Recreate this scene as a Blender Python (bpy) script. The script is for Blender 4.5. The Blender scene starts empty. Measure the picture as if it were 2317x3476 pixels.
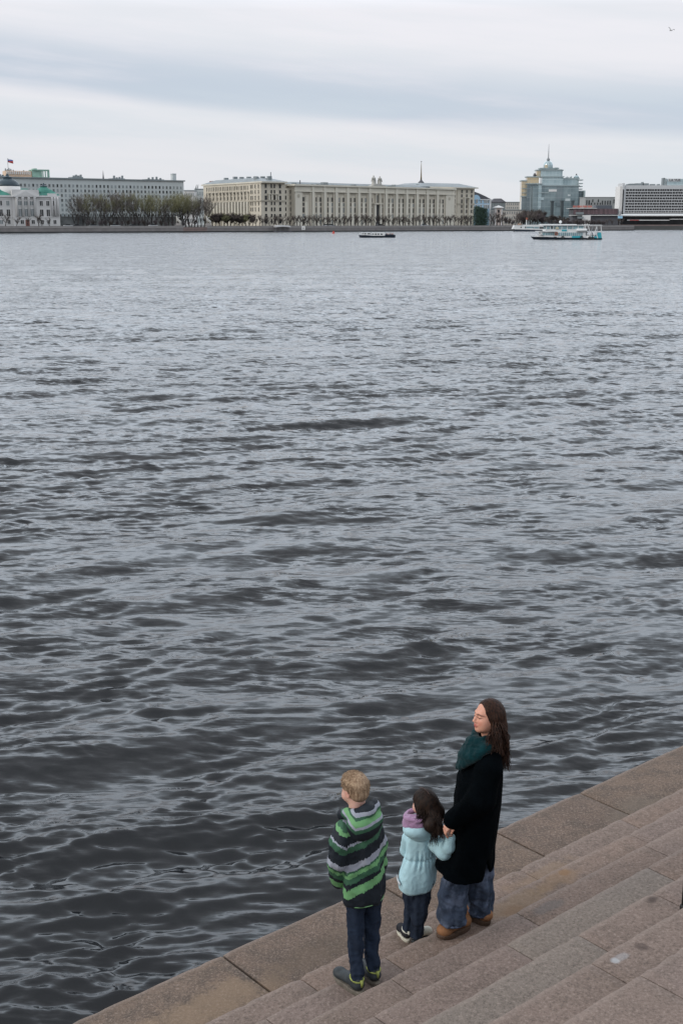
import bpy, math, random
import numpy as np
from mathutils import Vector, noise as mnoise
R = math.radians
random.seed(7); rng = np.random.default_rng(11)
scene = bpy.context.scene
col = scene.collection

# ---------------------------------------------------------------- camera, world, sun, exposure
F_PX, CX, CY, HC = 4211.0, 1158.5, 1738.0, 5.3          # photograph's pinhole, in its own pixels
PITCH = math.atan((CY - 748.5) / F_PX)
cam_data = bpy.data.cameras.new('camera'); cam = bpy.data.objects.new('camera', cam_data); col.objects.link(cam)
cam.location = (0, 0, HC); cam.rotation_euler = (math.pi / 2 - PITCH, 0, 0)
cam_data.sensor_fit = 'VERTICAL'; cam_data.sensor_height = 36.0; cam_data.lens = F_PX / 3476 * 36
cam_data.clip_start = 0.1; cam_data.clip_end = 9000
scene.camera = cam
scene.view_settings.view_transform = 'Standard'; scene.view_settings.look = 'None'
scene.view_settings.exposure = 0.18; scene.view_settings.gamma = 1.0
scene.render.film_transparent = False

class NT:
    """small helper to write node trees as expressions"""
    def __init__(s, tree): s.t = tree; s.n = tree.nodes; s.l = tree.links
    def new(s, typ, **kw):
        n = s.n.new(typ)
        for k, v in kw.items():
            if k.startswith('i_'):
                s.put(n.inputs[k[2:].replace('_', ' ')], v)
            else: setattr(n, k, v)
        return n
    def put(s, sock, v):
        if isinstance(v, bpy.types.NodeSocket): s.l.new(v, sock)
        else: sock.default_value = v
    def m(s, op, a, b=None, c=None, clamp=False):
        n = s.n.new('ShaderNodeMath'); n.operation = op; n.use_clamp = clamp
        s.put(n.inputs[0], a)
        if b is not None: s.put(n.inputs[1], b)
        if c is not None: s.put(n.inputs[2], c)
        return n.outputs[0]
    def mix(s, f, a, b, mode='MIX'):
        n = s.n.new('ShaderNodeMix'); n.data_type = 'RGBA'; n.blend_type = mode
        s.put(n.inputs[0], f); s.put(n.inputs[6], a); s.put(n.inputs[7], b)
        return n.outputs[2]
    def noise(s, vec, scale, detail=3.0, rough=0.55, dist=0.0, out=0):
        n = s.n.new('ShaderNodeTexNoise'); s.put(n.inputs['Vector'], vec)
        n.inputs['Scale'].default_value = scale; n.inputs['Detail'].default_value = detail
        n.inputs['Roughness'].default_value = rough; n.inputs['Distortion'].default_value = dist
        return n.outputs[out]
    def comb(s, x, y, z):
        n = s.n.new('ShaderNodeCombineXYZ')
        for i, v in enumerate((x, y, z)): s.put(n.inputs[i], v)
        return n.outputs[0]
    def sep(s, v):
        n = s.n.new('ShaderNodeSeparateXYZ'); s.put(n.inputs[0], v); return n.outputs
    def rng(s, v, a, b, c=0.0, d=1.0, smooth=True):
        n = s.n.new('ShaderNodeMapRange'); n.interpolation_type = 'SMOOTHSTEP' if smooth else 'LINEAR'
        s.put(n.inputs[0], v)
        for i, q in enumerate((a, b, c, d)): n.inputs[i + 1].default_value = q
        return n.outputs[0]
    def ramp(s, f, stops, interp='LINEAR'):
        n = s.n.new('ShaderNodeValToRGB'); s.put(n.inputs[0], f); cr = n.color_ramp; cr.interpolation = interp
        while len(cr.elements) < len(stops): cr.elements.new(0.5)
        for e, (p, c) in zip(cr.elements, stops): e.position = p; e.color = (*c, 1)
        return n.outputs[0]
def c4(c): return (c[0], c[1], c[2], 1.0)

SUN_EL, SUN_AZ = R(24), R(-112)                          # behind and to the left of the viewer
world = bpy.data.worlds.new('World'); scene.world = world; world.use_nodes = True
T = NT(world.node_tree); T.n.clear()
tc = T.new('ShaderNodeTexCoord').outputs['Generated']
nx, ny, nz = T.sep(tc)
hor = T.m('SQRT', T.m('ADD', T.m('MULTIPLY', nx, nx), T.m('MULTIPLY', ny, ny)))
el = T.m('ARCTAN2', nz, hor); az = T.m('ARCTAN2', nx, ny)
sky = T.new('ShaderNodeTexSky', sky_type='NISHITA', sun_disc=False, sun_elevation=SUN_EL, sun_rotation=SUN_AZ)
def cl(v): return tuple(10 * q for q in v)
warp = T.noise(T.comb(T.m('MULTIPLY', az, 2.2), T.m('MULTIPLY', el, 9.0), 0.3), 1.6, 4.0, 0.5)
warp = T.m('SUBTRACT', warp, 0.5)
fine = T.noise(T.comb(T.m('MULTIPLY', az, 3.0), T.m('MULTIPLY', T.m('ADD', el, T.m('MULTIPLY', az, 0.09)), 26.0), 4.1), 1.5, 5.0, 0.55)
def band(e0, sl, quad, wlo, whi, wob):
    c = T.m('ADD', T.m('MULTIPLY', az, sl), e0); c = T.m('ADD', c, T.m('MULTIPLY', T.m('MULTIPLY', az, az), quad))
    d = T.m('SUBTRACT', T.m('ADD', el, T.m('MULTIPLY', warp, wob)), c)
    return T.m('MULTIPLY', T.rng(d, -wlo, -wlo * 0.15), T.rng(d, whi * 0.1, whi, 1.0, 0.0))
b1 = band(0.089, -0.070, 0.04, 0.018, 0.045, 0.022)
b1 = T.m('MULTIPLY', b1, T.rng(fine, 0.30, 0.60, 0.45, 1.0))
b2 = band(0.050, -0.085, 0.0, 0.014, 0.020, 0.025)
b2 = T.m('MULTIPLY', T.m('MULTIPLY', b2, T.rng(fine, 0.3, 0.7, 0.3, 1.0)), T.rng(az, 0.02, 0.3, 1.0, 0.35))
hi = T.noise(T.comb(T.m('MULTIPLY', az, 1.5), T.m('MULTIPLY', el, 5.0), 9.0), 1.3, 4.0, 0.5)
hib = T.m('MULTIPLY', T.rng(hi, 0.42, 0.7), T.rng(el, 0.16, 0.30))
base = T.ramp(T.m('DIVIDE', el, 1.57), [(0.0, (.665, .695, .730)), (0.022, (.700, .708, .742)), (0.055, (.735, .735, .772)), (0.098, (.775, .770, .812)),
                                         (0.14, (1.36, 1.48, 1.64)), (0.22, (1.92, 2.12, 2.38)), (0.33, (1.22, 1.35, 1.50)), (0.5, (1.0, 1.03, 1.10)), (1.0, (1.0, 1.03, 1.09))])
backdim = T.m('MULTIPLY', T.rng(ny, 0.25, -0.45), T.rng(el, 0.8, 0.12))
base = T.mix(T.m('MULTIPLY', backdim, 0.85), base, c4((.55, .57, .60)))
c = T.mix(T.m('MULTIPLY', b1, 0.92), base, c4((.43, .505, .61)))
c = T.mix(T.m('MULTIPLY', b2, 0.50), c, c4((.56, .63, .69)))
c = T.mix(T.m('MULTIPLY', hib, 0.0), c, c4((.60, .67, .74)))
c = T.mix(T.m('MULTIPLY', T.rng(fine, 0.36, 0.66), T.rng(el, 0.005, 0.13, 0.75, 0.35)), c, c4((.61, .665, .715)))
c = T.mix(T.rng(nz, -0.02, 0.0, 1.0, 0.0), c, c4((.25, .27, .29)))
sc10 = T.new('ShaderNodeVectorMath', operation='SCALE'); T.l.new(c, sc10.inputs[0]); sc10.inputs['Scale'].default_value = 10.0
full = T.mix(0.97, sky.outputs[0], sc10.outputs[0])      # heavy cloud, a trace of the sky behind it
bg = T.new('ShaderNodeBackground'); T.l.new(full, bg.inputs[0]); bg.inputs[1].default_value = 0.1
wo = T.new('ShaderNodeOutputWorld'); T.l.new(bg.outputs[0], wo.inputs[0])

sd = bpy.data.lights.new('sun', 'SUN'); sun = bpy.data.objects.new('sun', sd); col.objects.link(sun)
sd.energy = 1.25; sd.angle = R(12); sd.color = (1.0, 0.93, 0.84)
sdir = Vector((math.sin(SUN_AZ) * math.cos(SUN_EL), math.cos(SUN_AZ) * math.cos(SUN_EL), math.sin(SUN_EL)))
sun.rotation_euler = sdir.to_track_quat('Z', 'Y').to_euler(); sun.location = (-20, -10, 30)

# ---------------------------------------------------------------- helpers
cp, sp = math.cos(PITCH), math.sin(PITCH)
def ray(px, py):
    u = (px - CX) / F_PX; v = -(py - CY) / F_PX
    return np.array([u, cp + v * sp, -sp + v * cp])
def onz(px, py, z): d = ray(px, py); return d * ((z - HC) / d[2]) + np.array([0, 0, HC])
def ony(px, py, Y): d = ray(px, py); return d * (Y / d[1]) + np.array([0, 0, HC])

def tag(o, label=None, cat=None, group=None, kind=None):
    if label: o['label'] = label
    if cat: o['category'] = cat
    if group: o['group'] = group
    if kind: o['kind'] = kind
    return o
def empty(name, loc, label=None, cat=None, group=None, rz=0.0, kind=None):
    o = bpy.data.objects.new(name, None); o.empty_display_size = 0.3; col.objects.link(o)
    o.location = loc; o.rotation_euler = (0, 0, rz)
    return tag(o, label, cat, group, kind)
def copy_tree(o, parent=None):
    c = o.copy(); col.objects.link(c); c.parent = parent
    for ch in [q for q in bpy.data.objects if q.parent == o]: copy_tree(ch, c)
    return c
def link(name, me, mats, parent=None, smooth=False):
    o = bpy.data.objects.new(name, me); col.objects.link(o)
    for m_ in (mats if isinstance(mats, (list, tuple)) else [mats]): me.materials.append(m_)
    if parent is not None: o.parent = parent
    if smooth: me.polygons.foreach_set('use_smooth', [True] * len(me.polygons))
    return o
class MB:
    """collects simple solids into one mesh"""
    def __init__(s): s.v = []; s.f = []; s.mi = []
    def add(s, vs, fs, mi=0):
        o = len(s.v); s.v += [tuple(q) for q in vs]; s.f += [tuple(o + i for i in f) for f in fs]; s.mi += [mi] * len(fs); return s
    def box(s, x0, x1, y0, y1, z0, z1, mi=0):
        return s.add([(x0, y0, z0), (x1, y0, z0), (x1, y1, z0), (x0, y1, z0), (x0, y0, z1), (x1, y0, z1), (x1, y1, z1), (x0, y1, z1)],
                     [(0, 3, 2, 1), (4, 5, 6, 7), (0, 1, 5, 4), (1, 2, 6, 5), (2, 3, 7, 6), (3, 0, 4, 7)], mi)
    def prism(s, poly, z0, z1, mi=0):                     # poly counter-clockwise in xy
        n = len(poly)
        return s.add([(x, y, z0) for x, y in poly] + [(x, y, z1) for x, y in poly],
                     [tuple(range(n - 1, -1, -1)), tuple(range(n, 2 * n))] + [(i, (i + 1) % n, n + (i + 1) % n, n + i) for i in range(n)], mi)
    def xprism(s, poly, y0, y1, mi=0):                    # poly in xz, extruded along y
        n = len(poly)
        return s.add([(x, y0, z) for x, z in poly] + [(x, y1, z) for x, z in poly],
                     [tuple(range(n)), tuple(range(2 * n - 1, n - 1, -1))] + [((i + 1) % n, i, n + i, n + (i + 1) % n) for i in range(n)], mi)
    def tube(s, pts, rad, seg=6, mi=0, cap=True):
        pts = [Vector(p) for p in pts]; n = len(pts)
        if not isinstance(rad, (list, tuple)): rad = [rad] * n
        vs = []; up = Vector((0.13, 0.29, 0.95))
        for i, p in enumerate(pts):
            t = (pts[min(i + 1, n - 1)] - pts[max(i - 1, 0)])
            if t.length < 1e-9: t = Vector((0, 0, 1))
            t.normalize(); a = t.cross(up)
            if a.length < 1e-3: a = t.cross(Vector((1, 0, 0)))
            a.normalize(); b = t.cross(a)
            for k in range(seg):
                th = 2 * math.pi * k / seg; vs.append(p + (a * math.cos(th) + b * math.sin(th)) * rad[i])
        fs = []
        for i in range(n - 1):
            for k in range(seg):
                k2 = (k + 1) % seg; fs.append((i * seg + k, (i + 1) * seg + k, (i + 1) * seg + k2, i * seg + k2))
        if cap: fs.append(tuple(range(seg))); fs.append(tuple((n - 1) * seg + k for k in range(seg - 1, -1, -1)))
        return s.add(vs, fs, mi)
    def lathe(s, c, prof, seg=16, mi=0, sx=1.0, sy=1.0):  # prof: (radius, z)
        vs = []
        for r, z in prof:
            for k in range(seg):
                th = 2 * math.pi * k / seg; vs.append((c[0] + sx * r * math.cos(th), c[1] + sy * r * math.sin(th), c[2] + z))
        n = len(prof); fs = []
        for i in range(n - 1):
            for k in range(seg):
                k2 = (k + 1) % seg; fs.append((i * seg + k, i * seg + k2, (i + 1) * seg + k2, (i + 1) * seg + k))
        fs.append(tuple(range(seg - 1, -1, -1))); fs.append(tuple((n - 1) * seg + k for k in range(seg)))
        return s.add(vs, fs, mi)
    def mesh(s, name):
        me = bpy.data.meshes.new(name); me.from_pydata(s.v, [], s.f)
        if any(s.mi): me.polygons.foreach_set('material_index', s.mi)
        me.update(); return me
    def build(s, name, mats, parent=None, smooth=False): return link(name, s.mesh(name), mats, parent, smooth)

def mat(name, color, rough=0.8, var=0.12, scale=1.0, spec=0.3, metal=0.0, bump=0.0, bscale=None, color2=None, stretch=(1, 1, 1)):
    m_ = bpy.data.materials.new(name); m_.use_nodes = True; t = NT(m_.node_tree); b = t.n['Principled BSDF']
    co = t.new('ShaderNodeTexCoord').outputs['Object']
    if stretch != (1, 1, 1):
        mp = t.new('ShaderNodeMapping'); t.l.new(co, mp.inputs[0]); mp.inputs['Scale'].default_value = stretch; co = mp.outputs[0]
    nf = t.noise(co, scale, 4.0, 0.6)
    lo = tuple(q * (1 - var) for q in color); hi_ = color2 if color2 else tuple(min(1, q * (1 + var)) for q in color)
    cc = t.ramp(nf, [(0.3, lo), (0.7, hi_)])
    t.l.new(cc, b.inputs['Base Color']); b.inputs['Roughness'].default_value = rough
    b.inputs['Specular IOR Level'].default_value = spec; b.inputs['Metallic'].default_value = metal
    if bump:
        bn = t.new('ShaderNodeBump'); bn.inputs['Strength'].default_value = bump; bn.inputs['Distance'].default_value = 0.02
        t.l.new(t.noise(co, bscale or scale * 4, 4.0, 0.6), bn.inputs['Height']); t.l.new(bn.outputs[0], b.inputs['Normal'])
    return m_

# ---------------------------------------------------------------- water
def build_water():
    H = HC
    nr, nc = 860, 700
    dep = np.linspace(R(0.17), R(50), nr) ** 1.0
    # rows evenly spread in depression angle, so wave detail follows distance
    dep = np.concatenate([np.linspace(R(0.12), R(14), 420, endpoint=False), np.linspace(R(14), R(52), nr - 420)])
    r = H / np.tan(dep)[::-1]
    azc = np.linspace(-R(20.5), R(20.5), nc - 40)
    side = np.linspace(R(21.2), R(75), 20)
    az_ = np.concatenate([-side[::-1], azc, side])
    RR, AA = np.meshgrid(r, az_, indexing='ij')
    X = RR * np.sin(AA); Y = RR * np.cos(AA)
    dr = np.gradient(r)[:, None] * np.ones_like(AA)
    Z = np.zeros_like(X); DX = np.zeros_like(X); DY = np.zeros_like(X); lost = np.zeros_like(X)
    g = np.random.default_rng(3)
    # gust patches modulate the short waves
    def lowf(lmin, lmax, n, sd_):
        q = np.random.default_rng(sd_); o = np.zeros_like(X)
        for _ in range(n):
            L = math.exp(q.uniform(math.log(lmin), math.log(lmax))); a = q.uniform(0, 2 * math.pi)
            o += np.sin((X * math.cos(a) + Y * math.sin(a)) * 2 * math.pi / L + q.uniform(0, 6.28))
        return o / math.sqrt(n / 2)
    gust = np.clip(1.0 + 0.13 * lowf(8, 40, 14, 5) + 0.28 * lowf(1.2, 5, 24, 8), 0.3, 2.0)
    shore = 0.92 + 0.60 * np.exp(-np.maximum(RR - 7, 0) / 11.0)   # chop is steeper where waves bounce off the wall
    wind = R(-84)                                        # travels towards the steps
    NW = 260
    for i in range(NW):
        u = (i + g.random()) / NW
        L = 0.10 * (5.0 / 0.10) ** u                     # 0.1 m .. 5 m
        spread = R(17) if L > 1.0 else (R(30) if L > .25 else R(15))
        a = (R(-68) if L > 1.0 else wind) + g.normal() * spread
        k = 2 * math.pi / L
        # slope density per log band
        lg = lambda c, w: math.exp(-((math.log(L / c)) ** 2) / (2 * w * w))
        s_ = 0.175 * (0.72 * lg(0.34, 0.60) + 0.95 * lg(0.13, 0.35) + 0.38 * lg(1.8, 0.55))
        s_ = s_ * math.sqrt(2.0 / NW) * math.sqrt(3.0)
        amp = s_ / k * g.uniform(0.6, 1.4)
        att = np.clip((L / (dr * 1.3)), 0, 1) ** 1.5
        loc = gust * shore if L < 1.0 else (0.9 + 1.1 * np.clip(RR / 70, 0, 1))
        ph = k * (X * math.cos(a) + Y * math.sin(a)) + g.uniform(0, 6.283)
        sn, cs = np.sin(ph), np.cos(ph)
        Z += amp * att * loc * cs
        q = 0.35 if L > .3 else 0.2
        DX -= q * amp * att * loc * math.cos(a) * sn; DY -= q * amp * att * loc * math.sin(a) * sn
        lost += (s_ ** 2 / 2) * (1 - att) * np.ones_like(X)
    # cusped wavelets: sharp crests, round troughs
    for Lm, Lx, n_, slope, spr, sd_ in ((1.1, 2.4, 26, 0.075, 15, 41), (0.34, 0.72, 36, 0.150, 18, 42), (0.14, 0.30, 44, 0.150, 17, 43), (0.07, 0.14, 44, 0.085, 22, 44)):
        q_ = np.random.default_rng(sd_); S = np.zeros_like(X); kk = 0
        for _ in range(n_):
            L = math.exp(q_.uniform(math.log(Lm), math.log(Lx))); a = R({41: -68, 42: -78}.get(sd_, -84)) + q_.normal() * R(spr); k = 2 * math.pi / L; kk += k * k
            S += np.cos(k * (X * math.cos(a) + Y * math.sin(a)) + q_.uniform(0, 6.283)) * np.clip(L * .5 / (dr * 1.3), 0, 1) ** 1.2
        S *= math.sqrt(2.0 / n_); amp = slope / math.sqrt(kk / n_)
        Z += amp * (0.8 - np.sqrt(S * S + 0.012)) * gust * (0.90 + .50 * np.exp(-np.maximum(RR - 7, 0) / 11.0))
        lost += (slope ** 2) * (1 - np.clip(Lm * .6 / (dr * 1.3), 0, 1) ** 1.2)
    X2 = X + DX; Y2 = Y + DY
    co = np.stack([X2, Y2, Z], -1).reshape(-1, 3).astype(np.float32)
    n0, n1 = X.shape
    idx = np.arange(n0 * n1).reshape(n0, n1)
    q = np.stack([idx[:-1, :-1], idx[:-1, 1:], idx[1:, 1:], idx[1:, :-1]], -1).reshape(-1, 4)[:, ::-1]
    me = bpy.data.meshes.new('river_water')
    me.vertices.add(len(co)); me.vertices.foreach_set('co', co.ravel())
    me.loops.add(q.size); me.loops.foreach_set('vertex_index', q.ravel().astype(np.int32))
    me.polygons.add(len(q)); me.polygons.foreach_set('loop_start', np.arange(0, q.size, 4, dtype=np.int32))
    me.polygons.foreach_set('use_smooth', np.ones(len(q), dtype=bool))
    me.update(); me.validate()
    at = me.attributes.new('rough_sea', 'FLOAT', 'POINT'); at.data.foreach_set('value', np.sqrt(lost).ravel().astype(np.float32))
    if me.polygons[0].normal.z < 0: me.flip_normals()
    m_ = bpy.data.materials.new('river_water'); m_.use_nodes = True; t = NT(m_.node_tree); b = t.n['Principled BSDF']
    geo = t.new('ShaderNodeNewGeometry'); pos = geo.outputs['Position']; nrm = geo.outputs['Normal']
    lo = t.new('ShaderNodeAttribute', attribute_name='rough_sea').outputs['Fac']
    st = t.new('ShaderNodeMapping'); t.l.new(pos, st.inputs[0]); st.inputs['Scale'].default_value = (0.42, 1.0, 1.0)
    n1_ = t.noise(st.outputs[0], 2.6, 3.0, 0.7, out=1); n2_ = t.noise(st.outputs[0], 16.0, 3.0, 0.6, out=1)
    def vm(op, a, b_=None, sc=None):
        n = t.new('ShaderNodeVectorMath', operation=op); t.put(n.inputs[0], a)
        if b_ is not None: t.put(n.inputs[1], b_)
        if sc is not None: t.put(n.inputs['Scale'], sc)
        return n.outputs[0]
    d1 = vm('SCALE', vm('SUBTRACT', n1_, (0.5, 0.5, 0.5)), sc=t.m('MULTIPLY', lo, 5.0))
    gp = t.new('ShaderNodeMapping'); t.l.new(pos, gp.inputs[0]); gp.inputs['Scale'].default_value = (0.35, 1.0, 1.0)
    sr = t.new('ShaderNodeMapping'); t.l.new(pos, sr.inputs[0]); sr.inputs['Scale'].default_value = (0.20, 1.0, 1.0); sr.inputs['Rotation'].default_value = (0, 0, R(-7))
    n2_ = t.noise(sr.outputs[0], 8.5, 4.0, 0.62, dist=0.6, out=1)
    n4_ = t.noise(sr.outputs[0], 26.0, 3.0, 0.6, dist=0.4, out=1)
    lf = t.rng(t.noise(gp.outputs[0], 0.9, 3.0, 0.6), 0.35, 0.62, 0.35, 1.5)
    d2 = vm('MULTIPLY', vm('SCALE', vm('SUBTRACT', vm('ADD', n2_, vm('SCALE', n4_, sc=0.5)), (0.75, 0.75, 0.75)), sc=t.m('MULTIPLY', lf, 0.80)), (0.35, 1.0, 0.0))
    gu = t.rng(t.noise(gp.outputs[0], 0.16, 5.0, 0.75), 0.34, 0.66, 0.50, 1.55)
    n3_ = t.noise(st.outputs[0], 4.5, 2.0, 0.6, out=1)
    d3 = vm('SCALE', vm('SUBTRACT', n3_, (0.5, 0.5, 0.5)), sc=t.m('MULTIPLY', t.m('ADD', lo, 0.05), 1.6))
    d1 = vm('SCALE', vm('ADD', d1, d3), sc=gu)
    sx_, sy_, sz_ = t.sep(d1)                             # slopes that face the far bank are hidden behind crests at this distance
    d1 = t.comb(sx_, t.m('MULTIPLY', t.m('ABSOLUTE', sy_), -1.15), 0.0)
    dd = vm('MULTIPLY', vm('ADD', d1, d2), (1.0, 1.0, 0.0))
    nn = vm('NORMALIZE', vm('ADD', nrm, dd)); t.l.new(nn, b.inputs['Normal'])
    b.inputs['Base Color'].default_value = (0.0045, 0.006, 0.008, 1); b.inputs['Roughness'].default_value = 0.03
    b.inputs['IOR'].default_value = 1.38
    o = link('river_water', me, m_); tag(o, kind='structure'); return o
build_water()
# river bed far below the surface closes the view down
bm_ = mat('river_bed', (0.03, 0.03, 0.028)); MB().box(-3000, 3000, -30, 4000, -4.2, -4.0).build('river_bed', bm_)['kind'] = 'structure'

# ---------------------------------------------------------------- near steps
TH = R(40.5); DD = np.array([math.cos(TH), math.sin(TH)]); NN = np.array([-math.sin(TH), math.cos(TH)])
Z0, HR = 0.5, 0.14
NOSE = [6.18, 5.48, 5.13, 4.79, 4.44, 4.085, 3.725, 3.36] + [2.35 - 0.352 * i for i in range(0, 10)]
def stepz(k): return Z0 + HR * k
GM = 0.60
STAINS = [(1915, 2962, 2, .05, .04, (.20, .10, .04), .55), (1890, 2990, 2, .30, .10, (.20, .125, .065), .45), (1760, 3065, 2, .40, .12, (.20, .135, .075), .42), (1745, 3090, 2, .12, .07, (.16, .09, .045), .4), (2104, 3250, 6, .07, .03, (.36, .38, .40), .32), (2085, 3262, 6, .03, .03, (.42, .45, .47), .45),
          (2210, 3056, 5, .09, .05, (.05, .035, .03), .8), (2178, 3215, 6, .05, .05, (.05, .035, .03), .6), (700, 3420, 0, .7, .22, (.24, .17, .11), .45), (1080, 3230, 0, .6, .2, (.10, .075, .055), .5), (2170, 2745, 0, .5, .25, (.12, .10, .08), .5), (1850, 2960, 1, .5, .1, (.22, .15, .09), .35), (1850, 3083, 3, .20, .06, (.10, .10, .10), .45)]
def granite(name, c1, c2, dirt, sd_):
    m_ = bpy.data.materials.new(name); m_.use_nodes = True; t = NT(m_.node_tree); b = t.n['Principled BSDF']
    geo = t.new('ShaderNodeNewGeometry').outputs['Position']
    mp = t.new('ShaderNodeMapping'); t.l.new(geo, mp.inputs[0]); mp.inputs['Location'].default_value = (sd_, sd_ * 2, 0)
    v = mp.outputs[0]
    big = t.noise(v, 1.1, 4.0, 0.6); med = t.noise(v, 6.0, 4.0, 0.65); gr = t.noise(v, 48.0, 3.0, 0.8); gr2 = t.noise(v, 110.0, 2.0, 0.6)
    cc = t.mix(t.rng(big, 0.3, 0.7), c4(c1), c4(c2))
    cc = t.mix(t.m('MULTIPLY', t.rng(med, 0.40, 0.70), dirt), cc, c4((0.115, 0.095, 0.078)))
    cc = t.mix(t.m('MULTIPLY', t.rng(big, 0.55, 0.8), dirt * 0.55), cc, c4((0.20, 0.155, 0.105)))
    cc = t.mix(t.rng(gr, 0.50, 0.66, 0.0, 0.52), cc, c4((0.075, 0.062, 0.055)))
    cc = t.mix(t.rng(gr, 0.47, 0.32, 0.0, 0.38), cc, c4((0.56, 0.49, 0.44)))
    cc = t.mix(t.rng(gr2, 0.5, 0.68, 0.0, 0.35), cc, c4((0.44, 0.38, 0.34)))
    ed = t.new('ShaderNodeAttribute', attribute_name='worn_lit_edge').outputs['Fac']
    cc = t.mix(t.m('MULTIPLY', ed, t.rng(med, 0.3, 0.6, 0.15, 0.42)), cc, c4((0.43, 0.38, 0.345)))  # paler nosing band: edge wear with a highlight painted in
    dark = t.mix(1.0, cc, c4((GM * 1.09, GM * 1.0, GM * .95)), 'MULTIPLY'); cc = dark
    for (qx, qy, qk, ra, rb, colr, amt) in STAINS:
        p0 = onz(qx, qy, Z0 + HR * qk); dl = t.new('ShaderNodeVectorMath', operation='SUBTRACT'); t.l.new(geo, dl.inputs[0]); dl.inputs[1].default_value = tuple(p0)
        da = t.new('ShaderNodeVectorMath', operation='DOT_PRODUCT'); t.l.new(dl.outputs[0], da.inputs[0]); da.inputs[1].default_value = (DD[0] / ra, DD[1] / ra, 0)
        db = t.new('ShaderNodeVectorMath', operation='DOT_PRODUCT'); t.l.new(dl.outputs[0], db.inputs[0]); db.inputs[1].default_value = (NN[0] / rb, NN[1] / rb, 0)
        rr_ = t.m('SQRT', t.m('ADD', t.m('MULTIPLY', da.outputs['Value'], da.outputs['Value']), t.m('MULTIPLY', db.outputs['Value'], db.outputs['Value'])))
        mk = t.rng(t.m('ADD', rr_, t.m('MULTIPLY', t.m('SUBTRACT', med, 0.5), 1.8)), 0.35, 1.0, amt, 0.0)
        cc = t.mix(mk, cc, c4(colr))
    t.l.new(cc, b.inputs['Base Color']); b.inputs['Roughness'].default_value = 0.82; b.inputs['Specular IOR Level'].default_value = 0.25
    bn = t.new('ShaderNodeBump'); bn.inputs['Strength'].default_value = 0.55; bn.inputs['Distance'].default_value = 0.006
    t.l.new(t.m('ADD', gr, t.m('MULTIPLY', med, 1.5)), bn.inputs['Height']); t.l.new(bn.outputs[0], b.inputs['Normal'])
    return m_
G_LEDGE = [granite('granite_ledge', (.215, .165, .132), (.155, .120, .098), .9, 0.0), granite('granite_ledge_brown', (.225, .175, .138), (.175, .132, .100), .95, 5.0)]
G_PINK = granite('granite_pink', (.290, .236, .208), (.250, .204, .180), .30, 9.0)
G_GREY = granite('granite_grey', (.268, .245, .220), (.240, .220, .198), .15, 14.0)
G_WARM = granite('granite_warm', (.290, .225, .188), (.262, .205, .175), .45, 21.0)
G_DULL = granite('granite_dull', (.250, .205, .185), (.275, .225, .205), .38, 29.0)
def stain_mat(name, c_, thr, scale=9.0):
    m_ = bpy.data.materials.new(name); m_.use_nodes = True; t = NT(m_.node_tree); b = t.n['Principled BSDF']
    return m_
def s_of(px, py, k): p = onz(px, py, stepz(k)); return float(p[0] * DD[0] + p[1] * DD[1])
JO = {0: [(212, 3455), (754, 3240), (1290, 3000), (1663, 2813), (1964, 2688)], 1: [(1763, 2950), (2091, 2773), (1020, 3318)],
      2: [(1313, 3252), (2130, 2827), (900, 3452)], 3: [(1325, 3318), (2190, 2869), (1750, 3095)], 4: [(1722, 3204), (2192, 2940), (1260, 3440)],
      5: [(1964, 3172), (2216, 3029)], 6: [(2008, 3268)], 7: [(2180, 3310)]}
stairs = empty('granite_steps', (2.0, 6.0, 0.0), 'worn pink and grey granite steps running down to the river under the family', 'steps')
def block(k, s0, s1, m_, name):
    n1 = NOSE[k]; n0 = NOSE[k + 1] - 0.10; zt = stepz(k); zb = -1.2 if k == 0 else zt - HR - 0.02
    gap = 0.0035 if k else 0.010
    s0 += gap; s1 -= gap
    ns = max(2, int((s1 - s0) / 0.06)); prof = []
    rb = 0.018 if k == 0 else 0.008
    prof = [(n1 - 0.0, zb), (n1, zt - rb), (n1 - rb * .3, zt - rb * .3), (n1 - rb, zt), (n1 - .05, zt), (n1 - (n1 - n0) * .5, zt - .002), (n1 - (n1 - n0) * .75, zt - .001), (n0, zt), (n0, zb)]
    vs, fs = [], []; L = len(prof)
    ox, oy, oz = stairs.location
    for i in range(ns + 1):
        s = s0 + (s1 - s0) * i / ns
        for j, (n, z) in enumerate(prof):
            jn = jz = 0.0
            if 1 <= j <= 3:
                w = mnoise.noise(Vector((s * 5.1, k * 7.7, j * .3))) ; w2 = mnoise.noise(Vector((s * 17.0, k * 3.3, 4.0)))
                jn = -abs(w) * 0.010 - max(0, w2 - .25) * 0.028; jz = -abs(w2) * 0.007
            ee = min(i, ns - i)
            if ee == 0 and 1 <= j <= 7: jz -= 0.008
            jz += 0.004 * mnoise.noise(Vector((s * 1.3, k * 2.0, j * .5)))
            p = DD * s + NN * (n + jn); vs.append((p[0] - ox, p[1] - oy, z + jz - oz))
    for i in range(ns):
        for j in range(L - 1): fs.append((i * L + j, i * L + j + 1, (i + 1) * L + j + 1, (i + 1) * L + j))
    fs.append(tuple(range(L))[::-1]); fs.append(tuple(ns * L + j for j in range(L)))
    mb = MB(); mb.add(vs, fs); o = mb.build(name, m_, stairs)
    at_ = o.data.attributes.new('worn_lit_edge', 'FLOAT', 'POINT'); at_.data.foreach_set('value', [(0.0, .3, 1.0, 1.0, 0.10, 0, 0, 0, 0)[q % L] for q in range(len(vs))])
    for p_ in o.data.polygons: p_.use_smooth = False
    return o
rs = random.Random(4)
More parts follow.
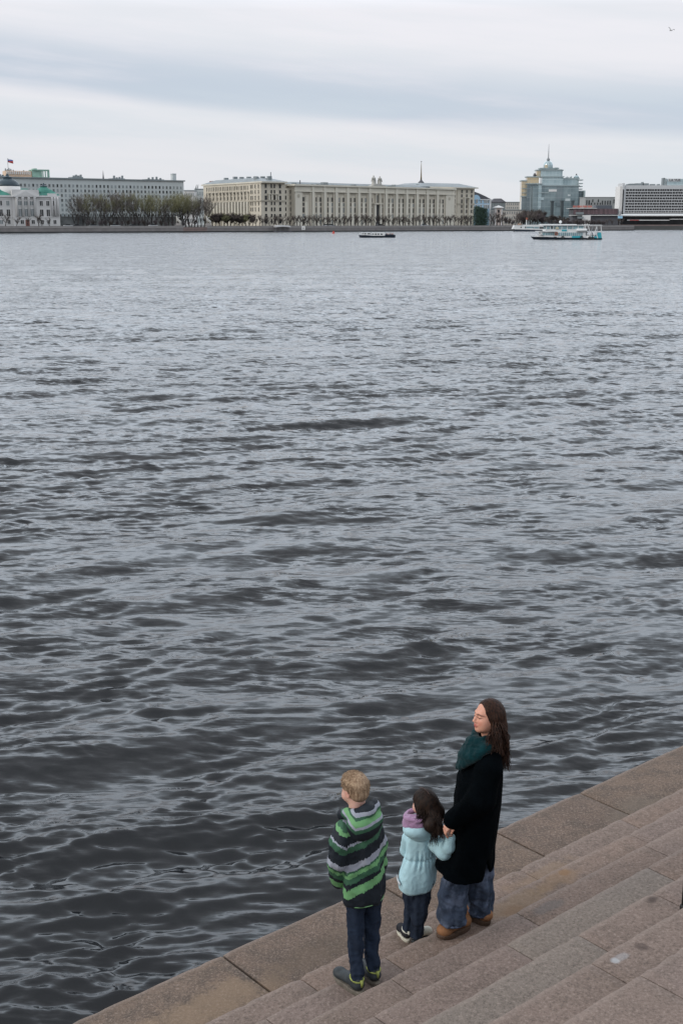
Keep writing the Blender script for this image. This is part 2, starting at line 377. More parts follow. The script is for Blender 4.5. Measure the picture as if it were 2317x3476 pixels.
TINT = {1: [G_WARM, G_PINK, G_WARM, G_PINK], 2: [G_DULL, G_WARM, G_DULL, G_PINK], 3: [G_PINK, G_DULL, G_WARM, G_PINK], 4: [G_PINK, G_DULL, G_GREY, G_DULL],
        5: [G_GREY, G_PINK, G_GREY, G_DULL, G_PINK], 6: [G_PINK, G_PINK, G_DULL, G_PINK], 7: [G_PINK, G_DULL, G_DULL, G_PINK]}
TINT[5] = [G_PINK, G_GREY, G_GREY, G_PINK, G_DULL]
SPECIAL = [(4, 1950, 3080, G_GREY), (5, 1700, 3330, G_GREY), (4, 1500, 3330, G_DULL), (4, 2250, 2920, G_WARM), (5, 2100, 3100, G_PINK), (5, 2260, 3010, G_DULL), (6, 1900, 3350, G_PINK), (6, 2150, 3200, G_PINK)]
for k in range(0, 16):
    js = sorted(s_of(x, y, k) for x, y in JO.get(k, []))
    if not js: js = [4.0 + rs.uniform(-1, 1)]
    st = 1.75 if k == 0 else 2.3
    while js[0] > -5: js.insert(0, js[0] - st * rs.uniform(.9, 1.1))
    while js[-1] < 26: js.append(js[-1] + st * rs.uniform(.9, 1.1))
    for i in range(len(js) - 1):
        if k == 0: m_ = G_LEDGE[i % 2]
        else: m_ = TINT.get(k, [G_PINK, G_DULL, G_WARM])[i % len(TINT.get(k, [0, 0, 0]))]
        for (kk, qx, qy, gm) in SPECIAL:
            if kk == k and js[i] < s_of(qx, qy, kk) < js[i + 1]: m_ = gm
        block(k, js[i], js[i + 1], m_, 'edge_block' if k == 0 else 'step_block')
# landing at the head of the steps
mb = MB(); zt = stepz(16); n1 = NOSE[16]
P = [DD * -8 + NN * n1, DD * 30 + NN * n1, DD * 30 + NN * (n1 - 16), DD * -8 + NN * (n1 - 16)][::-1]
mb.prism([tuple(p) for p in P], -1.5, zt); tag(mb.build('pavement', G_DULL), kind='structure')

def post():
    p = onz(2321, 3084, stepz(5)); o = empty('metal_post', tuple(p), 'thin black metal post cut off by the right edge of the photo, on the steps', 'post')
    h = 0.27; q = MB(); q.lathe((0, 0, 0), [(.021, 0), (.019, h), (.012, h + .01)], 12); q.build('shaft', mat('black_iron', (.012, .012, .013), .5, .2, 20), o, True)
    q = MB(); q.lathe((0, 0, 0), [(.030, 0), (.028, .02), (.021, .028)], 12); q.build('base_collar', mat('black_iron_base', (.015, .015, .015), .5, .2, 20), o)
post()

# ---------------------------------------------------------------- far bank: ground and embankment
STREET = 2.2
QS, QY = 0.45, 620.0
def qpt(px, off=0.0, Yc=QY, sl=QS):                      # point of the quay line (moved back by off) seen in column px
    t = (px - CX) / F_PX / cp
    t = ray(px, 748.5)[0] / ray(px, 748.5)[1]
    Y = (Yc + off) / (1 - sl * t); return np.array([t * Y, Y])
def at(px, Y): d = ray(px, 748.5); return np.array([d[0] / d[1] * Y, Y])
def zp(py, Y): return float(ony(CX, py, Y)[2])
class Face:
    """vertical plane between two ground points; local x along it, y into the building, z up"""
    def __init__(s, p0, p1, origin):
        s.p0 = np.array(p0, float); s.p1 = np.array(p1, float); s.o = np.array(origin, float)
        d = s.p1 - s.p0; s.W = float(np.linalg.norm(d)); s.u = d / s.W; s.n = np.array([-s.u[1], s.u[0]]); s.ang = math.atan2(s.u[1], s.u[0])
    def pt(s, x, y, z):
        p = s.p0 + s.u * x + s.n * y; return (p[0] - s.o[0], p[1] - s.o[1], z - s.o[2])
    def x(s, px):                                         # where column px meets the face
        d = ray(px, 748.5); t = d[0] / d[1]
        # p0x + u x * k = t*(p0y + u y * k)
        return float((t * s.p0[1] - s.p0[0]) / (s.u[0] - t * s.u[1]))
    def Y(s, px): return float(s.p0[1] + s.u[1] * s.x(px))
    def z(s, px, py): return zp(py, s.Y(px))
def fbox(mb, F, x0, x1, y0, y1, z0, z1, mi=0):
    P = [(x0, y0, z0), (x1, y0, z0), (x1, y1, z0), (x0, y1, z0), (x0, y0, z1), (x1, y0, z1), (x1, y1, z1), (x0, y1, z1)]
    return mb.add([F.pt(*p) for p in P], [(0, 3, 2, 1), (4, 5, 6, 7), (0, 1, 5, 4), (1, 2, 6, 5), (2, 3, 7, 6), (3, 0, 4, 7)], mi)
def fpoly(mb, F, poly, y0, y1, mi=0):                    # poly in face x,z ; extruded in depth
    n = len(poly)
    return mb.add([F.pt(x, y0, z) for x, z in poly] + [F.pt(x, y1, z) for x, z in poly],
                  [tuple(range(n)), tuple(range(2 * n - 1, n - 1, -1))] + [((i + 1) % n, i, n + i, n + (i + 1) % n) for i in range(n)], mi)
def hip(mb, F, x0, x1, y0, y1, z0, h, inset, mi=0):
    P = [(x0, y0, z0), (x1, y0, z0), (x1, y1, z0), (x0, y1, z0), (x0 + inset, y0 + inset, z0 + h), (x1 - inset, y0 + inset, z0 + h), (x1 - inset, y1 - inset, z0 + h), (x0 + inset, y1 - inset, z0 + h)]
    return mb.add([F.pt(*p) for p in P], [(0, 3, 2, 1), (4, 5, 6, 7), (0, 1, 5, 4), (1, 2, 6, 5), (2, 3, 7, 6), (3, 0, 4, 7)], mi)

m_white = mat('white_plaster', (.58, .57, .56), .85, .06, .15)
m_trimw = mat('white_trim', (.66, .65, .64), .8, .05, .2)
m_grey = mat('grey_render', (.47, .50, .50), .85, .06, .08)
m_cream = mat('cream_stone', (.53, .485, .405), .85, .07, .10)
m_creamd = mat('cream_stone_worn', (.41, .375, .31), .85, .10, .12)
m_creaml = mat('cream_pilaster', (.60, .565, .485), .85, .06, .10)
m_roofg = mat('grey_metal_roof', (.20, .225, .235), .5, .15, .15)
m_roofd = mat('dark_roof', (.085, .085, .095), .6, .2, .2)
m_green = mat('green_copper_roof', (.055, .205, .165), .6, .2, .2)
m_dome = mat('dark_green_dome', (.035, .055, .070), .4, .2, .3)
m_brick = mat('red_brick', (.20, .10, .085), .9, .15, .5)
m_glassd = mat('dark_window_glass', (.016, .018, .021), .2, .5, .13, spec=.35)
m_glassm = mat('pale_window_glass', (.16, .19, .20), .10, .5, .17, spec=.9)
m_wfr = mat('window_frame', (.50, .50, .48), .6, .05)
m_darkm = mat('dark_metal', (.04, .042, .045), .5, .2)
m_stone = mat('embankment_granite', (.215, .20, .195), .85, .16, .35)
m_stonel = mat('parapet_granite', (.285, .27, .262), .85, .12, .4)
m_stonep = mat('pinkish_embankment_granite', (.24, .185, .17), .85, .14, .3)
m_wet = mat('wet_stone', (.028, .032, .034), .4, .3, .5)
m_ground = mat('far_ground', (.12, .12, .115), .95, .2, .02)
m_lawn = mat('asphalt_road', (.06, .06, .062), .95, .2, .05)
m_blue = mat('pale_blue_plaster', (.33, .49, .62), .85, .05, .15)
m_pole = mat('grey_pole', (.22, .23, .24), .5, .1)
m_stat = mat('weathered_statue_stone', (.42, .41, .38), .85, .15, .8)
m_beige = mat('beige_block', (.47, .44, .40), .85, .08, .1)

mb = MB()
far = []
A0 = at(-2600, 280); L0 = qpt(-1500, 0.6); R0 = qpt(2152, 0.6); R1 = at(2152, 752); R2 = at(4200, 900)
mb.prism([tuple(p) for p in (L0, R0, R1, R2, (2500, 3800), (-2500, 3800))], -3, STREET)
tag(mb.build('far_bank_ground', m_ground), kind='structure')
# road along the water
mb = MB(); a, b = qpt(-1200, 6), qpt(2152, 6); c_, d_ = qpt(2152, 16), qpt(-1200, 16)
mb.prism([tuple(p) for p in (a, b, c_, d_)], STREET, STREET + .004); tag(mb.build('road', m_lawn), kind='structure')

def wall(name, px0, px1, ztop, label, matf=m_stone, matp=m_stonel, p0=None, p1=None):
    a = qpt(px0) if p0 is None else p0; b = qpt(px1) if p1 is None else p1
    o = empty(name, (a[0], a[1], 0), label, 'embankment wall'); F = Face(a, b, (a[0], a[1], 0))
    m1 = MB(); fbox(m1, F, 0, F.W, 0.0, 1.6, -2.5, ztop - 0.95); m1.build('wall_face', matf, o)
    m2 = MB(); fbox(m2, F, 0, F.W, -.14, 1.5, ztop - .95, ztop - .78); m2.build('string_course', matp, o)
    m3 = MB(); fbox(m3, F, 0, F.W, .05, .6, ztop - .78, ztop - .12); n = int(F.W / 9)
    for i in range(n + 1): x = min(i * 9, F.W - .5); fbox(m3, F, x, x + .5, -.02, .66, ztop - .78, ztop - .10)
    fbox(m3, F, 0, F.W, -.03, .68, ztop - .12, ztop); m3.build('parapet', matp, o)
    m4 = MB(); fbox(m4, F, 0, F.W, -.04, .1, -2.0, .50); m4.build('tide_mark', m_wet, o)
    return o, F
wall('embankment_wall', -1500, 622, 2.95, 'grey granite river wall left of the twin statues, below the white palace')
wall('embankment_wall', 622, 702, 2.25, 'low tan granite landing between the two quayside statues', m_stonep, m_stonep)
wall('embankment_wall', 702, 2152, 2.85, 'long grey granite river wall under the row of pollarded trees and cream building')
wall('embankment_wall', 0, 0, 2.9, 'pinkish river wall at the far right below the white hotel', m_stonep, m_stonep, at(2100, 752), at(4200, 900))
def window_mesh(w, h, glass, fr=.16, mull=True, name='window'):
    m1 = MB()
    m1.box(-w / 2, w / 2, -.06, .05, 0, h, 1)
    m1.box(-w / 2 - fr, -w / 2, -.12, .05, -fr, h + fr, 0); m1.box(w / 2, w / 2 + fr, -.12, .05, -fr, h + fr, 0)
    m1.box(-w / 2, w / 2, -.12, .05, h, h + fr, 0); m1.box(-w / 2 - fr * 1.3, w / 2 + fr * 1.3, -.2, -.12, -fr, -fr * .2, 0)
    if mull: m1.box(-.06, .06, -.09, -.06, 0, h, 0)
    me = m1.mesh(name); return me
class Windows:
    """collects windows of one building: the first hundred (largest in view) as parts, the rest as one"""
    def __init__(s, root): s.r = root; s.L = []
    def add(s, F, x, z, w, h, wall_mat, glass, mull=True, y=0.0, name='window'): s.L.append((F, x, z, round(w, 2), round(h, 2), wall_mat, glass, mull, y, name))
    def done(s, limit=100):
        cache = {}
        s.L.sort(key=lambda q: -(q[3] * q[4]) / (q[0].p0[1] + q[0].u[1] * q[1]) ** 2)
        rest = MB(); rm = []
        for i, (F, x, z, w, h, wm, gl, mu, y, nm) in enumerate(s.L):
            k = (w, h, wm.name, gl.name, mu)
            if k not in cache:
                me = window_mesh(w, h, gl, mull=mu); me.materials.append(wm); me.materials.append(gl); cache[k] = me
            p = F.pt(x, y, z)
            if i < limit:
                o = bpy.data.objects.new(nm, cache[k]); col.objects.link(o); o.parent = s.r; o.location = p; o.rotation_euler = (0, 0, F.ang)
            else:
                me = cache[k]; ca, sa = math.cos(F.ang), math.sin(F.ang)
                for mm in (wm, gl):
                    if mm not in rm: rm.append(mm)
                vs = [(p[0] + v.co.x * ca - v.co.y * sa, p[1] + v.co.x * sa + v.co.y * ca, p[2] + v.co.z) for v in me.vertices]
                o0 = len(rest.v); rest.v += vs
                for pl in me.polygons:
                    rest.f.append(tuple(o0 + q for q in pl.vertices)); rest.mi.append(rm.index((wm, gl)[pl.material_index]))
        if rest.v: rest.build('window_rows', rm, s.r)['kind'] = 'stuff'
wr = random.Random(21)
def gl(pd=.7): return m_glassd if wr.random() < pd else m_glassm

# ---- white palace with green roofs, far left
def palace():
    Yc = 640; a = qpt(-29, 0, Yc); b = qpt(205, 0, Yc); o = empty('white_palace', (a[0], a[1], STREET), 'white two-storey palace with green roof, dark dome and columned pediment at the far left', 'palace')
    F = Face(a, b, (a[0], a[1], STREET)); W = F.W; Z = lambda py, px=90: F.z(px, py)
    zc = Z(669); D = 22
    m1 = MB(); fbox(m1, F, 0, W, 0, D, STREET, zc); m1.build('wall', m_white, o)
    m2 = MB(); fbox(m2, F, -.6, W + .6, -.7, D + .6, zc, zc + .75); fbox(m2, F, 0, W, -.25, 0, Z(738), Z(736)); fbox(m2, F, 0, W, -.2, 0, Z(676), Z(674)); m2.build('cornice', m_trimw, o)
    x0, x1 = F.x(46), F.x(134); xm = (x0 + x1) / 2
    m3 = MB(); fbox(m3, F, x0, x1, -.9, -.02, STREET, zc - .02); m3.build('portico', m_white, o)
    m4 = MB(); fbox(m4, F, x0 - .2, x1 + .2, -1.5, 5, zc + .02, Z(644)); m4.build('attic', m_white, o)
    m5 = MB(); fpoly(m5, F, [(x0 - .5, zc + .1), (x1 + .5, zc + .1), (xm, Z(645))], -2.1, -1.55); m5.build('pediment', m_trimw, o)
    m5 = MB(); fpoly(m5, F, [(x0 + 1.8, zc + .5), (x1 - 1.8, zc + .5), (xm, Z(649))], -2.16, -2.1); m5.build('tympanum', m_white, o)
    for px in (59, 66, 78, 99, 118, 121.5):
        pass
    for px in (60, 80, 100, 120):
        m6 = MB(); m6.lathe(F.pt(F.x(px), -1.3, STREET), [(.62, Z(733) - STREET), (.55, zc - STREET - 1), (.8, zc - STREET - .4), (.8, zc - STREET)], 10); m6.build('column', m_trimw, o, True)
    for px in (180, 190, 199):
        m6 = MB(); m6.lathe(F.pt(F.x(px), -.25, STREET), [(.55, Z(733) - STREET), (.48, zc - STREET - .8), (.6, zc - STREET)], 10); m6.build('column', m_trimw, o, True)
    r1 = MB(); hip(r1, F, x1 + .4, W + .3, -.3, D, zc + .75, 2.6, 3.2); hip(r1, F, -.3, x0 - .4, -.3, D, zc + .75, 2.6, 3.2); hip(r1, F, x0, x1, 5.1, D, zc + .75, 3.2, 3.0); r1.build('roof', m_green, o)
    # small corner cupola
    def cupola(px, wpx, y0, ytop, name, matd, capm):
        r = (F.x(px + wpx / 2) - F.x(px - wpx / 2)) / 2; zb = Z(y0); h = Z(ytop) - zb
        c = F.pt(F.x(px), r + 1.0, 0)
        m7 = MB(); m7.lathe((c[0], c[1], zb - STREET), [(r, 0), (r * .97, h * .22), (r * .85, h * .5), (r * .62, h * .75), (r * .42, h * .84), (r * .40, h)], 20); d_ = m7.build(name, matd, o, True)
        m8 = MB(); m8.lathe((c[0], c[1], Z(ytop) - STREET), [(r * .43, 0), (r * .43, h * .10), (r * .2, h * .2), (r * .05, h * .5)], 12); m8.build('dome_cap', capm, d_)
        c2 = MB(); c2.lathe((c[0], c[1], zc - STREET), [(r * 1.02, 0), (r * 1.02, zb - zc)], 20); c2.build('drum', m_trimw, o, True)
    cupola(162, 60, 657, 632, 'dome', m_green, m_dome)
    cupola(43, 82, 632, 603, 'dome', m_dome, m_dome)
    cupola(4, 46, 657, 640, 'dome', m_green, m_dome)
    tb = MB(); fbox(tb, F, F.x(166), F.x(197), -.6, .4, zc + .75, Z(656)); m9 = tb.build('balustrade', m_trimw, o)
    ws = Windows(o)
    for px in (-15, 6, 25 + 6, 144, 166, 187):
        x = F.x(px); ws.add(F, x, Z(698), 1.35, Z(682) - Z(698), m_trimw, gl(.7)); ws.add(F, x, Z(734), 1.5, Z(711) - Z(734), m_trimw, gl()); ws.add(F, x, Z(760), 1.3, Z(747) - Z(760), m_trimw, gl())
    for px in (70, 90, 110):
        x = F.x(px); ws.add(F, x, Z(697), 1.7, Z(683) - Z(697), m_trimw, m_glassm, y=-.9); ws.add(F, x, Z(734), 1.6, Z(709) - Z(734), m_trimw, gl(), y=-.9); 
    for px in (75, 112): ws.add(F, F.x(px), Z(760), 1.4, Z(747) - Z(760), m_trimw, gl(), y=-.9)
    ws.done()
    dr = MB(); fbox(dr, F, F.x(93) - .9, F.x(93) + .9, -1.0, -.9, STREET, Z(746)); dr.build('door', m_brick, o)
palace()

# ---- long grey office block behind
def office():
    a, b = at(-70, 634), at(627, 704); o = empty('office_building', (a[0], a[1], STREET), 'long pale grey office block with rows of narrow windows behind the bare trees', 'building')
    F = Face(a, b, (a[0], a[1], STREET)); zt = F.z(400, 611.5)
    m1 = MB(); fbox(m1, F, 0, F.W, 0, 20, STREET + 6.2, zt); m1.build('wall', m_grey, o)
    g = MB(); fbox(g, F, .3, F.W - .3, .4, 19, STREET, STREET + 6.2); g.build('glazed_ground_floor', mat('ground_floor_glazing', (.07, .075, .08), .3, .6, .12, color2=(.20, .21, .21)), o)
    c_ = MB(); fbox(c_, F, -.5, F.W + .6, -.8, 20.5, zt, zt + .6); c_.build('cornice', m_roofg, o)
    x = F.x(198); n = 34; x1 = F.x(620); dx = (x1 - x) / (n - .5); ws = Windows(o); zs = F.z(400, 628.5); rowh = (F.z(400, 628.5) - F.z(400, 740)) / 7.0
    p = MB()
    i = -17
    while i < n:
        xx = x + dx * (i + .25)
        if 0 < xx < F.W - 1.5:
            for r in range(7): 
                z = zs - rowh * (r + .62)
                dark = (r == 0 and i in (10, 11, 12, 23, 24, 25, 26, 27)) or (r == 1 and i in (17, 18, 19, 27, 28, 29)) or wr.random() < .12
                if dark: ws.add(F, xx, z, dx * .42, rowh * .60, m_grey, m_glassd, False)
                else: ws.add(F, xx, z, dx * .44, rowh * .58, m_grey, m_glassm if wr.random() < .5 else m_glassd, True)
        i += 1
    ws.done()
    for px, w, y0 in ((280, 38, 600), (418, 46, 605), (541, 68, 608), (15, 40, 596)):
        rr = MB(); zz = F.z(px, y0); x = F.x(px)
        fbox(rr, F, x - w * .08, x + w * .08, 3, 8, zt + .6, zz)
        for k in range(4): q = x + (k - 1.5) * w * .035; fbox(rr, F, q, q + .8, 4, 5, zz, zz + wr.uniform(.4, 1.6))
        rr.build('roof_plant', m_roofg, o)
    ch = MB(); x = F.x(612); fbox(ch, F, x - 1.1, x + 1.1, 5, 7.2, zt + .6, F.z(612, 588)); fbox(ch, F, x - 1.3, x + 1.3, 4.8, 7.4, F.z(612, 590), F.z(612, 589)); ch.build('chimney', m_grey, o)
    sp_ = MB(); x = F.x(374.5); q = F.pt(x, 6, zt); sp_.lathe(q, [(.55, 0), (.3, 2.2), (.05, 5.0)], 8); sp_.build('spire', m_roofd, o)
office()
def roof_pavilion():
    a, b = at(30, 690), at(176, 700); o = empty('rooftop_pavilion', (a[0], a[1], STREET), 'sunlit long attic with green copper end pavilion showing above the grey office roof', 'building')
    F = Face(a, b, (a[0], a[1], STREET)); z0 = F.z(90, 615)
    m_lit = mat('sunlit_plaster', (.62, .46, .34), .8, .1, .3)  # warm sunlight put into the plaster colour
    w_ = MB(); fbox(w_, F, 0, F.x(117), 0, 9, STREET, F.z(80, 580)); w_.build('wall', m_lit, o)
    for i in range(13):
        x = F.x(34 + i * 6.4); c_ = MB(); c_.lathe(F.pt(x, -.4, F.z(80, 592)), [(.3, 0), (.3, F.z(80, 582) - F.z(80, 592))], 8); c_.build('column', m_trimw, o)
    p = MB(); fbox(p, F, F.x(119), F.x(176), -.6, 9, STREET, F.z(150, 601)); fbox(p, F, F.x(119), F.x(176), -.8, 9, F.z(150, 579), F.z(150, 575.5)); fbox(p, F, F.x(119), F.x(152), 0, 8, F.z(150, 601), F.z(150, 577)); 
    for px in (155, 163, 171, 175): x = F.x(px); fbox(p, F, x - .25, x + .25, -.5, .3, F.z(150, 601), F.z(150, 579))
    fbox(p, F, F.x(125), F.x(136), 0, 6, F.z(150, 575.5), F.z(150, 572)); p.build('green_pavilion', mat('verdigris_plaster', (.27, .42, .35), .8, .2, .4), o)
    for px, py in ((31, 571), (37, 574), (43, 570), (49, 573), (57, 576), (92, 577)):
        s_ = MB(); q = F.pt(F.x(px), 1, F.z(80, 580)); h = F.z(80, py) - F.z(80, 580); s_.lathe(q, [(.35, 0), (.45, h * .3), (.22, h * .55), (.38, h * .7), (.12, h * .85), (.16, h)], 7); s_.build('roof_statue', m_roofg, o)
roof_pavilion()
def flag():
    Y = 688; a = at(39, Y); o = empty('flagpole', (a[0], a[1], zp(578, Y)), 'flagpole flying a white, blue and red flag above the far left roofs', 'flag')
    p = MB(); p.tube([(0, 0, 0), (0, 0, zp(537, Y) - zp(578, Y))], .12, 6); p.build('pole', m_pole, o)
    h = zp(538, Y) - zp(578, Y); mf = bpy.data.materials.new('flag_cloth'); mf.use_nodes = True; t = NT(mf.node_tree); bs = t.n['Principled BSDF']
    cz = t.sep(t.new('ShaderNodeTexCoord').outputs['Generated'])[2]
    t.l.new(t.ramp(cz, [(0, (.50, .07, .05)), (.50, (.10, .13, .34)), (.78, (.6, .6, .6))], 'CONSTANT'), bs.inputs['Base Color']); bs.inputs['Roughness'].default_value = .9
    f = MB(); n = 8; vs = []
    for i in range(n + 1):
        x = i * .36; dz = -.11 * i; w = .22 * math.sin(i * 1.2)
        vs += [(x, w, h - 1.9 + dz * .9), (x, w + .05, h + dz)]
    f.add(vs, [(2 * i, 2 * i + 2, 2 * i + 3, 2 * i + 1) for i in range(n)]); ob = f.build('flag', mf, o, True)
    so = ob.modifiers.new('thick', 'SOLIDIFY'); so.thickness = .04
flag()

# ---- distant low buildings in the gap
def distant_block(pxl, pxr, Y, ytop, matw, label, nx=5, nz=3, roof=None, name='distant_building', glass=m_glassm):
    a, b = at(pxl, Y), at(pxr, Y); o = empty(name, (a[0], a[1], STREET), label, 'building'); F = Face(a, b, (a[0], a[1], STREET)); zt = zp(ytop, Y)
    m1 = MB(); fbox(m1, F, 0, F.W, 0, 14, STREET, zt); m1.build('wall', matw, o)
    r = MB(); fbox(r, F, -.4, F.W + .4, -.4, 14.4, zt, zt + .5)
    if roof: hip(r, F, -.3, F.W + .3, -.3, 14, zt + .5, roof, min(5, F.W * .3))
    r.build('roof', m_roofg if not roof else m_roofd, o)
    ws = Windows(o); hz = (zt - STREET) / nz
    for i in range(nx):
        for j in range(nz): ws.add(F, F.W * (i + .5) / nx, STREET + hz * (j + .3), F.W / nx * .4, hz * .45, matw, glass, False)
    ws.done(); return o, F, zt
distant_block(628, 662, 850, 648, m_white, 'low white building seen in the gap right of the grey office block', 6, 4)
o_, F_, zt_ = distant_block(664, 700, 900, 643, m_grey, 'pale flat building left of the cream block, with twin masts on its roof', 5, 4)
for q in (664.5, 670):
    p = MB(); x = F_.x(q); p.tube([F_.pt(x, 3, zt_), F_.pt(x + 1, 3, zp(626, 900))], [.5, .15], 6); p.build('mast', m_pole, o_)

# ---- the great cream building
def cream():
    pA, pB, pC, pD, pE, pF, pG, pH = at(693, 700), at(887, 640), at(968, 650), at(996, 657), at(1000, 653), at(1536, 742), at(1549, 752), at(1607, 760)
    o = empty('cream_building', (pB[0], pB[1], STREET), 'huge cream stone building with pilasters, portal and roof statues facing the river', 'building')
    og = (pB[0], pB[1], STREET); ws = Windows(o)
    F1 = Face(pA, pB, og); F2 = Face(pB, pC, og); F3 = Face(pC, pD, og); F4 = Face(pE, pF, og); F5 = Face(pF, pG, og); F6 = Face(pG, pH, og)
    z1 = zp(620, 640)
    # left wing as a prism
    def rel(p): return (p[0] - og[0], p[1] - og[1])
    back = [pC + (pA - pB) * 1.0 + np.array([0, 2.])]
    m1 = MB(); m1.prism([rel(p) for p in (pA, pB, pC, pC + (pA - pB))], 0, z1 - STREET); m1.build('wall', m_cream, o)
    bis = 1.5
    def grow(P, d):
        c0 = sum(P) / len(P); return [p + (p - c0) / np.linalg.norm(p - c0) * d for p in P]
    Pw = [pA, pB, pC, pC + (pA - pB)]
    m2 = MB(); m2.prism([rel(p) for p in grow(Pw, 2.0)], z1 - STREET + .002, z1 - STREET + .7); m2.build('cornice', m_creaml, o)
    r = MB(); g1 = [rel(p) for p in grow(Pw, 1.6)]; g2 = [rel(p) for p in grow(Pw, -11)]; zz = z1 - STREET + .7
    r.add([(x, y, zz) for x, y in g1] + [(x, y, zz + 2.0) for x, y in g2], [(0, 3, 2, 1), (4, 5, 6, 7), (0, 1, 5, 4), (1, 2, 6, 5), (2, 3, 7, 6), (3, 0, 4, 7)]); r.build('roof', m_roofg, o)
    for px, y0 in ((725, 606), (755, 602), (776, 603), (800, 602), (823, 601), (846, 601), (868, 600), (905, 602), (938, 607)):
        Fx = F1 if px < 887 else F2; c_ = MB(); x = Fx.x(px); fbox(c_, Fx, x - .9, x + .9, 7, 9, z1, zp(y0 - 3, Fx.Y(px))); c_.build('chimney', m_roofg, o)
    c_ = MB(); fbox(c_, F1, F1.x(697), F1.x(725), 3, 9, z1, zp(613, 690)); c_.build('brick_plant_room', m_brick, o)
    c_ = MB(); q = F1.pt(F1.x(867), 9, z1 + 3); c_.tube([q, (q[0], q[1], zp(583, 645) - STREET)], .25, 6); c_.build('mast', m_pole, o)
    W = F1.W; zband = zp(682, 655); 
    bd = MB(); fbox(bd, F1, 0, W + .4, -.4, 0, zband - .4, zband + .3); fbox(bd, F2, -.4, F2.W, -.4, 0, zband - .4, zband + .3); bd.build('string_course', m_creamd, o)
    # left face: columns below, paired windows above
    pxs = np.linspace(712, 846, 14)
    rec = MB(); fbox(rec, F1, F1.x(704), F1.x(846), -.05, .0, zp(735, 660), zband - .5); rec.build('loggia', m_creamd, o)
    for i in range(14):
        x0 = F1.x(pxs[i]); c_ = MB(); fbox(c_, F1, x0 - .55, x0 + .55, -1.2, -.06, STREET, zband - .41); c_.build('column', m_creaml, o)
        if i < 13:
            xm = F1.x((pxs[i] + pxs[i + 1]) / 2); ws.add(F1, xm, zp(698, 660), 1.2, 2.4, m_creamd, m_glassd, False, -.05); ws.add(F1, xm, zp(718, 660), 1.2, 2.4, m_creamd, m_glassd, False, -.05)
    for i, px in enumerate(np.arange(708, 850, 11.9)):
        for yy, h in ((645, 2.0), (662, 1.8), (678, 1.6)):
            for d in (-1.2, 1.2): ws.add(F1, F1.x(px) + d, zp(yy, 660), .8, h, m_cream, m_glassd, False)
        c_ = MB(); x = F1.x(px + 6); fbox(c_, F1, x - .8, x + .8, -1.0, 0, zp(655, 660) - .01, zp(655, 660) + .5); fbox(c_, F1, x - .5, x + .5, -.45, 0, zband + .31, zp(655, 660) - .02); c_.build('balcony_pilaster', m_creamd, o)
    for px in (853, 858.5, 868, 879):
        for yy, h in ((639, 1.9), (657, 1.7), (679, 2.1), (697, 1.8), (717, 1.9)): ws.add(F1, F1.x(px), zp(yy, 643), .95, h, m_cream, m_glassd, False)
    # right face of left wing
    for px in (903, 927, 951):
        for yy, h, w in ((638, 1.9, 1.3), (657, 1.7, 1.3), (680, 2.3, 1.5), (696, 1.6, 1.4), (717, 1.9, 1.4), (737, 1.6, 1.4), (759, 2.3, 1.8)):
            dd = (-.95, .95) if px == 927 else (0,)
            for d in dd: ws.add(F2, F2.x(px) + d, zp(yy, 645), w if px != 927 else 1.0, h, m_cream, m_glassd, False)
    bl = MB(); xa, xb = F2.x(910), F2.x(945); 
    for px in (912, 921, 935, 943): fbox(bl, F2, F2.x(px) - .3, F2.x(px) + .3, -.9, -.42, zband + .3, zp(660, 645))
    fbox(bl, F2, xa, xb, -1.1, -.0, zp(660, 645), zp(658.5, 645)); bl.build('balcony_frame', m_creaml, o)
    # joining bay
    z3 = zp(640, 655); m1 = MB(); fbox(m1, F3, -.2, F3.W, .2, 30, STREET, z3); m1.build('wall', m_cream, o)
    m1 = MB(); fbox(m1, F3, -.2, F3.W + .5, 2.2, 30, z3, zp(626, 655)); m1.build('roof_room', m_creamd, o)
    for px in (968.5, 985):
        for yy, h in ((657, 1.6), (678, 2.0), (695, 1.5), (716, 1.8), (735, 1.6)): ws.add(F3, F3.x(px) + .6, zp(yy, 655), 1.25, h, m_cream, m_glassd, False, .2)
    # long centre
    z4 = F4.z(1000, 630.5); W = F4.W
    m1 = MB(); fbox(m1, F4, 0, W, 0, 26, STREET, z4); m1.build('wall', m_cream, o)
    m2 = MB(); fbox(m2, F4, -1.2, W + 1.2, -1.6, 26, z4, z4 + .8); fbox(m2, F4, -.5, W + .5, -1.0, 0, z4 - 2.9, z4 - 2.5); m2.build('cornice', m_creaml, o)
    fz = MB(); fbox(fz, F4, -.1, W + .1, -.55, -.01, z4 - 2.49, z4 - .01); fz.build('frieze', m_creaml, o)
    bpx = [1023, 1059.5, 1099, 1138, 1176.5, 1214, 1251, 1306, 1341.5, 1376, 1411, 1445.5, 1479.5, 1509]
    x0 = F4.x(1023); x1 = F4.x(1509)
    for qa, qb in ((0, x0), (x1, W)): ends = MB(); fbox(ends, F4, qa, qb, -.6, -.02, STREET, z4 - 2.91); ends.build('corner_bay', m_creaml, o)
    for px in (1011, 1520):
        q = MB(); c0 = F4.pt(F4.x(px), -.62, z4 - 5.0); u = F4.u; vs = [(c0[0] + u[0] * .9 * math.cos(k * .52), c0[1] + u[1] * .9 * math.cos(k * .52), c0[2] + .9 * math.sin(k * .52)) for k in range(12)]
        vs += [(v[0] + u[1] * .12, v[1] - u[0] * .12, v[2]) for v in vs]; q.add(vs, [tuple(range(12))[::-1], tuple(range(12, 24))] + [(i, (i + 1) % 12, 12 + (i + 1) % 12, 12 + i) for i in range(12)]); q.build('medallion', m_creamd, o)
    F4p = Face(F4.p0 - F4.n * .0, F4.p1, og)
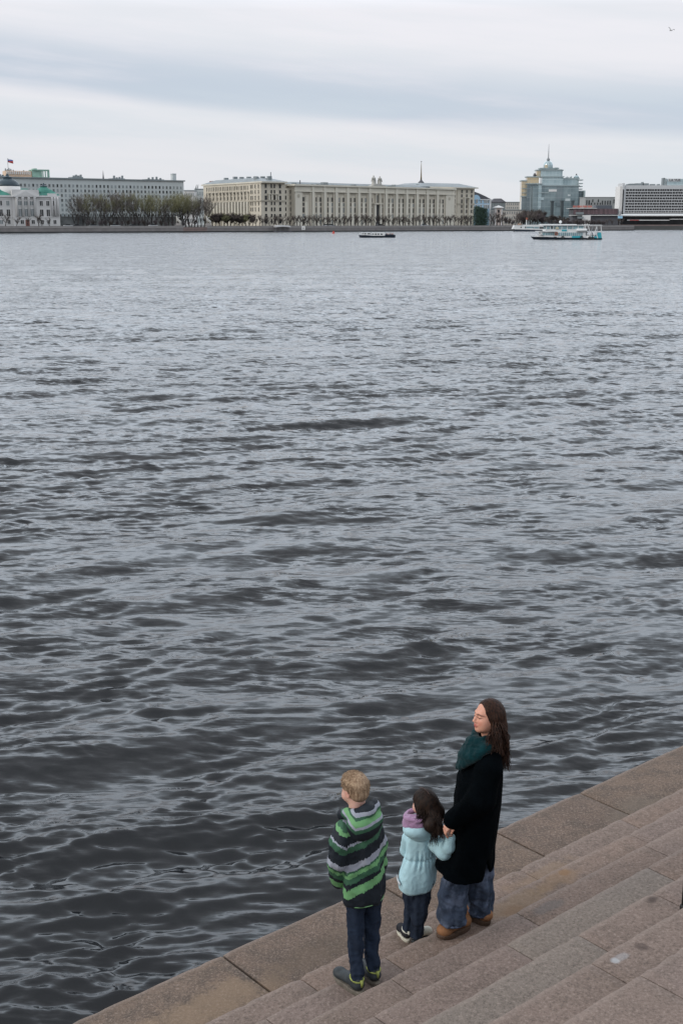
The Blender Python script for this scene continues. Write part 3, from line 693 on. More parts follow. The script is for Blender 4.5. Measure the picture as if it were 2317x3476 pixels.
    for i, px in enumerate(bpx[1:-1]):
        x = F4.x(px); c_ = MB(); fbox(c_, F4, x - .75, x + .75, -.95, -.02, STREET, z4 - 2.91); fbox(c_, F4, x - .95, x + .95, -.99, -.56, z4 - 2.9, z4 - .02)
        c_.build('pilaster', m_creaml, o)
        c_ = MB(); fbox(c_, F4, x - 1.9, x - 1.1, -.5, -.02, STREET, z4 - 2.91); fbox(c_, F4, x + 1.1, x + 1.9, -.5, -.02, STREET, z4 - 2.91); c_.build('pilaster_strip', m_cream, o)
    rowsY = ((652, 1.5), (683, 2.15), (698, 1.55), (721, 2.6), (740, 2.0), (763, 2.6))
    k4 = (748.5 - 630.5)
    for i in range(len(bpx) - 1):
        xa, xb = F4.x(bpx[i]), F4.x(bpx[i + 1])
        if i == 6:
            cxm = (xa + xb) / 2
            for xx in (xa + 2.2, xb - 1.9):
                for py, h in rowsY[1:]:
                    z = F4.z(1000, 0) * 0 + HC + (748.5 - py) / k4 * (z4 - HC); ws.add(F4, xx, z, 1.15, h, m_creamd, m_glassd, False)
            po = MB(); fbox(po, F4, cxm - 2.9, cxm - 1.45, -1.0, -.02, STREET, HC + (748.5 - 690) / k4 * (z4 - HC)); fbox(po, F4, cxm + 1.45, cxm + 2.9, -1.0, -.02, STREET, HC + (748.5 - 690) / k4 * (z4 - HC))
            fbox(po, F4, cxm - 3.3, cxm + 3.3, -1.5, -.02, HC + (748.5 - 689.9) / k4 * (z4 - HC), HC + (748.5 - 686) / k4 * (z4 - HC)); po.build('portal', m_creaml, o)
            dk = MB(); fbox(dk, F4, cxm - 1.44, cxm + 1.44, -.06, -.01, STREET, HC + (748.5 - 692) / k4 * (z4 - HC)); dk.build('gateway', m_darkm, o)
            dk = MB(); fbox(dk, F4, cxm - 1.0, cxm + 1.0, -.06, -.01, HC + (748.5 - 684) / k4 * (z4 - HC), HC + (748.5 - 657) / k4 * (z4 - HC)); dk.build('loggia', mat('shaded_niche', (.14, .14, .13)), o)  # shade of the niche painted as a flat dark sheet
            for sgn in (-1, 1):
                c_ = MB(); fbox(c_, F4, cxm + sgn * 1.5 - .25, cxm + sgn * 1.5 + .25, -.9, -.07, HC + (748.5 - 686) / k4 * (z4 - HC) + .01, z4 - 3); c_.build('column', m_creaml, o)
            continue
        w3 = xb - xa
        for fr_ in (.29, .71):
            xx = xa + w3 * fr_ if i else xa + w3 * (.12 + .7 * (fr_ - .29) / .42) + .5
            for j, (py, h) in enumerate(rowsY[1:]):
                z = HC + (748.5 - py) / k4 * (z4 - HC); ws.add(F4, xx, z, 1.5 if j != 1 else 1.35, h, m_creamd, m_glassd if wr.random() < .75 else m_glassm, True)
        xc = xa + w3 * .5 if i else xa + w3 * .42
        pn = MB(); zt_ = HC + (748.5 - 656) / k4 * (z4 - HC)
        fbox(pn, F4, xc - 1.0, xc + 1.0, -.35, -.02, STREET, HC + (748.5 - 684) / k4 * (z4 - HC)); fbox(pn, F4, xc - .7, xc - .3, -.3, -.02, HC + (748.5 - 683) / k4 * (z4 - HC), zt_ - .8); fbox(pn, F4, xc + .3, xc + .7, -.3, -.02, HC + (748.5 - 683) / k4 * (z4 - HC), zt_ - .8)
        pn.build('bay_panel', m_creaml, o)
        rl = MB()
        for q in range(7): xx = xa + 2.1 + (w3 - 4.2) * q / 6; fbox(rl, F4, xx - .22, xx + .22, -.18, -.02, zt_ - .12, zt_ + 1.3 + .25 * (q % 2))
        fbox(rl, F4, xa + 1.7, xb - 1.7, -.25, -.02, zt_ - .35, zt_ - .1); rl.build('relief_panel', m_creamd, o)
    # statues above the portal
    cxm = (F4.x(1251) + F4.x(1306)) / 2
    bs = MB(); fpoly(bs, F4, [(cxm - 6.5, z4 + .81), (cxm + 6.5, z4 + .81), (cxm + 3.5, z4 + 1.5), (cxm, z4 + 2.3), (cxm - 3.5, z4 + 1.5)], -1.3, 1.5); bs.build('statue_base', m_stat, o)
    for sgn, hh in ((-1, 5.3), (1, 5.0)):
        st = MB(); q = F4.pt(cxm + sgn * 2.45 - .5, -.1, z4 + 1.2); q = (q[0], q[1], q[2])
        st.lathe(q, [(1.35, 0), (1.2, hh * .12), (.95, hh * .3), (.8, hh * .45), (1.0, hh * .62), (1.15, hh * .72), (.95, hh * .80), (.32, hh * .85), (.30, hh * .87), (.42, hh * .92), (.36, hh * .97), (.12, hh)], 10, sy=.8)
        u = F4.u
        for s2 in (-1, 1): st.tube([(q[0] + u[0] * s2 * 1.0, q[1] + u[1] * s2 * 1.0, q[2] + hh * .76), (q[0] + u[0] * s2 * 1.5, q[1] + u[1] * s2 * 1.5 - .3, q[2] + hh * .55), (q[0] + u[0] * s2 * 1.7, q[1] + u[1] * s2 * 1.7 - .3, q[2] + hh * (.38 if s2 * sgn > 0 else .1))], [.35, .28, .22], 6)
        st.build('roof_statue', m_stat, o, True)
    # roofs and right wing
    rf = MB(); hip(rf, F4, 3, W + 4, 6, 25, z4 + .8, 1.4, 3); rf.build('roof', m_roofg, o)
    for px, y0, w in ((1132, 620, 3.6), (1029, 622, 2), (1006, 625, 2.4), (1089, 626, 1), (1107, 626, 1), (1230, 628, 2.2), (1350, 632, 2), (1365, 628, 1.2), (1158, 628, .8)):
        c_ = MB(); x = F4.x(px); fbox(c_, F4, x - w / 2, x + w / 2, 6, 8, z4 + .8, F4.z(px, y0 - 2)); c_.build('chimney', m_roofg, o)
    c_ = MB(); q = F4.pt(F4.x(1046), 6, z4); c_.tube([q, (q[0], q[1], zp(611, 660) - STREET)], .3, 6); c_.build('mast', m_roofd, o)
    z6 = zp(640, 757)
    m1 = MB(); fbox(m1, F5, -2, F5.W + .2, .3, 30, STREET, z6); m1.build('wall', m_cream, o)
    m1 = MB(); fbox(m1, F6, 0, F6.W, 0, 30, STREET, z6 + .01); m1.build('wall', m_cream, o)
    c_ = MB(); fbox(c_, F6, -22, F6.W + 1.7, -1.7, 30, z6 + .02, z6 + .6); c_.build('cornice', m_creaml, o)
    rf = MB(); hip(rf, F6, -30, F6.W + 1.5, -1.4, 30, z6 + .6, 2.3, 8); rf.build('roof', m_roofg, o)
    rf = MB(); fbox(rf, F4, F4.x(1398), W, 12, 26, z4 + .5, zp(633, 740)); rf.build('roof', m_roofg, o)
    for px, y0, w in ((1482, 628, 3), (1540, 627, 3), (1557, 626, 2), (1574, 628, 4), (1500, 628, 6), (1405, 630, 3)):
        c_ = MB(); Fx = F4 if px < 1536 else F6; x = Fx.x(px); fbox(c_, Fx, x - w / 2, x + w / 2, 13, 15, z6, zp(y0 - 2, Fx.Y(px) + 13)); c_.build('chimney', m_roofg if w < 5 else m_beige, o)
    zb6 = zp(694, 757); c_ = MB(); fbox(c_, F6, -.3, F6.W + .3, -.35, -.01, zb6, zb6 + .6); c_.build('string_course', m_creamd, o)
    for px in (1564.5, 1581, 1597.5):
        for py, h in ((655, 1.7), (670, 1.7), (691, 2.4), (706, 1.6), (723, 1.9), (742, 1.8), (762, 2.0)): ws.add(F6, F6.x(px), zp(py, 757), 1.3, h, m_cream, m_glassd, True)
    for px in (1543.5,):
        for py, h in ((653, 1.7), (670, 1.7), (690, 2.4), (706, 1.6), (722, 1.9), (742, 1.8)): ws.add(F5, F5.x(px), zp(py, 748), 1.3, h, m_cream, m_glassd, True, .3)
    bl = MB()
    for px in (1573, 1589): fbox(bl, F6, F6.x(px) - .4, F6.x(px) + .4, -.8, -.02, STREET, zp(672, 757))
    fbox(bl, F6, F6.x(1571), F6.x(1591), -1.0, -.0, zp(672, 757), zp(670, 757)); bl.build('balcony_frame', m_creaml, o)
    ws.done()
cream()
def naval_spire():
    Y = 790; a = at(1426.5, Y); o = empty('spire_tower', (a[0], a[1], STREET), 'tall needle spire on a white drum rising behind the cream building', 'spire')
    k = lambda py: zp(py, Y) - STREET
    d = MB(); d.box(-5, 5, -5, 5, 0, k(636)); d.build('tower_base', m_cream, o)
    d = MB(); d.lathe((0, 0, 0), [(1.75, k(637)), (1.75, k(622.5)), (2.1, k(622.4)), (2.1, k(621))], 12); d.build('drum', m_trimw, o)
    for i in range(6):
        w = MB(); th = i * math.pi / 3; w.box(-.3, .3, -.05, .05, 0, 2.2); q = w.build('window', m_glassd, o); q.location = (1.78 * math.cos(th), 1.78 * math.sin(th), k(634)); q.rotation_euler = (0, 0, th + math.pi / 2)
    d = MB(); d.lathe((0, 0, 0), [(2.0, k(621)), (1.7, k(618)), (.9, k(614)), (.55, k(610.5))], 12); d.build('dome', m_roofd, o, True)
    d = MB(); d.lathe((0, 0, 0), [(.5, k(610.5)), (.42, k(600)), (.10, k(550))], 8); d.build('spire', mat('gilt_spire', (.16, .13, .08), .4, .2), o, True)
    d = MB(); d.lathe((0, 0, 0), [(.08, k(550)), (.35, k(548.8)), (.35, k(548)), (.08, k(546.5))], 8); d.build('finial', m_roofd, o)
naval_spire()

# ---- blue hospital and small houses
def blue():
    a, b = at(1600, 800), at(1662, 812); o = empty('blue_building', (a[0], a[1], STREET), 'pale blue building with white trim and curved gable under a dark roof', 'building'); F = Face(a, b, (a[0], a[1], STREET)); zt = zp(676, 805); Z = lambda p: zp(p, 805)
    m1 = MB(); fbox(m1, F, 0, F.W, 0, 18, STREET, zt); m1.build('wall', m_blue, o)
    g = MB(); x0 = F.x(1601); x1 = F.x(1625); n = 10; pl = [(x0, zt - .5), (x1, zt - .5)] + [(x0 + (x1 - x0) * .45 + (x1 - x0) * .55 * math.cos(i / n * math.pi * .5), zt + (Z(662) - zt) * math.sin(i / n * math.pi * .5)) for i in range(n + 1)] + [(x0, Z(662))]
    fpoly(g, F, pl, -.5, -.02); g.build('gable', m_blue, o)
    r = MB(); fpoly(r, F, [(x0, zt + .02), (F.W + .6, zt + .02), (F.x(1645), Z(666)), (F.x(1622), Z(656)), (F.x(1604), Z(650))], -.015, 18); r.build('roof', m_roofd, o)
    c_ = MB(); fbox(c_, F, x1, F.W + .5, -.5, 0, zt - .5, zt); fbox(c_, F, 0, F.W + .2, -.3, -.01, Z(694) - .3, Z(694)); fbox(c_, F, F.W - 1, F.W + .1, -.4, -.01, STREET, zt - .5); c_.build('white_trim', m_trimw, o)
    ws = Windows(o)
    for px in (1614, 1630, 1642, 1648, 1654):
        ws.add(F, F.x(px), Z(689), 1.2, 2.2, m_trimw, m_glassm, False, y=(-.5 if px < 1620 else 0)); ws.add(F, F.x(px), Z(707), 1.2, 2.2, m_trimw, m_glassm, False)
    ws.done()
blue()
distant_block(1663, 1713, 930, 688, m_roofg, 'dark grey low block just right of the pale blue building', 6, 4, 2.5)
distant_block(1664, 1690, 820, 712, m_beige, 'small beige house under the dark grey roofs', 4, 3)
distant_block(1700, 1772, 850, 714, m_beige, 'two-storey pale pink house behind bare trees left of the glass tower', 9, 3)
distant_block(1714, 1772, 1050, 687, m_beige, 'distant beige apartment block left of the glass tower', 8, 6)
def little_tower():
    Y = 810; a = at(1689, Y); o = empty('pink_tower', (a[0], a[1], STREET), 'small square pale pink tower with white cornice beside the blue building', 'tower'); k = lambda py: zp(py, Y) - STREET
    m1 = MB(); m1.box(-2.3, 2.3, -2.3, 2.3, 0, k(706)); m1.build('wall', mat('pale_pink_plaster', (.52, .43, .39)), o)
    c_ = MB(); c_.box(-3.2, 3.2, -3.2, 3.2, k(706), k(704)); c_.lathe((0, 0, k(704)), [(3.6, 0), (.3, 1.2)], 4); c_.build('cornice', m_trimw, o)
    for zz in (k(722), k(738), k(755)): 
        w = MB(); w.box(-.6, .6, -2.36, -2.3, zz, zz + 1.8); w.build('window', m_glassd, o)
    for sx in (-1.9, 1.9): c2 = MB(); c2.box(sx - .3, sx + .3, -2.5, -2.3, 0, k(707)); c2.build('pilaster', m_trimw, o)
little_tower()

# ---- glass tower
def facade_glass(name, c_, c2, px, pz, line=(.30, .36, .37), refl=.25):
    m_ = bpy.data.materials.new(name); m_.use_nodes = True; t = NT(m_.node_tree); b = t.n['Principled BSDF']
    co = t.new('ShaderNodeTexCoord').outputs['Object']; x, y, z = t.sep(co); u = t.m('ADD', x, t.m('MULTIPLY', y, .9))
    gx = t.m('FRACT', t.m('DIVIDE', u, px)); gz = t.m('FRACT', t.m('DIVIDE', z, pz))
    ln = t.m('MAXIMUM', t.m('LESS_THAN', gx, .10), t.m('LESS_THAN', gz, .16))
    wn = t.new('ShaderNodeTexWhiteNoise'); t.l.new(t.comb(t.m('FLOOR', t.m('DIVIDE', u, px)), t.m('FLOOR', t.m('DIVIDE', z, pz)), 0.0), wn.inputs[0])
    f = t.m('MULTIPLY', t.m('ADD', t.rng(t.noise(co, .12, 3.0), .35, .65), t.m('MULTIPLY', wn.outputs[0], .5)), .66)
    cc = t.mix(f, c4(c_), c4(c2)); cc = t.mix(t.m('MULTIPLY', ln, .55), cc, c4(line)); t.l.new(cc, b.inputs['Base Color'])
    b.inputs['Roughness'].default_value = .12; b.inputs['Specular IOR Level'].default_value = .9; b.inputs['Metallic'].default_value = refl
    return m_
m_g1 = facade_glass('blue_grey_curtain_glass', (.15, .205, .225), (.235, .30, .32), 2.2, 3.1)
m_g2 = facade_glass('pale_blue_glass', (.26, .345, .37), (.37, .46, .485), 2.6, 3.1, (.50, .58, .60))
m_g3 = facade_glass('warm_lit_glass', (.62, .47, .27), (.50, .46, .38), 2.0, 3.1, (.36, .34, .28), .45)  # warm sun reflection painted into the glass colour
m_g4 = facade_glass('dark_glass', (.10, .135, .15), (.19, .24, .26), 2.0, 3.1, (.25, .28, .3))
m_gt = mat('pale_teal_metal', (.29, .345, .355), .5, .08, .3)
def glass_tower():
    Y = 900; a = at(1866, Y); o = empty('glass_tower', (a[0], a[1], STREET), 'stepped blue glass tower with central dome, needle spire and gold-lit left flank', 'tower'); s = Y / F_PX / cp * .975
    X = lambda px: float(at(px, Y)[0] - a[0]); k = lambda py: zp(py, Y) - STREET
    def tier(name, x0, x1, y0, y1, d0, d1, m_, lip=True):
        d1 = min(d1, d0 + 8); q = MB(); q.box(X(x0), X(x1), d0, d1, k(y0), k(y1)); ob = q.build(name, m_, o)
        if lip: l = MB(); l.box(X(x0) - .6, X(x1) + .6, d0 - .7, d1 + .6, k(y1), k(y1) + .7); l.build('parapet', m_gt, ob)
        return ob
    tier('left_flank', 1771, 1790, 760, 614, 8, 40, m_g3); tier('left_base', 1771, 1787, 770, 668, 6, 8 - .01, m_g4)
    tier('left_block', 1786, 1823, 770, 625, 3, 36, m_g4); tier('glass_panel', 1805, 1822, 770, 632, 1.5, 3 - .01, m_g1, False)
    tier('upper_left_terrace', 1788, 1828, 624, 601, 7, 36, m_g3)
    tier('main_body', 1832, 1958, 770, 632, 0, 36, m_g1); tier('pale_column', 1822, 1832, 770, 626, -1.0, 20, m_g2)
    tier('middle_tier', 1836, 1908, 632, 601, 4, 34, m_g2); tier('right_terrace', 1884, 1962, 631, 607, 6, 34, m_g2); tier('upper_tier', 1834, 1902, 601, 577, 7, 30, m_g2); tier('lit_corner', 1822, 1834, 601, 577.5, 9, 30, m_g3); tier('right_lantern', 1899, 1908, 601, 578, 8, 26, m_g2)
    tier('terrace_deck', 1836, 1895, 577, 571, 11, 27, m_gt)
    tier('right_block', 1956, 1980, 770, 650, 3, 30, m_g4); tier('right_edge', 1976, 1980.5, 770, 648, -.5, 3 - .01, m_gt, False)
    tier('centre_recess', 1884, 1904, 700, 634, -.5, -.02, m_g4, False)
    tier('white_band', 1857, 1887, 650.5, 643, -.35, -.02, m_trimw, False)
    tier('white_band', 1822, 1857, 655.5, 652.5, -1.3, -1.02, m_gt, False)
    tier('pale_patch', 1822, 1841, 679, 670, -1.35, -1.02, m_g2, False)
    for (px, py, w, h) in ((1922, 660, 9, 6), (1914, 674, 17, 8)): tier('reflection_plate', px, px + w, py + h, py, -.12, -.02, mat('bright_reflection', (.5, .55, .56), .2), False)  # bright glass reflections painted as pale plates
    r = X(1882) - X(1866); d = MB(); hb = k(558) - k(577)
    d.lathe((X(1866), 18, k(577)), [(r, 0), (r, hb), (r * .93, hb + r * .38), (r * .75, hb + r * .68), (r * .45, hb + r * .9), (r * .12, hb + r)], 24); d.build('dome', m_g2, o, True)
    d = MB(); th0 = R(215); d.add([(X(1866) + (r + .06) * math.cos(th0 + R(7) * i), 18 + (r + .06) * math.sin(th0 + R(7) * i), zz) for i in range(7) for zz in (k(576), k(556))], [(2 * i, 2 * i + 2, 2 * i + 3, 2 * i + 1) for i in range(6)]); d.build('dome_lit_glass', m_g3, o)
    d = MB(); d.lathe((X(1866), 18, k(546)), [(.6, 0), (.9, k(540) - k(546)), (1.3, k(538) - k(546)), (.8, k(534) - k(546)), (.35, k(530) - k(546)), (.08, k(484) - k(546))], 8); d.build('spire', m_pole, o)
    # right turret
    r = X(1968) - X(1958.5); cx_ = X(1959); d = MB(); d.lathe((cx_, 12, k(632)), [(r * .9, 0), (r * .9, k(610) - k(632)), (r * 1.3, k(609.5) - k(632)), (r * 1.3, k(608) - k(632)), (r, k(607.5) - k(632)), (r, k(602) - k(632))], 16); d.build('turret', m_gt, o)
    d = MB(); d.lathe((cx_, 12, k(602)), [(r, 0), (r * .85, r * .5), (r * .5, r * .85), (r * .08, r)], 16); d.build('turret_dome', m_g2, o, True)
    d = MB(); d.lathe((cx_, 12, k(597)), [(.2, 0), (.6, k(591) - k(597)), (.15, k(587) - k(597))], 6); d.build('finial', m_roofd, o)
    for i, py in enumerate((612, 624, 634, 643)):
        b_ = MB(); b_.box(X(1958), X(1974 - i * .5), 2, 9, k(py), k(py) + .6); b_.build('balcony', m_gt, o)
    for px in (1925.5, 1930, 1934.5, 1940, 1944): t_ = MB(); t_.tube([(X(px), 14, k(606)), (X(px), 14, k(596 + (px % 3)))], .35, 5); t_.build('roof_flue', m_gt, o)
    for px in (1795, 1850, 1900): t_ = MB(); t_.box(X(px), X(px + 14), -.0 + 9, 12, k(598), k(596)); 
    for px0, px1, py in ((1793, 1815, 599.5), (1836, 1848, 570), (1884, 1894, 569)): t_ = MB(); t_.box(X(px0), X(px1), 10, 16, k(py) - .3, k(py) + .5); t_.build('canopy', m_gt, o)
    q = MB(); q.lathe((X(1816.5), 12, k(599)), [(.7, 0), (1.2, 1.2), (.5, 2.6)], 8); q.build('finial', m_roofd, o)
    for px in (1798, 1802.5): t_ = MB(); t_.box(X(px), X(px + 2), 2.4, 3 - .02, k(765), k(634)); t_.build('pale_mullion', m_gt, o)
    for py in (640, 655, 670): t_ = MB(); t_.box(X(1772), X(1790), 7.2, 7.98, k(py), k(py) + .5); t_.build('balcony', m_gt, o)
glass_tower()
m_slab = mat('grey_blue_cladding', (.05, .065, .072), .5, .12, .2)
for px, py, lab in ((1870.5, 686, 'leftmost of three narrow grey slabs before the glass tower'), (1904, 685.5, 'middle one of three narrow grey slabs before the glass tower'), (1939.5, 685, 'rightmost of three narrow grey slabs before the glass tower')):
    Y = 800; a = at(px, Y); o = MB(); o.lathe((0, 0, 0), [(1.0, 0), (1.0, zp(py, Y) - STREET), (1.35, zp(py, Y) - STREET + .01), (1.35, zp(py, Y) - STREET + .8)], 12); q = o.build('vent_tower', m_slab); q.location = (a[0], a[1], STREET); tag(q, lab, 'vent tower', 'three narrow towers before the glass tower')

# ---- concrete building, red fronted hall
def concrete():
    Y = 830; a, b = at(1982, Y), at(2097, Y); o = empty('concrete_building', (a[0], a[1], STREET), 'grey concrete block with deep dark openings between the glass tower and the hotel', 'building'); F = Face(a, b, (a[0], a[1], STREET)); Z = lambda p: zp(p, Y)
    m_c = mat('raw_concrete', (.30, .31, .31), .9, .12, .15)
    m1 = MB(); fbox(m1, F, 0, F.W, 0, 20, STREET, Z(670)); m1.build('wall', m_c, o)
    c_ = MB(); fbox(c_, F, -.3, F.W + .3, -.3, 20, Z(670), Z(668.5)); c_.build('cornice', m_c, o)
    ws = Windows(o)
    for px, w, y0, y1 in ((1987, 4, 695, 680), (1995, 5, 695, 680), (2007, 4, 686, 677), (2026, 4, 686, 677), (2040, 4, 695, 681), (2049, 4, 695, 681), (2058, 4, 695, 681), (2066, 4, 695, 681), (2079, 4, 690, 677), (2093, 4, 692, 677), (2003, 4, 695, 688), (2014, 4, 695, 688), (2024, 4, 695, 688), (2033, 4, 695, 688)):
        ws.add(F, F.x(px), Z(y0), w * .19, Z(y1) - Z(y0), m_c, m_glassd, False)
    ws.done()
    Y2 = 790; a, b = at(1942, Y2), at(2096, Y2); o = empty('low_hall', (a[0], a[1], STREET), 'low hall with reddish slatted front and red rooftop letters left of the hotel', 'building'); F = Face(a, b, (a[0], a[1], STREET)); Z = lambda p: zp(p, Y2)
    m1 = MB(); fbox(m1, F, 0, F.W, 0, 14, STREET, Z(708)); m1.build('wall', m_roofd, o)
    c_ = MB(); fbox(c_, F, -2, F.W * .52, -1, 14, Z(708), Z(706.5)); fbox(c_, F, -2, F.W, -1.5, 3, Z(732), Z(730)); c_.build('canopy', m_trimw, o)
    m_cur = mat('dark_pinkish_slats', (.16, .105, .115), .7, .5, .9, stretch=(1, 1, .02))
    c_ = MB(); n = 34
    for i in range(n): x = F.x(1944) + i * (F.x(2094) - F.x(1944)) / n; fbox(c_, F, x, x + .45, -.3, -.02, Z(727), Z(709))
    c_.build('slat_front', m_cur, o)
    c_ = MB(); fbox(c_, F, F.x(2024), F.x(2078), 4, 12, Z(708), Z(697)); c_.build('roof_room', mat('slate_cladding', (.10, .11, .13)), o)
    c_ = MB(); fbox(c_, F, F.x(1946), F.x(2012), 6, 6.6, Z(705), Z(704.2)); c_.build('sign_rail', m_trimw, o)
    m_rs = mat('red_letters', (.42, .13, .10), .7, .1)
    # unreadable red roof sign: row of letter-sized strokes
    for i, px in enumerate(np.linspace(1949, 2009, 14)):
        c_ = MB(); x = F.x(px); zb, zt = Z(704), Z(697.5); k_ = i % 4
        fbox(c_, F, x - .35, x - .12, 5.4, 5.9, zb, zt)
        if k_ != 2: fbox(c_, F, x + .12, x + .35, 5.4, 5.9, zb, zt)
        if k_ in (0, 3): fbox(c_, F, x - .12, x + .12, 5.4, 5.9, zt - .25, zt)
        if k_ in (1, 2): fbox(c_, F, x - .12, x + .12, 5.4, 5.9, (zb + zt) / 2 - .1, (zb + zt) / 2 + .1)
        c_.build('sign_letter', m_rs, o)
    c_ = MB(); fbox(c_, F, F.x(1955), F.x(1975), -3, -2, Z(742), Z(735)); fbox(c_, F, F.x(1950), F.x(1976), -2.6, -1.6, Z(728), Z(720)); c_.build('kiosk', m_roofg, o)
    c_ = MB(); fbox(c_, F, F.x(1972), F.x(2000), -2.4, -1.6, STREET, Z(731)); c_.build('white_pier', m_trimw, o)
concrete()
# ---- hotel
def hotel():
    Y = 800; a, b = at(2096, Y), at(2420, Y); o = empty('hotel_building', (a[0], a[1], STREET), 'white slab hotel with nine rows of dark ribbon windows at the far right', 'hotel'); F = Face(a, b, (a[0], a[1], STREET)); Z = lambda p: zp(p, Y)
    m_h = mat('white_hotel_panel', (.50, .51, .52), .8, .05, .1); m_hd = mat('hotel_glass', (.016, .016, .018), .3, .5, .3, spec=.25)
    x0 = F.x(2112)
    m1 = MB(); fbox(m1, F, x0, F.W, 0, 16, Z(726), Z(629)); m1.build('wall', m_h, o)
    m1 = MB(); fbox(m1, F, 0.6, F.x(2106), 1.5, 15, Z(732), Z(632)); m1.build('end_tower', m_trimw, o)
    m1 = MB(); fbox(m1, F, F.x(2106), x0 - .02, -.4, 14, Z(728), Z(622)); m1.build('stair_shaft', m_h, o)
    m1 = MB(); fbox(m1, F, F.x(2106.5), x0 - .3, -.5, -.41, Z(727), Z(643)); m1.build('shaft_glazing', m_hd, o)
    rp = 9.35; pat = [(0, 5), (6.5, 3.6), (11.5, 3.2)]
    for r in range(9):
        y0 = 641.5 + r * rp; z0, z1 = Z(y0 + 6.6), Z(y0 + .6)
        # ribbon: runs of glass split by narrow white piers
        px = 2118; i = r % 2
        seq = [10.5, 7.5, 7.5] if r % 2 == 0 else [7.5, 7.5, 21]
        px = 2118.0; k = 0; wseq = ([10, 7.5, 7.5, 21, 7.5, 7.5, 21, 7.5, 7.5, 21, 7.5, 7.5, 21, 7.5, 7.5, 21] if r % 2 == 0 else [6.5, 21, 7.5, 7.5, 21, 7.5, 7.5, 21, 7.5, 7.5, 21, 7.5, 7.5, 21, 7.5, 7.5, 21])
        rib = MB()
        for w in wseq:
            if px + w > 2400: break
            q = MB(); fbox(q, F, F.x(px), F.x(px + w), -.08, -.01, z0, z1); n = max(1, int(round(w / 7)))
            for j in range(1, n): xx = F.x(px) + (F.x(px + w) - F.x(px)) * j / n; fbox(q, F, xx - .08, xx + .08, -.14, -.08, z0, z1, 1)
            q.build('window', [m_hd, m_h], o); px += w + 2.0
    sl = MB(); fbox(sl, F, -8, F.W, -3, 16, Z(733.5), Z(730.5)); fbox(sl, F, x0 - .5, F.W, -.6, -.01, Z(722), Z(721)); sl.build('canopy', m_trimw, o)
    g = MB(); fbox(g, F, -6, F.W, 0.5, 14, STREET, Z(733.6)); g.build('dark_ground_floor', m_hd, o)
    g = MB(); fbox(g, F, F.x(2120), F.x(2262), -6, -5, Z(748.5), Z(746)); fbox(g, F, F.x(2262), F.W, -7, -6, Z(745), Z(743)); g.build('lower_canopy', m_trimw, o)
    g = MB(); fbox(g, F, F.x(2128), F.x(2160), -6.1, -6.0 - .01, Z(748.3), Z(746.6)); g.build('red_fascia', mat('red_fascia', (.45, .06, .05)), o)
    for px, w, y in ((2126, 8, 624), (2135, 20, 622.5), (2155, 44, 621.5), (2207, 14, 624), (2178, 3, 617), (2247, 6, 603), (2231, 6, 624)):
        q = MB(); fbox(q, F, F.x(px), F.x(px + w), 4, 9, Z(629), Z(y)); q.build('roof_plant', m_roofg, o)
    q = MB(); fbox(q, F, F.x(2259), F.W, 3, 12, Z(629), Z(606.5)); q.build('rooftop_bar', m_g2, o)
    q = MB(); fbox(q, F, F.x(2262), F.x(2302), 2.7, 2.98, Z(615.5), Z(606)); q.build('sign_board', m_h, o)
    for px in (2250, 2254.5): q = MB(); fbox(q, F, F.x(px), F.x(px + 1.2), 3.5, 4, Z(629), Z(605)); q.build('frame_post', m_gt, o)
    q = MB(); fbox(q, F, F.x(2250), F.x(2259), 3.5, 4, Z(607), Z(606)); fbox(q, F, F.x(2250), F.x(2259), 3.5, 4, Z(619), Z(618)); q.build('frame_rail', m_gt, o)
    cu = bpy.data.curves.new('rooftop_sign', 'FONT'); cu.body = 'LA VUE'; cu.size = (Z(607.3) - Z(614.6)) * 1.42; cu.extrude = .05; cu.align_x = 'CENTER'
    t_ = bpy.data.objects.new('tmp', cu); dg = bpy.context.evaluated_depsgraph_get(); col.objects.link(t_); dg.update(); me = bpy.data.meshes.new_from_object(t_.evaluated_get(dg)); bpy.data.objects.remove(t_)
    me.materials.clear(); so = link('sign_letters', me, m_darkm, o); so.rotation_euler = (math.pi / 2, 0, F.ang); so.location = F.pt(F.x(2284), 2.62, Z(614)); so.scale = (1.18, 1, 1)
hotel()
def info_screen():
    Y = 775; a = at(2102.5, Y); o = empty('advert_screen', (a[0], a[1], STREET), 'small pale blue billboard at the left foot of the hotel', 'billboard'); k = lambda p: zp(p, Y) - STREET
    q = MB(); q.box(-1.5, 1.5, -.15, .15, k(742), k(732)); q.build('frame', m_pole, o); 
    q = MB(); q.box(-1.38, 1.38, -.2, -.15, k(741.3), k(732.7)); q.build('panel', mat('pale_blue_poster', (.30, .52, .68), .5, .35, 1.2), o)
    q = MB(); q.box(-.15, .15, -.1, .1, 0, k(742)); q.build('post', m_pole, o)
info_screen()

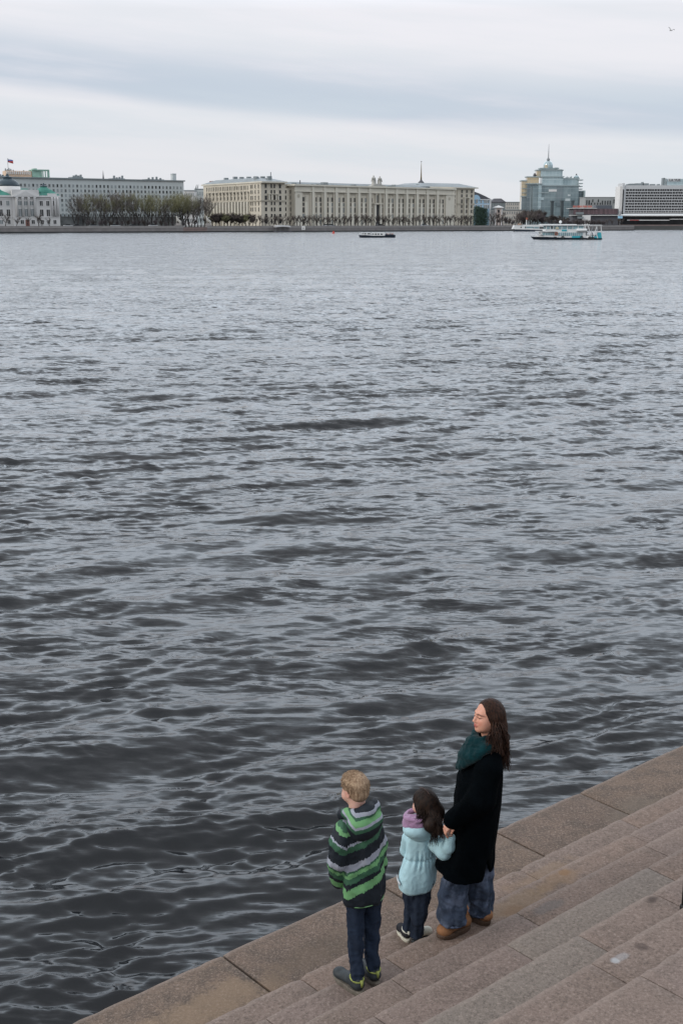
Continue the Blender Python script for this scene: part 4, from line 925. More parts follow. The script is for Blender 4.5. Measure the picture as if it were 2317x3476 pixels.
# ---------------------------------------------------------------- trees
m_bark = mat('dark_bark', (.055, .048, .045), .95, .25, .8)
m_twig = mat('grey_brown_twigs', (.135, .118, .106), .95, .25, .3)
m_twigg = mat('budding_twigs', (.19, .185, .105), .95, .30, .25)
m_twigb = mat('brown_twigs', (.082, .068, .062), .95, .25, .3)
m_leafd = mat('dark_evergreen', (.045, .075, .055), .95, .35, .5)
m_twigp = mat('plum_twigs', (.105, .088, .093), .95, .25, .3)
def branch_mesh(seed, H, kind):
    """returns (trunk mesh, crown mesh)"""
    r = random.Random(seed); tr = MB(); cr = MB()
    def twig(p, d, L, rad, n=3):
        pts = [p]; q = Vector(p); dd = Vector(d)
        for i in range(n - 1):
            dd = (dd + Vector((r.gauss(0, .16), r.gauss(0, .16), r.gauss(.05, .12)))).normalized(); q = q + dd * L / (n - 1); pts.append(q.copy())
        cr.tube(pts, [rad * (1 - .75 * i / (n - 1)) for i in range(n)], 3, cap=False)
        return pts
    def grow(p, d, L, rad, lvl, maxl):
        n = 4; pts = [Vector(p)]; dd = Vector(d).normalized(); q = Vector(p)
        for i in range(n):
            dd = (dd + Vector((r.gauss(0, .13), r.gauss(0, .13), .10))).normalized(); q = q + dd * L / n; pts.append(q.copy())
        rr = [rad * (1 - .55 * i / n) for i in range(n + 1)]
        tr.tube(pts, rr, 5 if lvl == 0 else 4, cap=False)
        if lvl >= maxl:
            for k in range(TW):
                t = r.random() ** .7; i = min(int(t * n), n - 1); b = pts[i].lerp(pts[i + 1], t * n - i)
                a = r.uniform(0, 2 * math.pi); v = (dd * .75 + Vector((math.cos(a), math.sin(a), r.uniform(-.1, .7))) * SP).normalized()
                w = twig(b, v, TL * r.uniform(.6, 1.3), TR)
                if r.random() < .6: twig(w[1], (v + Vector((r.gauss(0, .5), r.gauss(0, .5), .2))).normalized(), TL * r.uniform(.35, .7), TR * .7)
            return
        m = NB[lvl]
        for k in range(m):
            t = r.uniform(.35, 1.0) if k else 1.0; i = min(int(t * n), n - 1); b = pts[i].lerp(pts[i + 1], t * n - i)
            a = 2 * math.pi * (k + r.random() * .6) / m; tilt = r.uniform(*TI[lvl])
            v = (dd * math.cos(tilt) + Vector((math.cos(a), math.sin(a), 0)) * math.sin(tilt)).normalized()
            grow(b, v, L * r.uniform(*LS[lvl]), rr[min(i + 1, n)] * .68, lvl + 1, maxl)
    if kind == 'big':
        TW, SP, TL, TR = 13, .60, H * .14, .040; NB = [6, 4]; TI = [(R(10), R(40)), (R(14), R(38))]; LS = [(1.9, 2.8), (.40, .60)]
        grow((0, 0, 0), (r.gauss(0, .1), r.gauss(0, .1), 1), H * .20, H * .020, 0, 2)
    elif kind == 'pollard':
        TW, SP, TL, TR = 17, .75, H * .19, .06; NB = [6, 2]; TI = [(R(22), R(58)), (R(15), R(35))]; LS = [(.55, .75), (.55, .8)]
        grow((0, 0, 0), (r.gauss(0, .04), r.gauss(0, .04), 1), H * .50, H * .035, 0, 1)
    elif kind == 'round':
        TW, SP, TL, TR = 34, 1.1, H * .17, .06; NB = [8, 4]; TI = [(R(25), R(75)), (R(20), R(55))]; LS = [(.65, .95), (.5, .7)]
        grow((0, 0, 0), (0, 0, 1), H * .40, H * .03, 0, 2)
    else:   # loose shrub
        TW, SP, TL, TR = 16, .8, H * .25, .05; NB = [8, 3]; TI = [(R(10), R(50)), (R(20), R(50))]; LS = [(.9, 1.5), (.5, .7)]
        grow((0, 0, 0), (0, 0, 1), H * .25, H * .02, 0, 1)
    top = max(max(q[2] for q in tr.v), sorted(q[2] for q in cr.v)[int(len(cr.v) * .985)]); w_ = H / top
    for mb_ in (tr, cr): mb_.v = [(x * w_, y * w_, z * w_) for x, y, z in mb_.v]
    return tr.mesh('trunk'), cr.mesh('crown')
def tree_set(kind, n, H, twm, seed):
    out = []
    for i in range(n):
        a, b = branch_mesh(seed + i, H, kind); a.materials.append(m_bark); b.materials.append(twm[i % len(twm)]); out.append((a, b))
    return out
tr_rand = random.Random(99)
ORD = ['first', 'second', 'third', 'fourth', 'fifth', 'sixth', 'seventh', 'eighth', 'ninth', 'tenth', 'eleventh', 'twelfth', 'thirteenth', 'fourteenth', 'fifteenth', 'sixteenth', 'seventeenth', 'eighteenth', 'nineteenth']
TENS = {2: ('twentieth', 'twenty'), 3: ('thirtieth', 'thirty'), 4: ('fortieth', 'forty'), 5: ('fiftieth', 'fifty'), 6: ('sixtieth', 'sixty')}
def nth(i):
    i += 1
    if i < 20: return ORD[i - 1]
    t, u = divmod(i, 10); return TENS[t][0] if u == 0 else TENS[t][1] + '-' + ORD[u - 1]
def place_tree(name, meshes, p, s, label, group, rz=None):
    o = empty(name, (p[0], p[1], STREET), label, 'tree', group, tr_rand.uniform(0, 6.28) if rz is None else rz); o.scale = (s * tr_rand.uniform(.9, 1.1), s * tr_rand.uniform(.9, 1.1), s)
    for nm, me in (('trunk', meshes[0]), ('crown', meshes[1])): q = bpy.data.objects.new(nm, me); col.objects.link(q); q.parent = o
    return o
BIG = tree_set('big', 4, 15, [m_twig, m_twig, m_twig, m_twigg], 10)
BIGG = tree_set('big', 3, 15, [m_twigg], 30)
POL = tree_set('pollard', 5, 8, [m_twigb], 50)
RND = tree_set('round', 3, 8, [m_twigb, m_twigg, m_twigb], 70)
SHR = tree_set('shrub', 3, 6, [m_twigp, m_twigb, m_twigp], 90)
def hgt(px, py, Y): return zp(py, Y) - STREET
L_BIG = 'large bare grey-brown tree in the clump before the long grey office block'
for i, px in enumerate(np.linspace(252, 548, 21)):
    off = 22 if i % 2 else 34; p = qpt(px + tr_rand.uniform(-5, 5), off); top = 657 + (26 if px < 262 else 0) + tr_rand.uniform(-7, 12)
    s = hgt(px, top, p[1]) / 15.0; place_tree('bare_tree', BIG[i % 4] if px < 500 else (BIG + BIGG)[i % 7], p, s, nth(i) + ' from the left of the big bare trees before the long grey office block', 'large bare trees before the grey office block')
for i, px in enumerate((560, 572, 588, 597, 609, 618, 630, 642, 649)):
    p = qpt(px, 24 + 9 * (i % 2)); top = 652 + abs(px - 615) * .28 + tr_rand.uniform(-3, 8); place_tree('budding_tree', BIGG[i % 3] if px > 580 else BIG[i % 3], p, hgt(px, top, p[1]) / 15.0, nth(i) + ' from the left of the olive budding trees between office block and cream building', 'olive budding trees behind the left statue')
for i, px in enumerate((660, 671, 682, 693, 702)):
    p = qpt(px, 24 + 8 * (i % 2)); place_tree('bare_tree', BIG[i % 3], p, hgt(px, 664 + tr_rand.uniform(0, 12), p[1]) / 15.0, nth(i) + ' from the left of the thin bare trees at the cream building corner', 'thin bare trees at the corner of the cream building')
for i, px in enumerate(np.linspace(708, 846, 12)):
    p = qpt(px, 14 + 6 * (i % 2)); place_tree('round_tree', RND[i % 3], p, hgt(px, 722 + tr_rand.uniform(0, 9) + (10 if px < 716 else 0), p[1]) / 8.0, nth(i) + ' from the left of the round brown trees below the cream columns', 'round-headed brown trees below the columns')
POLX = list(np.arange(856, 1604, 11.6))
for i, px in enumerate(POLX):
    p = qpt(px + tr_rand.uniform(-3, 3), 9 + tr_rand.uniform(0, 5)); place_tree('pollarded_tree', POL[i % 5], p, hgt(px, 730 + tr_rand.uniform(-3, 6), p[1]) / 8.0, nth(i) + ' from the left of the pollarded limes along the cream building', 'pollarded limes along the embankment')
for i, (px, top) in enumerate(((18, 722), (55, 735), (95, 738), (133, 726), (142, 740), (168, 738))):
    p = qpt(px, 9); place_tree('young_tree', POL[i % 5], p, hgt(px, top, p[1]) / 8.0, nth(i) + ' from the left of the young street trees before the white palace', 'young street trees before the palace')
for i, px in enumerate((1616, 1630, 1643)):                       # dark leafy trees
    p = qpt(px, 22); o = empty('leafy_tree', (p[0], p[1], STREET), ('leftmost', 'middle', 'rightmost')[i] + ' of three dark green leafy trees before the pale blue building', 'tree', 'dark green trees before the blue building')
    H = hgt(px, (700, 704, 708)[i], p[1]); t_ = MB(); t_.tube([(0, 0, 0), (.1, .1, H * .5), (0, 0, H * .9)], [.3, .2, .08], 6); t_.build('trunk', m_bark, o)
    c_ = MB(); r_ = random.Random(i)
    for k in range(2600):
        z = r_.uniform(.03, 1) ** .9; rad = 2.15 * (1.05 - .45 * z ** 2.2) * (1 + .3 * math.sin(k * 12.9)); a_ = r_.uniform(0, 6.28); rr = rad * math.sqrt(r_.random()) * (1 + .25 * mnoise.noise(Vector((math.cos(a_) * 2, math.sin(a_) * 2, z * 6 + i * 9))))
        v = Vector((rr * math.cos(a_), rr * math.sin(a_), z * H)); d = Vector((r_.gauss(0, 1), r_.gauss(0, 1), r_.gauss(0, 1))).normalized() * .22; e = d.orthogonal().normalized() * .16
        c_.add([v - d, v + e, v + d, v - e], [(0, 1, 2, 3)])
    c_.build('crown', m_leafd, o)
for i, px in enumerate(np.linspace(1664, 1778, 12)):
    p = qpt(px, 16 + 5 * (i % 3)); place_tree('bare_tree', (POL + SHR)[i % 8], p, hgt(px, 722 + tr_rand.uniform(-4, 14), p[1]) / (8.0 if i % 8 < 5 else 7.6), nth(i) + ' from the left of the bare trees before the beige houses', 'small bare trees before the beige houses')
for i, px in enumerate(np.linspace(1758, 1925, 22)):
    p = qpt(px, 12 + 7 * (i % 3)); top = np.interp(px, [1758, 1790, 1830, 1850, 1925], [712, 708, 712, 732, 738]) + tr_rand.uniform(-3, 9)
    place_tree('bare_tree', (BIG[0], SHR[0], RND[0])[i % 3], p, hgt(px, top, p[1]) / (15.0, 7.0, 8.0)[i % 3], nth(i) + ' from the left of the dark bare trees below the glass tower', 'dark bare trees before the glass tower')
for i, px in enumerate(np.linspace(1925, 2050, 19)):
    p = qpt(px, 9 + 5 * (i % 2)); place_tree('bare_shrub', SHR[i % 3], p, hgt(px, 744 + tr_rand.uniform(-2, 4), p[1]) / 6.4, nth(i) + ' from the left of the plum-grey shrubs behind the turquoise boat', 'bare shrubs along the quay right of the tower')
for i, px in enumerate((2062, 2078, 2098, 2110)):
    p = qpt(px, 10); place_tree('young_tree', POL[i % 5], p, hgt(px, 742, p[1]) / 8.0, nth(i) + ' from the left of the thin street trees below the hotel billboard', 'thin street trees below the hotel')

for i, px in enumerate(np.linspace(300, 660, 20)):
    p = qpt(px, 17 + 3 * (i % 2)); place_tree('bare_shrub', SHR[i % 3], p, hgt(px, 746 + tr_rand.uniform(-4, 5), p[1]) / 6.4, nth(i) + ' from the left of the low shrubs under the big bare trees', 'low shrubs under the big bare trees')
m_cars = [mat('white_car_paint', (.55, .56, .57), .3), mat('grey_car_paint', (.20, .21, .22), .3), mat('dark_car_paint', (.03, .032, .04), .3)]
def car(px, mi, label):
    p = qpt(px, 12.0); o = empty('parked_car', (p[0], p[1], STREET), label, 'car', 'cars on the far embankment road', math.atan(QS))
    q = MB(); q.xprism([(-2.2, .35), (2.2, .35), (2.2, .78), (1.5, .92), (-2.1, .95), (-2.25, .7)], -.85, .85); q.build('body', m_cars[mi], o)
    q = MB(); q.xprism([(-1.7, .955), (1.0, .93), (.45, 1.42), (-1.2, 1.45)], -.72, .72); q.build('cabin', m_glassd, o)
    for x in (-1.35, 1.35):
        for y in (-.86, .7): w = MB(); w.tube([(x, y, .33), (x, y + .16, .33)], .33, 12); w.build('wheel', m_darkm, o)
for i, (px, mi) in enumerate(((232, 0), (262, 2), (318, 1), (392, 0), (455, 2), (520, 0), (1108, 0), (1124, 1), (1290, 2), (1440, 0))): car(px, mi, nth(i) + ' from the left of the cars on the far embankment road')

# ---------------------------------------------------------------- quayside things
def quay_statue(px, label):
    p = qpt(px, 1.2); o = empty('quayside_statue', (p[0], p[1], 1.2), label, 'statue', 'twin statues flanking the landing')
    k = 620 / F_PX * (p[1] / 620)
    q = MB(); q.box(-1.5, 1.5, -.5, 1.0, 0, 1.9); q.box(-1.7, 1.7, -.6, 1.1, 1.9, 2.15); q.box(-1.15, 1.15, -.35, .9, 2.15, 2.9); q.build('pedestal', m_stonel, o)
    b = MB(); b.tube([(.85, .3, 2.9), (.8, .3, 3.5), (.35, .3, 3.9), (-.35, .3, 4.35), (-.55, .3, 4.9), (-.60, .3, 5.3), (-.75, .3, 5.7)], [.55, .62, .55, .60, .5, .38, .30], 8)
    b.lathe((-.75, .3, 5.45), [(.2, 0), (.36, .2), (.36, .5), (.1, .72)], 8); b.tube([(-.6, .1, 4.6), (-.8, 0, 3.8), (-.85, 0, 2.9)], [.22, .17, .2], 6); b.tube([(-.5, .5, 4.6), (-.72, .6, 3.8), (-.8, .6, 2.9)], [.22, .17, .2], 6)
    b.tube([(-.2, .3, 4.7), (.35, .3, 5.4), (.7, .3, 5.6)], [.3, .22, .1], 5); b.build('figure', m_stat, o, True); return o
quay_statue(605.5, 'left pale stone seated figure on a pedestal beside the landing')
quay_statue(707, 'right pale stone seated figure on a pedestal beside the landing')
def awning():
    p = qpt(957, -.6); a = qpt(928, -1.0); b = qpt(983, -1.0); o = empty('landing_awning', (a[0], a[1], 0), 'white curved awning over the boat landing on the river wall', 'awning'); F = Face(a, b, (a[0], a[1], 0))
    z1 = zp(764, F.Y(955)); z0 = zp(769, F.Y(955)); n = 8
    pl = [(F.W * (i / n) * .94 + .0, z1 - .0 - .35 * (1 - math.sin(i / n * math.pi / 1.1 + .2))) for i in range(n + 1)]
    q = MB(); low = [(x + F.W * .06, z - .75) for x, z in pl][::-1]; fpoly(q, F, low[::-1] + pl[::-1], -1.8, .6); q.build('roof', m_trimw, o)
    for x in (.06, .35, .65, .95): c_ = MB(); q0 = F.pt(F.W * x, -1.5, -.3); c_.tube([q0, (q0[0], q0[1], z0 - .2)], .09, 5); c_.build('post', m_pole, o)
    d = MB(); fbox(d, F, 0, F.W, -2.2, .9, -.4, .35); d.build('deck', m_roofd, o)
awning()
def marker_sign():
    p = qpt(1029, -.35); o = empty('marker_sign', (p[0], p[1], 0), 'white square navigation board with black marks hung on the river wall', 'sign'); Y = p[1]; z0, z1 = zp(781, Y), zp(767.5, Y)
    q = MB(); q.box(-.9, .9, -.12, .12, z0, z1); q.build('board', mat('white_sign', (.70, .70, .69), .6, .03), o)
    d = MB(); hgt_ = (z1 - z0)
    d.box(-.42, -.15, -.14, -.12, z0 + hgt_ * .34, z0 + hgt_ * .62); d.build('mark', m_darkm, o); d = MB(); d.box(.2, .5, -.14, -.12, z0 + hgt_ * .36, z0 + hgt_ * .60); d.build('mark', m_darkm, o)
    d = MB(); d.box(-.75, .75, -.14, -.12, z0 + .15, z0 + .26); d.build('mark', m_darkm, o)
    for x in (-.7, .7): b = MB(); b.box(x - .06, x + .06, .12, .34, z0 + .3, z0 + .45); b.build('bracket', m_pole, o)
marker_sign()
def buoy():
    Y = 5.3 / ((793 - 748.5) / F_PX) ; p = onz(1131.5, 793, 0.0); o = empty('river_buoy', (p[0], p[1], 0), 'small red channel buoy floating near the middle of the far bank', 'buoy'); m_r = mat('red_paint', (.50, .055, .035), .5, .15, 1); h = zp(784, p[1])
    q = MB(); q.lathe((0, 0, 0), [(.62, -.4), (.66, .05), (.6, .3)], 14); q.build('float', m_r, o); q = MB(); q.lathe((0, 0, .3), [(.42, 0), (.32, h * .5), (.30, h * .72)], 10); q.build('tower', m_r, o)
    q = MB(); q.lathe((0, 0, .3 + h * .72), [(.1, 0), (.2, .08), (.12, .25)], 8); q.build('lantern', m_darkm, o)
buoy()
def bird():
    P = ony(2275.5, 102, 60); o = empty('flying_gull', P, 'tiny pale grey gull gliding high at the upper right of the sky', 'bird'); m_b = mat('gull_grey', (.60, .60, .61), .8)
    q = MB(); q.tube([(-.02, .2, 0), (0, .1, .01), (0, 0, 0), (.01, -.12, -.01), (.02, -.2, -.05)], [.01, .035, .045, .035, .012], 8)
    vs = []
    for s, pts in ((1, [(.03, 0, .01), (.10, -.02, .03), (.17, .03, .015)]), (-1, [(-.03, 0, .01), (-.07, -.02, .09), (-.12, .02, .13)])):
        for w in (0,):
            top = [(x, y - .045, z + .004) for x, y, z in pts]; bot = [(x, y + .045 * (1 - i * .3), z) for i, (x, y, z) in enumerate(pts)]
            q.add(top + bot + [(x, y, z - .008) for x, y, z in top + bot], [(0, 1, 4, 3), (1, 2, 5, 4), (9, 10, 7, 6), (10, 11, 8, 7), (0, 3, 9, 6), (2, 8, 11, 5), (0, 6, 7, 1), (1, 7, 8, 2), (3, 4, 10, 9), (4, 5, 11, 10)])
    q.build('body', m_b, o, True)
bird()

# ---------------------------------------------------------------- boats
m_bw = mat('boat_white', (.66, .67, .67), .45, .04, .5); m_bd = mat('navy_hull', (.022, .030, .045), .35, .2, .6); m_bt = mat('turquoise_panel', (.05, .36, .43), .4, .06, .5)
m_bg = mat('boat_window', (.20, .31, .34), .12, .35, .7, spec=.8); m_bgd = mat('dark_boat_window', (.05, .06, .065), .12, .3, .7, spec=.8); m_or = mat('orange_lifebuoy', (.24, .075, .045), .6)
m_red = mat('red_brown', (.20, .06, .045), .7)
def hull(px0, px1, pyw, ytop, name_mats, bow='left', beam=5.0, dz=0.9):
    pass
def boatframe(px0, px1, pyw):
    c = onz((px0 + px1) / 2, pyw, 0.0); k = c[1] / F_PX * (1 / (cp ** 2)) ; return c
def big_boat():
    pw = 812.5; c = onz(1918, pw, 0); Y = c[1]; o = empty('passenger_boat', (c[0], c[1], 0), 'white and turquoise double-deck passenger boat with dark hull and open framed stern', 'boat')
    X = lambda px: float(ray(px, 748.5)[0] / ray(px, 748.5)[1] * Y - c[0]); k = lambda py: zp(py, Y)
    B = 2.9
    h = MB(); n = 14; vs = []; fs = []
    xb, xs = X(1801), X(2038.5)
    st = [(X(1822), 0.05, -.8), (X(1832), .45, -.8), (X(1850), .8, -.8), (X(1880), 1, -.8), (X(2030), 1, -.8), (X(2038), .92, -.8)]
    tp = [(X(1801), 0.02, k(803)), (X(1815), .5, k(804)), (X(1840), .85, k(804)), (X(1885), 1, k(805.5)), (X(2030), 1, k(808)), (X(2039), .95, k(808))]
    for (x, w, z), (x2, w2, z2) in zip(st, tp): vs += [(x, -B * w * .8, z), (x, B * w * .8, z), (x2, B * w2, z2), (x2, -B * w2, z2)]
    for i in range(len(st) - 1):
        a = i * 4
        for j in range(4): fs.append((a + j, a + 4 + j, a + 4 + (j + 1) % 4, a + (j + 1) % 4))
    fs.append((0, 1, 2, 3)); L = len(vs) - 4; fs.append((L + 3, L + 2, L + 1, L)); h.add([(x, y, z) for x, y, z in vs], [f[::-1] for f in fs]); h.build('hull', m_bd, o)
    d = MB(); d.prism([(X(1817), -.3), (X(1842), -B * .8), (X(2000), -B * .97), (X(2000), B * .97), (X(1842), B * .8), (X(1817), .3)], k(804) + .01, k(799)); d.build('bulwark', m_bw, o)
    cb = MB(); cb.box(X(1832), X(1879), -B * .75, B * .75, k(799), k(786)); cb.build('front_cabin', m_bw, o)
    dk = MB(); dk.prism([(X(1814), -.6), (X(1830), -B * .9), (X(2036), -B), (X(2036), B), (X(1830), B * .9), (X(1814), .6)], k(787), k(785)); 
    dk2 = MB(); dk2.prism([(X(1817), -.6), (X(1830), -B * .85), (X(1884), -B), (X(1884), B), (X(1830), B * .85), (X(1817), .6)], k(786) + .01, k(784.5)); dk2.build('foredeck_roof', m_bw, o)
    m1 = MB(); m1.box(X(1885), X(1973), -B * .96, B * .96, k(808), k(787.6)); m1.build('lower_cabin', m_bw, o)
    m1 = MB(); m1.box(X(1846), X(1978), -B * .9, B * .9, k(787.5), k(778)); m1.build('deck_band', m_bw, o)
    m1 = MB(); m1.box(X(1848), X(1975), -B * .84, B * .84, k(777.9), k(766)); m1.build('upper_cabin', m_bg, o)
    m1 = MB(); m1.box(X(1832), X(2036), -B * .98, B * .98, k(765.5) , k(763.3)); m1.box(X(1832), X(1952), -B * .8, B * .8, k(763.3), k(761)); m1.build('roof', m_bw, o)
    for px in (1848, 1861, 1872, 1884, 1900, 1919, 1937, 1955, 1974): q = MB(); q.box(X(px), X(px + 2.2), -B * .87, -B * .84 - .001, k(777.9), k(765.6)); q.build('window_post', m_bw, o)
    wsx = [(1837, 1846), (1848, 1854), (1855.5, 1862), (1863.5, 1870), (1871.5, 1877)]
    for a, b in wsx: q = MB(); q.box(X(a), X(b), -B * .79, -B * .75 - .002, k(798.5), k(789)); q.build('window', m_bg, o)
    q = MB(); q.box(X(1865), X(1872), -B * .86, -B * .84 - .01, k(776), k(768)); q.build('wheelhouse_window', m_bgd, o)
    for i in range(12): a = 1890 + i * 6.9; q = MB(); q.box(X(a), X(a + 5.3), -B * .98, -B * .96 - .002, k(800), k(789)); q.build('window', m_bg, o)
    q = MB(); q.box(X(1936), X(1970), -B * .985, -B * .962, k(807.9), k(800.6)); q.build('turquoise_panel', m_bt, o)
    q = MB(); q.box(X(1901), X(1918), -B * .93, -B * .902, k(785), k(779)); q.build('turquoise_panel', m_bt, o)
    q = MB(); q.box(X(1880), X(1890), -B * .99, -B * .9, k(777), k(771)); q.build('name_board', mat('cream_board', (.55, .50, .36)), o)
    q = MB(); q.lathe((0, 0, 0), [(.45, -1.5), (.5, -1.3), (.5, 1.3), (.45, 1.5)], 10); ob = q.build('life_raft', m_bw, o, True); ob.rotation_euler = (0, math.pi / 2, 0); ob.location = (X(1968), -B * .98, k(781.5))
    # open framed stern
    q = MB(); q.box(X(1984), X(2037), -B, B, k(788), k(786.6)); q.build('upper_stern_deck', m_bw, o)
    q = MB(); q.box(X(1983), X(1998), -B * .97, -B * .9, k(808), k(801)); q.box(X(1973.2), X(1982), -B * .97, -B * .9, k(808), k(787)); q.build('stern_locker', m_bw, o)
    q = MB(); q.box(X(1998), X(2037), -B * .96, -B * .9, k(808), k(801)); q.build('turquoise_panel', m_bt, o)
    q = MB(); q.xprism([(X(2018), k(808)), (X(2037), k(808)), (X(2035), k(788.5)), (X(2022), k(788.5))], -B * .98, -B * .962); q.build('turquoise_panel', m_bt, o)
    for (xa, ya, xb_, yb) in ((1989, 767, 2002, 808), (2001, 787, 1988, 808), (2018, 769, 2008, 808), (2013, 782, 2023, 808), (2032, 768, 2038, 808), (1979.5, 766, 1979.5, 787)):
        q = MB(); q.tube([(X(xa), -B * .99, k(ya)), (X(xb_), -B * .99, k(yb))], .13, 6); q.build('frame_strut', m_bw, o)
        q = MB(); q.tube([(X(xa), B * .99, k(ya)), (X(xb_), B * .99, k(yb))], .13, 6); q.build('frame_strut', m_bw, o)
    q = MB(); q.box(X(1984), X(2034), -B * .6, B * .6, k(800), k(797)); q.build('stern_seating', m_bgd, o)
    for px, py in ((1904.5, 806), (1968, 806), (1996, 808), (2005, 808)):
        q = MB(); pts = [(X(px) + .34 * math.cos(t * .524), -B - .1, k(py) + .34 * math.sin(t * .524)) for t in range(13)]; q.tube(pts, .13, 6, cap=False); q.build('tyre_fender', m_darkm, o)
    q = MB(); pts = [(X(1827.5) + .32 * math.cos(t * .524), -B * .9, k(797) + .32 * math.sin(t * .524)) for t in range(13)]; q.tube(pts, .09, 6, cap=False); q.build('lifebuoy', m_pole, o)
    q = MB(); pts = [(X(1883) + .36 * math.cos(t * .524), -B * 1.0, k(793) + .36 * math.sin(t * .524)) for t in range(13)]; q.tube(pts, .14, 6, cap=False); q.build('lifebuoy', m_or, o)
    q = MB(); q.tube([(X(1804), 0, k(803)), (X(1803), 0, k(794))], .05, 5); q.tube([(X(1803), -.5, k(797)), (X(1812), -1.2, k(797)), (X(1826), -2.2, k(796))], .04, 5); q.build('bow_rail', m_bw, o)
    q = MB(); q.tube([(X(1901), 0, k(763)), (X(1901), 0, k(758))], .08, 5); q.lathe((X(1901), 0, k(758.5)), [(.1, 0), (.42, .25), (.42, .6), (.1, .85)], 10); q.build('radar_dome', m_bw, o)
    # wake foam alongside
    return o
big_boat()
def moored_boat():
    p = onz(1795, 785.5, 0); Y = p[1]; c = p; o = empty('moored_ship', (c[0], c[1], 0), 'white passenger ship with dark lower hull moored behind the turquoise boat', 'boat'); X = lambda px: float(ray(px, 748.5)[0] / ray(px, 748.5)[1] * Y - c[0]); k = lambda py: zp(py, Y); B = 3.2
    h = MB(); h.xprism([(X(1745), -.4), (X(1745), k(778)), (X(1741), k(777)), (X(1900), k(782)), (X(1900), -.4)], -B, B); h.build('hull', m_bd, o)
    h = MB(); h.xprism([(X(1738), k(777.2)), (X(1738.5), k(775)), (X(1900), k(779)), (X(1900), k(781.8)), (X(1745), k(778.5))], -B - .05, B + .05); h.build('rubbing_strake', m_bw, o)
    h = MB(); h.xprism([(X(1739), k(775)), (X(1743), k(765)), (X(1900), k(765)), (X(1900), k(779))], -B * .95, B * .95); h.build('superstructure', m_bw, o)
    h = MB(); h.box(X(1775), X(1848), -B * .9, B * .9, k(765) + .01, k(763)); h.box(X(1832), X(1895), -B * .7, B * .7, k(763), k(760.5)); h.build('roof', m_bw, o)
    for a, b, y0, y1, mm in ((1763, 1767, 774, 769, m_bgd), (1778, 1782, 775, 769, m_bgd), (1783, 1805, 774.5, 769.5, m_bg), (1805.5, 1807.5, 775.5, 770.5, m_bgd), (1827, 1847, 776.5, 769.5, m_bgd), (1809, 1825, 775.5, 770, m_bg)):
        q = MB(); q.box(X(a), X(b), -B * .97, -B * .95 - .003, k(y0), k(y1)); q.build('window', mm, o)
    q = MB(); q.box(X(1743), X(1772), -B * .9, -B * .84, k(764.5), k(763.8)); 
    for px in (1746, 1752, 1758, 1764, 1770): q.box(X(px), X(px) + .1, -B * .9, -B * .84, k(765), k(761.5))
    q.box(X(1743), X(1772), -B * .9, -B * .84, k(762), k(761.5)); q.build('railing', m_pole, o)
    q = MB(); q.box(X(1758), X(1767), -1.5, 1.5, k(763.5), k(759.5)); q.build('orange_gear', mat('faded_orange', (.42, .26, .18)), o)
    q = MB(); q.tube([(X(1786), 0, k(763)), (X(1785.5), 0, k(745))], .22, 6); q.build('mast', m_bw, o)
    q = MB(); q.lathe((X(1786.5), 0, k(746.5)), [(.2, 0), (.5, .2), (.5, .9), (.2, 1.1)], 10); q.build('mast_ball', m_or, o)
    q = MB(); q.tube([(X(1791.5), 0, k(763)), (X(1794), 0, k(748))], .12, 5); q.build('mast', m_pole, o)
moored_boat()
